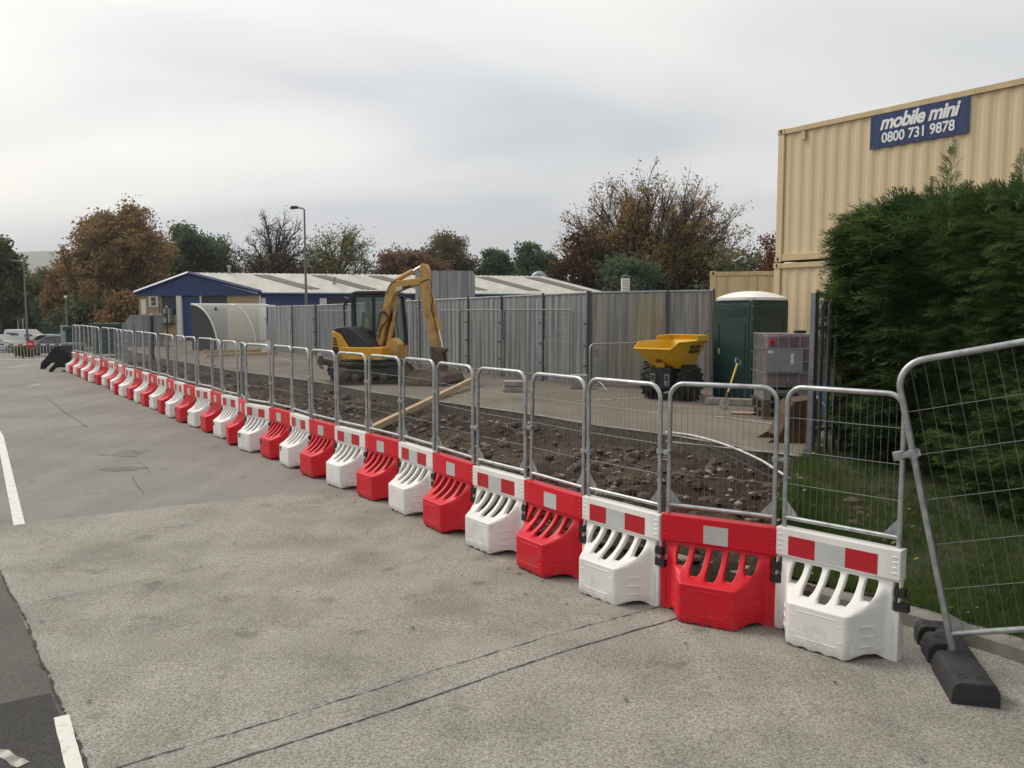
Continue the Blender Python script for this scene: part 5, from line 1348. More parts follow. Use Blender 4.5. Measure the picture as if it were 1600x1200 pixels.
# hoses and boom lettering
mb = MB()
for k in range(3):
    o3 = br + .13 + .02 * k
    mb.tube(curve([Vector(P2(*q, o3)) for q in ((530, 690), (560, 600), (600, 560), (618, 520 + 6 * k), (590, 478 + 6 * k), (556, 480 + 5 * k), (545, 520), (520, 620))], 5), .012, 5)
mb.tube(curve([Vector(P2(*q, br - .13)) for q in ((690, 470), (672, 560), (690, 640), (690, 690))], 5), .012, 5)
mb.tube(curve([Vector(P2(*q, br + .11)) for q in ((890, 240), (960, 215), (985, 240), (985, 320), (1000, 380), (985, 440), (1000, 520))], 5), .013, 5)
mb.tube(curve([Vector(P2(*q, br + .12)) for q in ((610, 335), (618, 290), (650, 240), (690, 222))], 5), .013, 5); mb.build('hydraulic_hose', M['machine_black'], ex)
u0, u1 = Vector(P2(745, 283, br + .119)), Vector(P2(815, 266, br + .119)); ux = (u1 - u0).normalized(); nn_ = Vector(HP(0, 1, 0)); uy = nn_.cross(ux)
mb = MB(); hh_ = .032; mb.add([tuple(u0 - uy * hh_), tuple(u1 - uy * hh_), tuple(u1 + uy * hh_), tuple(u0 + uy * hh_)] + [tuple(p_ + nn_ * .003) for p_ in (u0 - uy * hh_, u1 - uy * hh_, u1 + uy * hh_, u0 + uy * hh_)], [(0, 3, 2, 1), (4, 5, 6, 7), (0, 1, 5, 4), (1, 2, 6, 5), (2, 3, 7, 6), (3, 0, 4, 7)]); mb.build('boom_decal', M['machine_black'], ex, smooth=False)
o = link('model_number', text_mesh('305', .12, M['sign_white'], offset=.004, extrude=.002), ex); o.matrix_local = Matrix.Translation(Vector(P2(714, 288, br + .118))) @ Matrix((ux, uy, nn_)).transposed().to_4x4()
mb = MB(); mb.prism([(.502, .70), (.502, .90), (.506, .90), (.506, .70)], 0, 0, lambda a, z, d: HP(a, d, z)) if False else None
for d in (-.62, -.54): mb.box(HP(.506, d, .84), (.03, .03, .03))
mb.box(HP(.506, -.58, .75), (.04, .05, .05)); mb.build('warning_decal', M['machine_black'], ex, smooth=False)

# ------------------------------------------------------------------ site dumper
do = atz(1048, 624, SITE)
dp = thing('site_dumper', 'small yellow site dumper with a tipping skip and black wheels', 'dumper', (do.x - .0, do.y, SITE))
fx, fy = -.66, -.751
def DP(f, s2, z): return (f * fx + s2 * .751, f * fy + s2 * -.66, z)
# skip
rim = [(.76, -.43, 1.085), (.76, .43, 1.085), (.52, .46, 1.21), (-.72, .46, 1.235), (-.72, -.46, 1.235), (.52, -.46, 1.21)]
bot = [(.30, -.26, .68), (.30, .26, .68), (.16, .28, .66), (-.42, .28, .70), (-.42, -.28, .70), (.16, -.28, .66)]
sk = MB(); O_ = [DP(*q) for q in rim] + [DP(*q) for q in bot]
inn = lambda q, k: (q[0] * (1 - k) + .0 * k, q[1] * (1 - k), q[2])
ri = [inn(q, .055) for q in rim]; bi = [(q[0] * .9, q[1] * .9, q[2] + .03) for q in bot]
O_ += [DP(*q) for q in ri] + [DP(*q) for q in bi]
fs = []
for k in range(6):
    j = (k + 1) % 6; fs += [(k, j, 6 + j, 6 + k), (12 + k, 18 + k, 18 + j, 12 + j), (k, 12 + k, 12 + j, j)]
fs += [(6, 7, 8, 9, 10, 11), (23, 22, 21, 20, 19, 18)]
sk.add(O_, fs)
skip = sk.build('skip', M['dump_yellow'], dp, bevel=.012, smooth=False)
mb = MB(); mb.tube([DP(*q) for q in rim], .022, 8, closed=True); mb.build('skip_rim', M['dump_yellow'], skip)
mb = MB(); mb.add([DP(-.74, -.46, 1.22), DP(-.74, .46, 1.22), DP(-.70, .44, 1.345), DP(-.70, -.44, 1.345), DP(-.2, .475, 1.235), DP(-.2, .45, 1.33), DP(-.2, -.475, 1.235), DP(-.2, -.45, 1.33)], [(0, 1, 2, 3), (1, 4, 5, 2), (0, 3, 7, 6)])
o = mb.build('skip_board', M['dump_yellow'], skip, smooth=False, recalc=False); sm = o.modifiers.new('t', 'SOLIDIFY'); sm.thickness = .025
mb = MB(); mb.prism([(-.12, .80), (.16, .80), (.10, .66), (-.06, .66)], .36, .40, lambda a, z, d: DP(d + (z - .66) * .9, a - .02, z)); mb.build('skip_bracket', M['dump_yellow'], skip, smooth=False)
mb = MB(); q = DP(.52, .0, .83); mb.box(q, (.07, .05, .06)); mb.build('warning_label', M['rust'], skip, smooth=False)
for i, word in enumerate(('WACKER', 'NEUSON')):
    a, b, c_ = Vector(DP(.0, .46, 1.22)), Vector(DP(-.5, .46, 1.228)), Vector(DP(-.25, .28, .69))
    ux = (b - a).normalized(); nn_ = ux.cross(((a + b) / 2 - c_).normalized()).normalized(); uy = nn_.cross(ux)
    if nn_.y > 0: nn_ = -nn_
    o = link('maker_name', text_mesh(word, .105, M['machine_black'], offset=.004, extrude=.002), skip)
    o.matrix_local = Matrix.Translation(a.lerp(b, .46) - uy * (.125 + .095 * i) + nn_ * .008) @ Matrix((ux, uy, nn_)).transposed().to_4x4()
# chassis and wheels
mb = MB(); mb.prism([(-.3, .25), (.42, .25), (.44, .70), (.30, .74), (-.3, .66)], -.24, .24, lambda a, z, d: DP(a, d, z)); mb.prism([(-.25, .2), (.25, .2), (.25, .34), (-.25, .34)], -.3, .3, lambda a, z, d: DP(a, d, z)); mb.build('front_chassis', M['machine_black'], dp, bevel=.015, smooth=False)
def DR(f, s2, z): return (.12 + s2 * .97 - f * .05, .28 + f + s2 * -.05, z)     # rear half, steered straight back
mb = MB(); mb.prism([(.0, .3), (1.1, .3), (1.1, .75), (.55, 1.0), (.1, .7)], -.26, .26, lambda a, z, d: DR(a, d, z)); mb.build('rear_chassis', M['machine_black'], dp, bevel=.02, smooth=False)
mb = MB(); mb.prism([(.3, .78), (.62, .78), (.66, 1.25), (.56, 1.25), (.5, .9), (.3, .88)], -.2, .2, lambda a, z, d: DR(a, d, z)); mb.build('seat', M['machine_black'], dp, bevel=.02, smooth=False)
mb = MB(); mb.tube([DP(-.74, .30, 1.1), DP(-.80, .32, 1.36), DP(-.86, .36, 1.46)], .016, 6); mb.build('lever', M['machine_black'], dp)
for s2 in (-.16, .17):
    mb = MB(); mb.prism([(s2 - .05, .33), (s2 + .05, .33), (s2 + .05, .56), (s2 - .05, .56)], .44, .47, lambda a, z, d: DP(d, a, z)); hl = mb.build('headlight', M['grey_metal'], dp, smooth=False)
    mb = MB(); mb.prism([(s2 - .035, .35), (s2 + .035, .35), (s2 + .035, .54), (s2 - .035, .54)], .471, .474, lambda a, z, d: DP(d, a, z)); mb.build('lens', M['machine_black'], hl, smooth=False)
    mb = MB(); mb.lathe([(.028, -.01), (.028, .012)], 12, Matrix.Translation(DP(.48, s2 + .005, .40)) @ Matrix.Rotation(R(-41), 4, 'Z') @ Matrix.Rotation(R(90), 4, 'X')); mb.build('bulb', M['chrome'], hl)
def wheel(fnc, f, s2, sgn_):
    rr, wd = .37, .25; c_ = fnc(f, s2, rr); ax_ = (Vector(fnc(f, 1, 0)) - Vector(fnc(f, 0, 0))).normalized() * sgn_
    Q = Vector((0, 0, 1)).rotation_difference(ax_).to_matrix().to_4x4(); Mt = Matrix.Translation(c_) @ Q
    mb = MB(); mb.lathe([(.20, -wd / 2), (.29, -wd / 2 - .008), (.345, -wd / 2 + .02), (rr - .012, -wd / 2 + .05), (rr - .012, wd / 2 - .05), (.345, wd / 2 - .02), (.29, wd / 2 + .008), (.20, wd / 2)], 30, Mt)
    for k in range(16):
        for e in (-1, 1):
            a = 2 * math.pi * (k + (.5 if e > 0 else 0)) / 16
            Ml = Mt @ Matrix.Rotation(a, 4, 'Z') @ Matrix.Translation((rr - .004, 0, e * wd * .24)) @ Matrix.Rotation(R(e * 32), 4, 'X')
            mb.box((0, 0, 0), (.034, .04, .15)); n0 = len(mb.v) - 8
            for i in range(n0, n0 + 8): mb.v[i] = tuple(Ml @ Vector(mb.v[i]))
    t_ = mb.build('wheel', M['tyre'], dp, ang=30)
    mb = MB(); mb.lathe([(.05, wd / 2 - .02), (.06, wd / 2 - .05), (.14, wd / 2 - .06), (.195, wd / 2 - .015), (.205, wd / 2 + .002), (.205, -wd / 2)], 24, Mt); mb.lathe([(.055, wd / 2 - .05), (.05, wd / 2 + .0)], 12, Mt)
    for k in range(5): a = 2 * math.pi * k / 5; mb.lathe([(.012, wd / 2 - .06), (.012, wd / 2 - .035)], 6, Mt @ Matrix.Translation((.09 * math.cos(a), .09 * math.sin(a), 0)))
    mb.build('hub', M['hub'], t_)
wheel(DP, -.02, .43, 1); wheel(DP, -.02, -.43, -1); wheel(DR, .8, .36, 1); wheel(DR, .8, -.36, -1)

# ------------------------------------------------------------------ long industrial building
D0 = 55.0
eR = atY(408, 459, D0); eL = atY(216, 460, D0 + 1.5); apx = atY(297, 427.5, D0 + .8)
zE = (eR.z + eL.z) / 2 - .02; zA = apx.z; zF = .3
A0 = Vector((eR.x, eR.y, 0)); Lg = Vector((eL.x, eL.y, 0)); Ap = Vector((apx.x, apx.y, 0))
rd = Vector((1, .22, 0)).normalized(); LB = 24.6
bd = thing('industrial_building', 'long low blue and beige industrial building with pale sheet roof', 'building', (A0.x, A0.y, zF))
off = Vector((A0.x, A0.y, zF))
def W3(p, z): return (p.x - off.x, p.y - off.y, z - off.z)
gd = (A0 - Lg).normalized(); gn = Vector((gd.y, -gd.x, 0)); Wg = (A0 - Lg).length
def gq(u0, u1, z0, z1, d0, d1, mb):     # a slab on the gable front
    a, b = Lg + gd * u0, Lg + gd * u1
    mb.add([W3(a + gn * d0, z0), W3(b + gn * d0, z0), W3(b + gn * d0, z1), W3(a + gn * d0, z1), W3(a + gn * d1, z0), W3(b + gn * d1, z0), W3(b + gn * d1, z1), W3(a + gn * d1, z1)], [(0, 1, 2, 3), (4, 7, 6, 5), (0, 4, 5, 1), (1, 5, 6, 2), (2, 6, 7, 3), (3, 7, 4, 0)])
sn_ = Vector((rd.y, -rd.x, 0))
def sq(u0, u1, z0, z1, d0, d1, mb):     # a slab on the long side
    a, b = A0 + rd * u0, A0 + rd * u1
    mb.add([W3(a + sn_ * d0, z0), W3(b + sn_ * d0, z0), W3(b + sn_ * d0, z1), W3(a + sn_ * d0, z1), W3(a + sn_ * d1, z0), W3(b + sn_ * d1, z0), W3(b + sn_ * d1, z1), W3(a + sn_ * d1, z1)], [(0, 1, 2, 3), (4, 7, 6, 5), (0, 4, 5, 1), (1, 5, 6, 2), (2, 6, 7, 3), (3, 7, 4, 0)])
up_g = lambda px: (px - 216) / (408 - 216) * Wg
zc = zE - .04
mb = MB(); gq(0, up_g(253), zF, zc, -.3, 0, mb); bw_ = mb.build('brick_wall', M['brick'], bd, smooth=False)
mb = MB(); gq(up_g(253.2), up_g(277), zF + 1.8, zc, -.3, -.05, mb); mb.build('dark_cladding', M['dark_clad'], bd, smooth=False); mb = MB(); gq(up_g(316), up_g(355), zF, zc, -.3, -.05, mb); mb.build('dark_cladding', M['dark_clad'], bd, smooth=False)
mb = MB(); gq(up_g(253.2), up_g(277), zF, zF + 1.79, -.3, -.04, mb); mb.build('beige_wall', M['beige'], bd, smooth=False); mb = MB(); gq(up_g(355.2), up_g(405), zF, zc, -.3, -.02, mb); mb.build('beige_wall', M['beige'], bd, smooth=False)
mb = MB(); gq(up_g(285.5), up_g(313.5), zF, zc, -.2, -.06, mb); mb.build('roller_door', M['bldg_blue'], bd, smooth=False)
mb = MB(); gq(up_g(277.2), up_g(285), zF, zc, -.3, .1, mb); gq(up_g(313.7), up_g(315.8), zF, zc, -.3, .05, mb); gq(up_g(405.2), up_g(408), zF, zc, -.3, .05, mb); mb.build('white_column', M['white_wall'], bd, smooth=False)
# side wall
mb = MB(); sq(0.02, .28, zF, zE - .25, -.4, .03, mb); sq(3.75, 4.2, zF, zE - .25, -.4, .05, mb)
for u in (9.5, 15, 20.5): sq(u, u + .3, zF, zE - .25, -.4, .05, mb)
mb.build('white_column', M['white_wall'], bd, smooth=False)
mb = MB(); sq(.29, 3.74, zF, zE - .25, -.3, 0, mb); mb.build('blue_cladding', M['bldg_blue'], bd, smooth=False)
mb = MB(); sq(4.21, LB, zF, zE - .25, -.3, -.02, mb)
k0 = 0
for u in np.arange(4.3, LB - .2, .45): sq(u, u + .2, zF, zE - .26, -.02, .02, mb)
mb.build('dark_cladding', M['dark_clad'], bd, smooth=False)
# gable cladding
mb = MB()
tri = [Lg - gd * .15, A0 + gd * .1, Ap + gn * .0]
zb = zE - .08
mb.add([W3(tri[0] + gn * .12, zb), W3(tri[1] + gn * .12, zb), W3(tri[1] + gn * .12, zE + .10), W3(Ap + gn * .12, zA), W3(tri[0] + gn * .12, zE + .10),
        W3(tri[0] - gn * .1, zb), W3(tri[1] - gn * .1, zb), W3(tri[1] - gn * .1, zE + .10), W3(Ap - gn * .1, zA), W3(tri[0] - gn * .1, zE + .10)],
       [(0, 1, 2, 3, 4), (9, 8, 7, 6, 5), (0, 5, 6, 1), (1, 6, 7, 2), (2, 7, 8, 3), (3, 8, 9, 4), (4, 9, 5, 0)])
mb.build('gable_cladding', M['bldg_blue'], bd, smooth=False)
mb = MB()
for p, q, z0, z1 in ((tri[0], Ap, zE + .10, zA), (Ap, tri[1], zA, zE + .10)): mb.tube([W3(p + gn * .2, z0 + .03), W3(q + gn * .2, z1 + .03)], .13, 4)
mb.build('barge_board', M['sign_blue'], bd, smooth=False)
# roof: front and back slopes with corrugation ribs, roof lights, vents
ov = sn_ * .45
def slope(e, r_, name):
    mb = MB(); n_ = 130; vs = []
    for i in range(n_ + 1):
        u = LB * i / n_ - .25; zz_ = .045 if i % 2 else 0
        mb.v += [W3(e + rd * u, zE + .10 + zz_), W3(r_ + rd * u, zA + .04 + zz_), W3(r_ + rd * u, zA - .04 + zz_), W3(e + rd * u, zE + .02 + zz_)]
        if i:
            k = 4 * (i - 1)
            for j in range(4): mb.f.append((k + j, k + (j + 1) % 4, k + 4 + (j + 1) % 4, k + 4 + j))
    mb.f += [(0, 1, 2, 3), (4 * n_, 4 * n_ + 1, 4 * n_ + 2, 4 * n_ + 3)]
    return mb.build(name, M['roof'], bd, smooth=False)
eF = A0 + ov * .3
rf = slope(eF, Ap, 'roof'); slope(Lg + (Lg - A0) * .02 + rd * 2, Ap + rd * .05, 'roof')
for u in (3.6, 7.4, 11.2, 15.0, 18.8, 22.4):
    mb = MB(); P0, P1 = eF + rd * u, Ap + rd * u; f = lambda s_, du: (P0.lerp(P1, s_) + rd * du, zE + .165 + (zA - zE - .06) * s_)
    q = [f(.16, 0), f(.16, .95), f(.90, .95), f(.90, 0)]; mb.add([W3(p_, z_) for p_, z_ in q] + [W3(p_, z_ - .05) for p_, z_ in q], [(0, 1, 2, 3), (7, 6, 5, 4), (0, 4, 5, 1), (1, 5, 6, 2), (2, 6, 7, 3), (3, 7, 4, 0)]); mb.build('roof_light', M['rooflight'], rf, smooth=False)
for u, s_ in ((2.4, .98), (6.8, .45), (10.5, .97), (15.2, .97)):
    p_ = (eF + rd * u).lerp(Ap + rd * u, s_); z_ = zE + .1 + (zA - zE) * s_; mb = MB(); mb.lathe([(.09, 0), (.09, .34), (.15, .36), (.15, .46), (.04, .5)], 10, Matrix.Translation(W3(p_, z_))); mb.build('roof_vent', M['grey_metal'], rf)
mb = MB(); mb.tube([W3(A0 + sn_ * .22 + rd * .0, zE + .02), W3(A0 + sn_ * .22 + rd * LB, zE + .02)], .07, 6); sq(0, LB, zE - .25, zE - .02, -.3, .06, mb); mb.build('gutter', M['bldg_blue'], bd, smooth=False)
mb = MB(); e_ = A0 + rd * LB; b2 = Lg + rd * (LB - 2)
for a, b in ((e_, b2), (b2, Lg)):
    mb.add([W3(a, zF), W3(b, zF), W3(b, zE), W3(a, zE)], [(0, 1, 2, 3)])
mb.build('rear_wall', M['beige'], bd, smooth=False, recalc=False)
def window(px0, px1, z0, z1):
    mb = MB(); u0, u1 = up_g(px0), up_g(px1)
    for a, b, c_, d_ in ((u0, u1, z1 - .07, z1), (u0, u1, z0, z0 + .07)): gq(a, b, c_, d_, 0.002, .05, mb)
    for u in (u0, (u0 + u1) / 2 - .035 - .2, (u0 + u1) / 2 + .2, u1 - .07): gq(u, u + .07, z0 + .071, z1 - .071, .002, .05, mb)
    for u in (u0 + .07, (u0 + u1) / 2 + .27): gq(u, u + .25, z1 - .42, z1 - .36, .002, .045, mb)
    fw = mb.build('window', M['white_wall'], bd, smooth=False)
    mb = MB(); gq(u0 + .03, u1 - .03, z0 + .03, z1 - .03, .001, .012, mb); mb.build('pane', M['bldg_glass'], fw, smooth=False)
zpx = lambda py: atY(240, py, D0).z
window(233, 247, zpx(479), zpx(462)); window(233, 247, zpx(518), zpx(500))
mb = MB(); gq(up_g(220.5), up_g(228.5), zpx(491), zpx(467), .0, .06, mb); mb.build('upper_door', M['white_wall'], bd, smooth=False)
mb = MB(); gq(up_g(247.6), up_g(249.2), zF, zc - .1, .01, .1, mb); mb.build('downpipe', M['grey_metal'], bd, smooth=False)
for a_, b_, c_, d_ in ((249.5, 259, 504, 489), (260.5, 270.5, 505, 482)):
    mb = MB(); gq(up_g(a_), up_g(b_), zpx(c_), zpx(d_), .05, .45, mb); ac = mb.build('air_conditioner', M['grey_metal'], bd, smooth=False, bevel=.02)
    mb = MB(); a = Lg + gd * (up_g((a_ + b_) / 2)) + gn * .455; mb.lathe([(.17, -.004), (.17, .004)], 16, Matrix.Translation(W3(a, zpx((c_ + d_) / 2))) @ Matrix.Rotation(R(90), 4, 'X')); mb.build('fan_grille', M['machine_black'], ac)
mb = MB(); gq(up_g(248), up_g(273), zpx(506.6), zpx(505.2), .0, .5, mb); mb.build('bracket_shelf', M['machine_black'], bd, smooth=False)
# flue on the roof end, white vent tower behind
fp = atY(851, 456, 64)
t = thing('flue_pipe', 'shiny hooked metal flue pipe above the far end of the pale roof', 'flue', tuple(fp))
mb = MB(); mb.tube([(0, 0, -1.0), (0, 0, .9)] + [(-.42 + .42 * math.cos(R(a)), 0, .9 + .42 * math.sin(R(a))) for a in range(15, 166, 15)] + [(-.86, 0, .78)], .26, 12); mb.build('pipe', M['grey_metal'], t)
mb = MB()
for z in (-.4, .1, .6, .88): mb.lathe([(.285, -.03), (.285, .03)], 12, Matrix.Translation((0, 0, z)))
mb.build('collar', M['chrome'], t)
vp = atY(977, 460, 44)
t = thing('ventilation_tower', 'white louvred ventilation tower poking above the yellow-patched hoarding', 'vent tower', (vp.x, 44, SITE))
mb = MB(); h_ = vp.z + .85 - SITE; mb.bb(-.2, .2, -.2, .2, 0, h_); mb.build('duct', M['white_wall'], t, smooth=False)
mb = MB()
for k in range(8): mb.box((0, -.21, h_ - .12 - .13 * k), (.42, .05, .03), Matrix.Rotation(R(30), 3, 'X'))
mb.build('louvre', M['white_wall'], t, smooth=False)
mb = MB(); mb.lathe([(.22, h_), (.26, h_ + .06), (.05, h_ + .2)], 12); mb.build('cowl', M['machine_black'], t)

# ------------------------------------------------------------------ curved clear shelter
a, b = atz(322, 549, SITE), atz(437, 547, SITE); SWd = (b - a).length
sh = thing('curved_shelter', 'curved see-through shelter with white edge rails left of the dark hoarding', 'shelter', (a.x, a.y + 1.3, SITE), math.atan2(b.y - a.y, b.x - a.x))
M['clear_sheet'] = m = bpy.data.materials.new('clear_sheet'); m.use_nodes = True
b_ = m.node_tree.nodes['Principled BSDF']; b_.inputs['Base Color'].default_value = (.62, .64, .60, 1); b_.inputs['Roughness'].default_value = .18; b_.inputs['Alpha'].default_value = .42
def arcp(k, n=12):   # side section: from the rear foot up and over to the front edge
    f = k / n; ang = math.pi / 2 * f; return (1.55 * (1 - math.sin(math.pi / 2 - ang)) * 1.0, 2.25 * math.sin(ang))
sec = [arcp(k) for k in range(13)]
# the open side looks away from us: the curved back is towards the camera, its foot at y=-1.3 and its roof edge to the rear left
SL = -1.05
def SP(u, y, z): return (u + SL * (z / 2.25) ** 1.6, -1.3 + y, z)
mb = MB(); n_ = 46
for i in range(n_ + 1):
    u = SWd * i / n_; o2 = .018 if i % 2 else 0
    for y, z in sec: mb.v.append((u + SL * (y / 1.55), -1.3 + y + o2, z))
    if i:
        for k in range(12): q = (i - 1) * 13 + k; mb.f.append((q, q + 1, q + 14, q + 13))
mb.build('clear_sheet', M['clear_sheet'], sh, recalc=False)
mb = MB()
for u in (0, SWd * .52, SWd): mb.tube([(u + SL * (y / 1.55), -1.33 + y, z) for y, z in sec], .04, 6)
mb.tube([(SL, .25, 2.25), (SWd + SL, .25, 2.25)], .05, 6); mb.tube([(SL * .55, -.45, 2.19), (SWd + SL * .55, -.45, 2.19)], .035, 6); mb.build('white_rib', M['white_wall'], sh)
mb = MB()
for u in (.02, SWd - .4): mb.bb(u - .05, u + .05, -.5, -.4, 0, 2.1)
mb.build('post', M['machine_black'], sh, smooth=False)
mb = MB(); mb.prism([(0, 0)] + [(y, z) for y, z in sec[1:]] + [(1.55, 0)], -.012, .012, lambda y, z, d: (d + SL * (y / 1.55), -1.3 + y, z)); mb.build('end_panel', M['dark_clad'], sh, smooth=False)
mb = MB(); mb.bb(.3, SWd - .3, -.35, .0, .42, .47); mb.bb(.4, .48, -.3, -.05, 0, .419); mb.bb(SWd - .5, SWd - .42, -.3, -.05, 0, .419); mb.build('bench', M['machine_black'], sh, smooth=False)
# kerb rails lying before it
for i, (q0, q1, lab) in enumerate([((318, 552), (424, 549), 'pale timber rail lying directly in front of the curved shelter'), ((322, 558), (432, 554), 'pale timber rail lying nearer the trench before the curved shelter')]):
    a2, b2 = atz(*q0, SITE), atz(*q1, SITE); t = thing('timber_rail', lab, 'timber rail', tuple(a2), math.atan2(b2.y - a2.y, b2.x - a2.x)); mb = MB(); mb.bb(0, (b2 - a2).length, -.07, .07, 0, .13); mb.build('rail', M['wood'], t, smooth=False)
p = atz(420, 553, SITE)
t = thing('white_board', 'white five-sided board standing against the left end of the dark hoarding', 'board', (p.x, p.y, SITE), 0)
s2 = p.y / 1300
mb = MB(); mb.prism([(-13 * s2, 0), (3 * s2, 0), (3 * s2, 19 * s2), (-2 * s2, 21 * s2), (-6 * s2, 19 * s2)], -.02, .02, lambda a, z, d: (a, d + .05 * z, z)); mb.build('board', M['white_wall'], t, smooth=False)

# ------------------------------------------------------------------ lamp posts, bollards, cabinets on the far left
def lamp(name, label, px, ptop, Y, zb, arm=None, r0=.085, head=True, group=None):
    b = atY(px, 500, Y); zt = atY(px, ptop, Y).z
    t = thing(name, label, 'street lamp', (b.x, Y, zb), 0, group)
    mb = MB(); h = zt - zb; mb.tube([(0, 0, 0), (0, 0, 1.2), (0, 0, 1.25), (0, 0, h)], [r0 * 1.5, r0 * 1.45, r0, r0 * .6], 10); mb.build('pole', M['lamp_pole'], t)
    if arm:
        mb = MB(); mb.tube([(0, 0, h - .03), (arm * .4, 0, h + .06), (arm, 0, h + .08)], r0 * .5, 8); mb.build('bracket', M['lamp_pole'], t)
        s_ = 1 if arm > 0 else -1
        mb = MB(); mb.prism([(0, .0), (s_ * .5, -.06), (s_ * .56, .0), (s_ * .42, .12), (s_ * .1, .12)], -.14, .14, lambda a, z, d: (arm + a, d, h + .06 + z)); mb.build('lantern', M['machine_black'], t, smooth=False)
    elif head:
        mb = MB(); mb.lathe([(.04, h - .02), (.11, h + .03), (.13, h + .14), (.04, h + .2)], 12); mb.build('lantern', M['white_wall'], t)
    return t
M['lamp_pole'] = mat('lamp_pole', (.16, .165, .165), .55, .4)
lamp('street_lamp', 'tall grey lamp post with a dark lantern standing behind the hoarding', 479, 327, 50, SITE, -.28)
lamp('street_lamp', 'plain grey lamp post rising beside the white van', 41.5, 409, 70, -1.0, -.9, .10)
lamp('street_lamp', 'short lamp post with a small pale lantern before the brown trees', 104, 466, 66, -.95)
for px, pt, pb, Y, lab in [(237, 492, 560, 34, 'thick black post standing at the car park edge below the windows'), (261, 480, 570, 33, 'thin tall black post at the car park edge below the wall units')]:
    b = atY(px, 500, Y); t = thing('black_post', lab, 'post', (b.x, Y, SITE - .1)); zt = atY(px, pt, Y).z; w_ = .075 if 'thick' in lab else .035
    mb = MB(); mb.tube([(0, 0, 0), (0, 0, zt - SITE + .1)], w_, 8); mb.build('shaft', M['machine_black'], t)
    mb = MB(); mb.lathe([(w_ * 1.25, -.04), (w_ * 1.25, .03), (.02, .06)], 8, Matrix.Translation((0, 0, zt - SITE + .1))); mb.build('cap', M['grey_metal'], t)
def solid(name, label, cat, px0, px1, pt, Y, zb, dep, mt, extra=None, rz=0):
    a, b = atY(px0, 500, Y), atY(px1, 500, Y); zt = atY(px0, pt, Y).z; t = thing(name, label, cat, ((a.x + b.x) / 2, Y, zb), rz); w_ = (b.x - a.x) / 2; h = zt - zb
    if extra: extra(t, w_, h, dep)
    return t
def shed_parts(t, w_, h, d):
    mb = MB(); mb.prism([(-w_, 0), (w_, 0), (w_, h), (-w_ * .35, h), (-w_, h * .72)], 0, d, lambda a, z, y: (a, y, z)); mb.build('sheet_walls', M['hoard'], t, smooth=False)
    mb = MB()
    for i in range(6): x = -w_ + (i + .5) * w_ / 3; mb.bb(x - .02, x + .02, -.03, 0, 0, h * (.75 if i == 0 else .97))
    mb.bb(-w_ * .36, w_ + .02, -.05, d, h, h + .05); mb.build('trim', M['grey_metal'], t, smooth=False)
solid('metal_store', 'low grey metal store with one cut corner left of the building', 'store', 190, 231, 494, 46, zF, 2, None, shed_parts)
def bin_parts(t, w_, h, d):
    mb = MB(); mb.prism([(-w_ * .85, .05), (w_ * .85, .05), (w_, h * .86), (-w_, h * .86)], 0, d, lambda a, z, y: (a, y, z)); mb.build('body', M['bin'], t, bevel=.03, smooth=False)
    mb = MB(); mb.prism([(-w_ * 1.05, h * .865), (w_ * 1.05, h * .865), (w_ * .9, h), (-w_ * .9, h)], -.05, d + .03, lambda a, z, y: (a, y, z)); mb.build('lid', M['bin_lid'], t, bevel=.02, smooth=False)
    for x in (-w_ * .7, w_ * .7):
        mb = MB(); mb.lathe([(.09, -.03), (.09, .03)], 12, Matrix.Translation((x, d, .09)) @ Matrix.Rotation(R(90), 4, 'Y')); mb.build('wheel', M['machine_black'], t)
M['bin'] = mat('bin', (.022, .030, .031), .6); M['bin_lid'] = mat('bin_lid', (.16, .175, .18), .55); M['box_green'] = mat('box_green', (.012, .045, .032), .55)
solid('wheeled_bin', 'dark wheeled bin with pale lid behind the far end of the barrier row', 'bin', 94.5, 115, 536, 37.0, -.05, .9, None, bin_parts)
def cab_parts(t, w_, h, d):
    mb = MB(); mb.bb(-w_, w_, 0, d, 0, h); mb.build('body', M['grey_metal'], t, bevel=.02, smooth=False)
    mb = MB(); mb.bb(-w_ * .85, w_ * .85, -.02, 0, h * .08, h * .93); mb.build('door', M['grey_metal'], t, bevel=.008, smooth=False)
solid('utility_cabinet', 'plain grey utility cabinet beside the dark car', 'cabinet', 93.5, 101, 508.5, 54, -.8, .5, None, cab_parts)
def gbox_parts(t, w_, h, d):
    mb = MB(); mb.bb(-w_, w_, 0, d, 0, h - .25); mb.build('body', M['box_green'], t, bevel=.03, smooth=False)
    mb = MB(); mb.bb(-w_ - .15, w_ + .15, -.12, d + .12, h - .249, h); mb.build('roof', M['box_green'], t, bevel=.03, smooth=False)
    mb = MB()
    for i in range(1, 6): x = -w_ + 2 * w_ * i / 6; mb.bb(x - .03, x + .03, -.03, 0, .1, h - .3)
    mb.build('rib', M['box_green'], t, smooth=False)
solid('storage_box', 'dark green flat-roofed storage box behind the white van', 'storage box', 64, 95, 503.5, 86, -1.3, 3, None, gbox_parts)
solid('storage_box', 'dark green storage box behind the far end of the mesh panels', 'storage box', 142, 188, 505, 58, -.6, 2.4, None, gbox_parts)
solid('storage_box', 'narrow dark green box between the grey cabinet and the mesh panels', 'storage box', 101.5, 114, 510, 52, -.7, 1, None, gbox_parts)
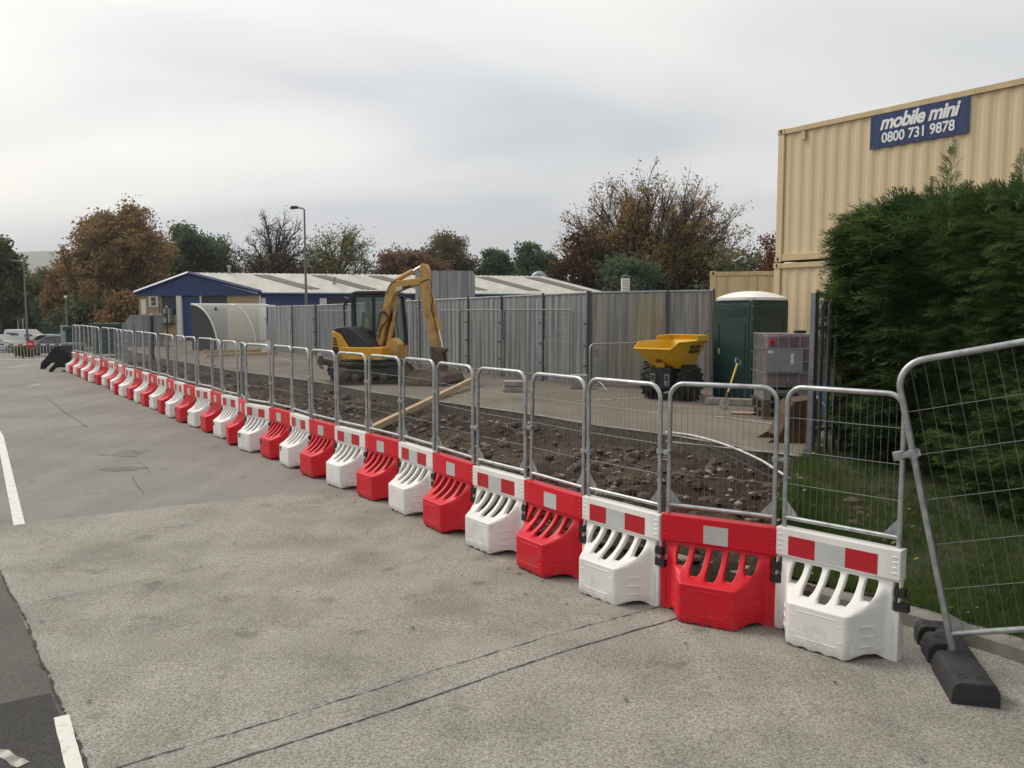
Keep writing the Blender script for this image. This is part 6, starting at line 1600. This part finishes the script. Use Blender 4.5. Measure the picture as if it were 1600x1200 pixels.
# white scaffold sign by the far cars
b = atY(32, 505, 84); t = thing('road_sign', 'small dark sign with white frame on posts behind the white van', 'sign', (b.x, 84, -1.3))
zt = atY(32, 494, 84).z + 1.3; zl = atY(32, 508, 84).z + 1.3
mb = MB(); mb.bb(-.22, .22, -.02, .02, zl, zt); bb_ = mb.build('panel', M['machine_black'], t, smooth=False)
mb = MB()
for x in (-.25, .25): mb.tube([(x, 0, 0), (x, 0, zt)], .035, 6)
mb.tube([(-.25, 0, zt), (.25, 0, zt)], .035, 6); mb.build('frame', M['white_wall'], t)
# A-shaped black frames
def aframe(pts, Y, label, rz):
    cx = sum(p_[0] for p_ in pts) / len(pts); b = atY(cx, 560, Y); zb = gz(Y)
    t = thing('black_stand', label, 'stand', (b.x, Y, zb), R(rz), 'black arched stands'); pl = [(atY(x, y, Y).x - b.x, max(0, atY(x, y, Y).z - zb)) for x, y in pts]
    mb = MB(); mb.prism(pl, -.04, .10, lambda a, z, d: (a, d + .12 * z, z)); mb.build('plate', M['void'], t, smooth=False)
    mb = MB(); mb.prism(pl[:6], .101, .30, lambda a, z, d: (a, d + .12 * z, z)); mb.build('rear_foot', M['void'], t, smooth=False)
aframe([(78, 586), (79, 576), (84, 570), (98, 552), (100, 549), (103, 549), (106, 556), (111, 569), (112.5, 577), (110, 578), (108, 575), (94, 574), (87, 575), (83, 579), (81.5, 585)], 30.2, 'black arched stand nearest the barriers, in front of its twin', 6)
aframe([(63, 577), (63.5, 567), (69, 561), (83, 543), (89, 541), (94, 548), (96, 560), (96, 570), (93, 572), (90, 567), (78, 567), (70, 569), (66.5, 577)], 32.3, 'black arched stand standing behind and left of its twin', -4)
p = atz(108, 580, .08); t = thing('stone_slab', 'small pale slab lying under the nearer black arched stand', 'slab', (p.x, p.y, gz(p.y)), R(10)); mb = MB(); mb.bb(-.2, .2, -.14, .14, 0, .06); mb.build('slab', M['cement'], t, bevel=.01, smooth=False)
# red and white crowd barrier across the road
a, b = atY(-30, 555, 52), atY(112, 555, 50); zb = gz(51); Lb = b.x - a.x
M['bar_white'] = mat('bar_white', (.66, .62, .60), .5); 
t = thing('pedestrian_barrier', 'white barred barrier with dark banded top rail across the far road', 'barrier', (a.x, 51, zb), 0)
zt = atY(50, 537, 51).z - zb
mb = MB(); mb.bb(0, Lb, -.03, .03, zt - .10, zt); tr = mb.build('top_rail', M['bar_white'], t, smooth=False)
for k in range(11):
    mb = MB(); x = .2 + k * .56; mb.bb(x, x + .24, -.034, .034, zt - .085, zt - .015); mb.build('band', M['red_plastic'] if k == 5 else M['machine_black'], tr, smooth=False)
mb = MB()
for x in np.arange(.1, Lb, .20): mb.tube([(x, 0, .02), (x, 0, zt - .1)], .012, 4)
mb.tube([(0, 0, .05), (Lb, 0, .05)], .02, 5); mb.build('bars', M['bar_white'], t)
for x in (1.4, Lb - .6): mb = MB(); mb.tube([(x - .16, 0, zt - .1), (x, 0, zt * .55), (x, 0, .03)], .02, 5); mb.tube([(x + .16, 0, zt - .1), (x, 0, zt * .55)], .02, 5); mb.tube([(x, -.35, .02), (x, .35, .02)], .025, 5); mb.build('leg', M['bar_white'], t)
b = atY(43, 536, 50.5); t = thing('round_sign', 'round red sign fixed to the barred barrier across the far road', 'sign', (b.x, 50.8, zb)); mb = MB(); mb.lathe([(.24, -.012), (.24, .012)], 20, Matrix.Translation((0, 0, atY(43, 537.5, 50.8).z - zb)) @ Matrix.Rotation(R(90), 4, 'X')); mb.build('disc', M['red_plastic'], t)
mb = MB(); mb.box((0, -.016, atY(43, 537.5, 50.8).z - zb), (.28, .006, .07)); mb.build('bar', M['bar_white'], t, smooth=False)
# cars
M['car_white'] = mat('car_white', (.70, .71, .72), .25); M['car_silver'] = mat('car_silver', (.42, .45, .44), .3, .3); M['car_dark'] = mat('car_dark', (.05, .052, .058), .25); M['car_glass'] = mat('car_glass', (.035, .045, .05), .05, spec=.9)
def car(name, label, cat, cx, Y, length, prof, win, mt, wid=1.7, wheels=(.18, .8), rz=0, wr=.31):
    """prof: body outline, win: glazed outlines, all as fractions of length / metres of height; nose towards +x"""
    c = atY(cx, 530, Y); t = thing(name, label, cat, (c.x, Y, gz(Y)), R(rz)); X = lambda u: (u - .5) * length
    mb = MB(); low = [(X(u), z) for u, z in prof]; n_ = len(low); zm = max(z for u, z in prof)
    ins = lambda z: .16 * smooth(zm * .52, zm, z) + .03 * (1 - smooth(.15, .5, z))
    vs = [(a, -wid / 2 + ins(z), z) for a, z in low] + [(a, wid / 2 - ins(z), z) for a, z in low]
    mb.add(vs, [tuple(range(n_ - 1, -1, -1)), tuple(range(n_, 2 * n_))] + [(i, (i + 1) % n_, (i + 1) % n_ + n_, i + n_) for i in range(n_)])
    mb.build('body', mt, t, bevel=.05, seg=3, smooth=False)
    for w_ in win:
        pl = [(X(u), z) for u, z in w_]
        for s_ in (-1, 1):
          mb = MB(); mb.add([(a, s_ * (wid / 2 - ins(z) + .006), z) for a, z in pl] + [(a, s_ * (wid / 2 - ins(z) - .03), z) for a, z in pl], [tuple(range(len(pl))), tuple(range(2 * len(pl) - 1, len(pl) - 1, -1))] + [(i, (i + 1) % len(pl), (i + 1) % len(pl) + len(pl), i + len(pl)) for i in range(len(pl))])
          mb.build('side_window', M['car_glass'], t, smooth=False)
    for u in wheels:
        for s_ in (-1, 1):
            Mt = Matrix.Translation((X(u), s_ * (wid / 2 - .1), wr)) @ Matrix.Rotation(R(90), 4, 'X'); mb = MB(); mb.lathe([(.18, -.11), (wr - .02, -.11), (wr, -.07), (wr, .07), (wr - .02, .11), (.18, .11)], 20, Mt); wl = mb.build('wheel', M['tyre'], t)
            mb = MB(); mb.lathe([(.05, -.115), (.18, -.112), (.19, .112), (.05, .115)], 14, Mt); mb.build('rim', M['hub'], wl)
    return t
hatch = [(.0, .32), (.01, .75), (.04, .92), (.17, 1.40), (.27, 1.48), (.52, 1.47), (.68, 1.0), (.94, .86), (.995, .66), (1.0, .32), (.9, .2), (.1, .2)]
hwin = [[(.10, .95), (.20, 1.36), (.36, 1.40), (.36, .97)], [(.375, .97), (.375, 1.40), (.51, 1.38), (.63, 1.0)]]
van = [(.0, .35), (.005, 1.1), (.03, 1.78), (.08, 1.86), (.58, 1.86), (.75, 1.25), (.95, 1.05), (1.0, .8), (1.0, .35), (.9, .22), (.1, .22)]
vwin = [[(.08, 1.28), (.08, 1.55), (.36, 1.55), (.36, 1.28)], [(.50, 1.15), (.50, 1.66), (.58, 1.68), (.70, 1.22)]]
car('parked_van', 'small white van with a dark panel on its side parked on the far road', 'van', 46, 82, 4.3, van, vwin, M['car_white'])
car('parked_car', 'pale silver car at the left edge behind the barred barrier', 'car', 4, 68, 4.1, hatch, hwin, M['car_silver'], rz=-6)
car('parked_car', 'dark hatchback with its windscreen towards the white van, behind the barred barrier', 'car', 80, 61, 4.0, [(1 - u, z) for u, z in hatch][::-1], [[(1 - u, z) for u, z in w_] for w_ in hwin], M['car_dark'], rz=8)
car('parked_car', 'silver car parked beyond the roof of the dark hatchback', 'car', 88, 78, 4.2, hatch, hwin, M['car_silver'], rz=4)
M['shrub'] = leafmat('shrub', [(.08, .10, .02), (.14, .15, .035), (.2, .19, .05)], .8, .3)

# ------------------------------------------------------------------ trees
def make_tree(label, cx, ptop, wpx, D, zb, cols, leaf=.30, nl=16, dens=1.0, limbs=13, subs=7, twigs=5, trunk=.32, h0=.18, bark='bark', spread=.55, cat='tree', name='broadleaf_tree', group='trees beyond the buildings', seed=1, bare_top=0.0, lower=.0, fan=False, flat=1.0, cl=.55):
    rg = np.random.RandomState(seed); c = atY(cx, 490, D); zt = atY(cx, ptop, D).z; H = zt - zb; Wd = wpx / 1300 * D
    t = thing(name, label, cat, (c.x, D, zb), 0, group)
    # crown envelope: ellipsoid from h0*H to H
    rz_ = H * (1 - lower) / 2 * .94; czz = lower * H + rz_; rx = Wd / 2 * .90; ry = rx * .9
    br = MB(); tips = []
    def bez(a, b, cpt, n): return [a * (1 - s) ** 2 + cpt * 2 * s * (1 - s) + b * s * s for s in np.linspace(0, 1, n)]
    th = H * (.45 if not fan else .22)
    tp = [np.array([rg.randn() * .04 * H * f * .4, rg.randn() * .04 * H * f * .4, th * f]) for f in np.linspace(0, 1, 5)]
    br.tube([tuple(p) for p in tp], [trunk * (1.25 if i == 0 else 1 - .13 * i) for i in range(5)], 8)
    for i in range(limbs):
        az = 2 * math.pi * (i * .618 + .13 * rg.rand()); el = math.asin(min(.99, max(-.35, (i + .5) / limbs * 1.25 - .28)))
        rr = .82 + .25 * rg.rand()
        tgt = np.array([rx * math.cos(el) * math.cos(az) * rr, ry * math.cos(el) * math.sin(az) * rr, czz + rz_ * math.sin(el) * rr])
        s0 = tp[2] + (tp[4] - tp[2]) * rg.rand() if not fan else tp[3] + (tp[4] - tp[3]) * rg.rand()
        ctl = s0 * .4 + tgt * .6; ctl[2] += (tgt[2] - s0[2]) * (.25 if not fan else -.05) + .06 * H; ctl[:2] *= (.75 if not fan else .9)
        lp = bez(s0, tgt, ctl, 7); r0 = trunk * (.42 + .15 * rg.rand()) * (.75 if fan else 1)
        br.tube([tuple(p) for p in lp], [max(.018, r0 * (1 - s * .9)) for s in np.linspace(0, 1, 7)], 5, cap=False)
        for j in range(subs):
            f = .28 + .72 * (j + rg.rand()) / subs; k = min(5, int(f * 6)); a = lp[k] + (lp[k + 1] - lp[k]) * (f * 6 - k)
            ln = Wd * (.10 + .13 * rg.rand()) * (1.25 - .5 * f); d = lp[min(6, k + 1)] - lp[k]; d = d / np.linalg.norm(d)
            d = d * (.9 if not fan else 1.6) + rg.randn(3) * .62; d[2] += .25 if not fan else .5; d /= np.linalg.norm(d); b = a + d * ln
            m_ = (a + b) / 2 + rg.randn(3) * ln * .08; sp_ = bez(a, b, m_, 4)
            br.tube([tuple(p) for p in sp_], [max(.014, r0 * .34 * (1 - s * .8)) for s in np.linspace(0, 1, 4)], 4, cap=False)
            for q in range(twigs):
                f2 = .25 + .75 * (q + rg.rand()) / twigs; k2 = min(2, int(f2 * 3)); a2 = sp_[k2] + (sp_[k2 + 1] - sp_[k2]) * (f2 * 3 - k2)
                d2 = d * (.8 if not fan else 1.4) + rg.randn(3) * .6; d2[2] += .18; d2 /= np.linalg.norm(d2); b2 = a2 + d2 * ln * (.35 + .35 * rg.rand())
                br.tube([tuple(a2), tuple((a2 + b2) / 2 + rg.randn(3) * ln * .03), tuple(b2)], [.018, .014, .008], 3, cap=False); tips += [b2, (a2 + b2) / 2]
    br.build('trunk', M[bark], t, recalc=False)
    tips = np.array(tips)
    if nl > 0:
        n_ = int(len(tips) * nl * dens); idx = rg.randint(len(tips), size=n_); P = tips[idx] + np.clip(rg.randn(n_, 3), -1.5, 1.5) * cl * np.array([1, 1, .8])
        keep = np.ones(n_, bool)
        if bare_top: keep = rg.rand(n_) > bare_top * np.clip((P[:, 2] / H - .25) / .5, 0, 1)
        # ragged gaps at clump scale
        cs = np.array([NZ.noise(Vector(tuple(p * (2.6 / max(2.5, Wd * .28)) + seed))) for p in P]); keep &= cs > (-.30 + .12 * rg.rand(n_)) if dens >= .8 else cs > -.9
        keep &= P[:, 2] > .1
        P = P[keep]; n_ = len(P)
        u = rg.randn(n_, 3); u /= np.linalg.norm(u, axis=1)[:, None]; v = np.cross(u, rg.randn(n_, 3)); v /= np.linalg.norm(v, axis=1)[:, None] + 1e-9
        s_ = (leaf * (.55 + .75 * rg.rand(n_)))[:, None]; u *= s_ * .5; v *= s_ * .32
        V = np.stack([P - u, P - v + u * .1, P + u, P + v - u * .05], 1).reshape(-1, 3)
        link('crown', np_mesh('crown', V, 4, leafmat('leaf_' + str(seed), cols, .55 if Wd > 4 else .9, .42)), t)
    return t
OLIVE = [(0.0528, 0.0688, 0.0374), (0.0885, 0.1058, 0.0532), (0.1411, 0.1492, 0.0727), (0.1904, 0.1773, 0.0911)]
DKGREEN = [(0.0424, 0.0677, 0.0424), (0.0698, 0.1081, 0.0613), (0.1098, 0.1557, 0.0814), (0.1523, 0.1909, 0.104)]
RUST = [(.11, .084, .042), (.19, .124, .055), (.265, .152, .063), (.30, .18, .075)]
CHEST = [(0.143, 0.1188, 0.0605), (0.2365, 0.1705, 0.0825), (0.3135, 0.2035, 0.0935), (0.352, 0.242, 0.121)]
REDB = [(0.1057, 0.0661, 0.0482), (0.1896, 0.1099, 0.075), (0.2643, 0.1454, 0.0997), (0.1933, 0.1363, 0.0848)]
BROWN = [(0.0893, 0.0812, 0.0494), (0.1511, 0.1228, 0.0672), (0.2126, 0.1589, 0.0846), (0.1284, 0.1336, 0.0666)]
PALE = [(0.1163, 0.1291, 0.0494), (0.1856, 0.186, 0.0741), (0.2472, 0.2349, 0.0986)]
ORANGE = [(.12, .092, .05), (.21, .14, .058), (.34, .205, .07), (.43, .27, .10)]
zb1, zb2 = -1.5, 0.0
dk = dict(nl=42, leaf=.30)
make_tree('dark tree cut off by the left edge, the tallest there', 0, 364, 64, 74, -1.2, OLIVE, seed=3, **dk)
make_tree('low dark olive tree behind the silver car', 22, 424, 90, 104, zb1, OLIVE, seed=4, **dk)
make_tree('low dark tree between the lamp posts on the far left', 72, 420, 86, 112, zb1, OLIVE, seed=5, **dk)
make_tree('rusty brown small tree at the left foot of the big chestnut brown tree', 115, 408, 70, 92, -1.3, RUST, seed=6, **dk)
make_tree('big round chestnut brown tree left of the blue gable', 190, 322, 146, 84, -1.0, CHEST, seed=7, nl=42, leaf=.30, limbs=22, subs=8, lower=.04)
make_tree('orange brown bush below the chestnut brown tree', 205, 462, 70, 74, -.9, RUST, seed=8, nl=18, leaf=.36, limbs=10, cat='bush', name='bush')
make_tree('dark bush beside the short lamp post', 140, 478, 80, 78, -.9, OLIVE, seed=9, nl=18, leaf=.36, limbs=10, cat='bush', name='bush')
make_tree('dark bush behind the parked cars', 60, 478, 110, 98, -1.3, DKGREEN, seed=10, nl=20, leaf=.4, limbs=12, cat='bush', name='bush')
make_tree('dark bush at the left edge below the cut off tree', 8, 462, 84, 92, -1.3, DKGREEN, seed=11, nl=20, leaf=.4, limbs=12, cat='bush', name='bush')
make_tree('dense dark green tree between the chestnut tree and the bare trees', 306, 352, 116, 94, zb2, DKGREEN, seed=12, nl=44, leaf=.30, limbs=18, lower=.05)
make_tree('low dark tree behind the blue gable', 362, 412, 62, 104, zb2, DKGREEN, seed=13, nl=38, leaf=.3)
make_tree('bare branched tree left of the tall lamp post', 432, 326, 122, 88, zb2, BROWN, seed=14, nl=2, leaf=.24, dens=.9, limbs=26, subs=10, twigs=9, bare_top=.9, lower=.08, bark='bark_dark', cl=.3)
make_tree('half bare pale green tree right of the tall lamp post', 527, 352, 116, 90, zb2, PALE, seed=15, nl=4, leaf=.24, dens=.9, limbs=22, subs=9, twigs=7, lower=.08, cl=.45)
make_tree('dark undergrowth tree below the bare trees', 440, 408, 130, 98, zb2, BROWN, seed=16, nl=32, leaf=.3)
make_tree('reddish brown tree above the excavator boom', 640, 388, 112, 92, zb2, REDB, seed=17, nl=40, leaf=.29)
make_tree('taller dull brown tree behind the grey enclosure', 692, 359, 88, 98, zb2, BROWN, seed=18, nl=28, leaf=.28, limbs=16)
make_tree('thin pale tree right of the dull brown tree', 736, 394, 40, 104, zb2, PALE, seed=19, nl=5, leaf=.3, cl=.4)
make_tree('small dense dark green tree standing alone on the skyline', 778, 387, 52, 96, zb2, DKGREEN, seed=20, nl=40, leaf=.29)
make_tree('dark wide tree behind the flue pipe', 842, 385, 84, 92, zb2, DKGREEN, seed=21, nl=40, leaf=.29)
make_tree('dark low tree behind the far end of the pale roof', 800, 420, 120, 100, zb2, OLIVE, seed=22, nl=34, leaf=.3)
make_tree('great half bare tree with orange leaf tips behind the yellow-patched hoarding', 1016, 286, 250, 73, zb2, ORANGE, seed=23, nl=4.4, leaf=.22, dens=.9, limbs=70, subs=11, twigs=9, trunk=.42, bare_top=.5, lower=.10, fan=True, bark='bark_dark', cl=.24)
make_tree('brownish red bush left below the great half bare tree', 915, 366, 96, 67, zb2, [(.045, .030, .017), (.08, .046, .024), (.11, .058, .028), (.06, .045, .022)], seed=24, nl=14, leaf=.32, cat='bush', name='bush')
make_tree('dark green bush in front of the great tree trunk', 985, 408, 120, 62, zb2, DKGREEN, seed=25, nl=14, leaf=.32, cat='bush', name='bush')
make_tree('olive and ochre bush right of the great tree trunk', 1075, 388, 118, 64, zb2, [(.022, .028, .012), (.045, .048, .018), (.085, .065, .02), (.16, .10, .03)], seed=26, nl=12, leaf=.30, cat='bush', name='bush')
make_tree('dark green bush above the door end container', 1150, 400, 104, 60, zb2, OLIVE, seed=27, nl=14, leaf=.30, cat='bush', name='bush')
make_tree('slim orange red sapling at the left edge of the upper container', 1205, 338, 44, 56, zb2, [(.10, .035, .018), (.17, .06, .025), (.22, .10, .03)], seed=28, nl=6, leaf=.2, limbs=9, trunk=.1, cl=.28)
make_tree('yellow green bush showing through the barred barrier', 33, 541, 22, 56.5, -.85, [(.10, .12, .02), (.16, .17, .04)], seed=29, nl=10, leaf=.12, limbs=8, trunk=.05, cl=.14, cat='bush', name='bush')
# ------------------------------------------------------------------ distant moor
M['moor'] = mat('moor', (.085, .088, .055), .95, col2=(.12, .115, .075), vscale=.004)
bm = bmesh.new(); rows = []
NXm, NYm = 70, 12
for j in range(NYm + 1):
    row = []
    for i in range(NXm + 1):
        x = -2600 + 3000 * i / NXm; y = 2050 + 900 * j / NYm; f = math.sin(math.pi * min(1, j / NYm * 1.02))
        prof_ = 185 * (1 - .6 * smooth(-1350, 300, x)) * (1 - .25 * smooth(-1300, -2600, x)); z = -4 + prof_ * f * (1 + .08 * NZ.noise(Vector((x / 300, y / 300, 0))))
        row.append(bm.verts.new((x, y, z)))
    rows.append(row)
for a, b in zip(rows, rows[1:]):
    for i in range(NXm): bm.faces.new((a[i], a[i + 1], b[i + 1], b[i]))
for f in bm.faces: f.smooth = True
me = bpy.data.meshes.new('moor_hill'); bm.to_mesh(me); bm.free(); me.materials.append(M['moor']); tag(link('moor_hill', me), kind='structure')

# ------------------------------------------------------------------ the damp autumn air between here and the moor
mb = MB(); mb.bb(-4010, 4010, -4010, 6010, -4.5, 215)
M['haze'] = m = bpy.data.materials.new('haze'); m.use_nodes = True; m.node_tree.nodes.clear()
pv = m.node_tree.nodes.new('ShaderNodeVolumePrincipled'); om = m.node_tree.nodes.new('ShaderNodeOutputMaterial')
pv.inputs['Color'].default_value = (.93, .95, 1, 1); pv.inputs['Density'].default_value = .00028; pv.inputs['Anisotropy'].default_value = .1
m.node_tree.links.new(pv.outputs[0], om.inputs['Volume'])
tag(mb.build('haze', m, smooth=False), kind='stuff')
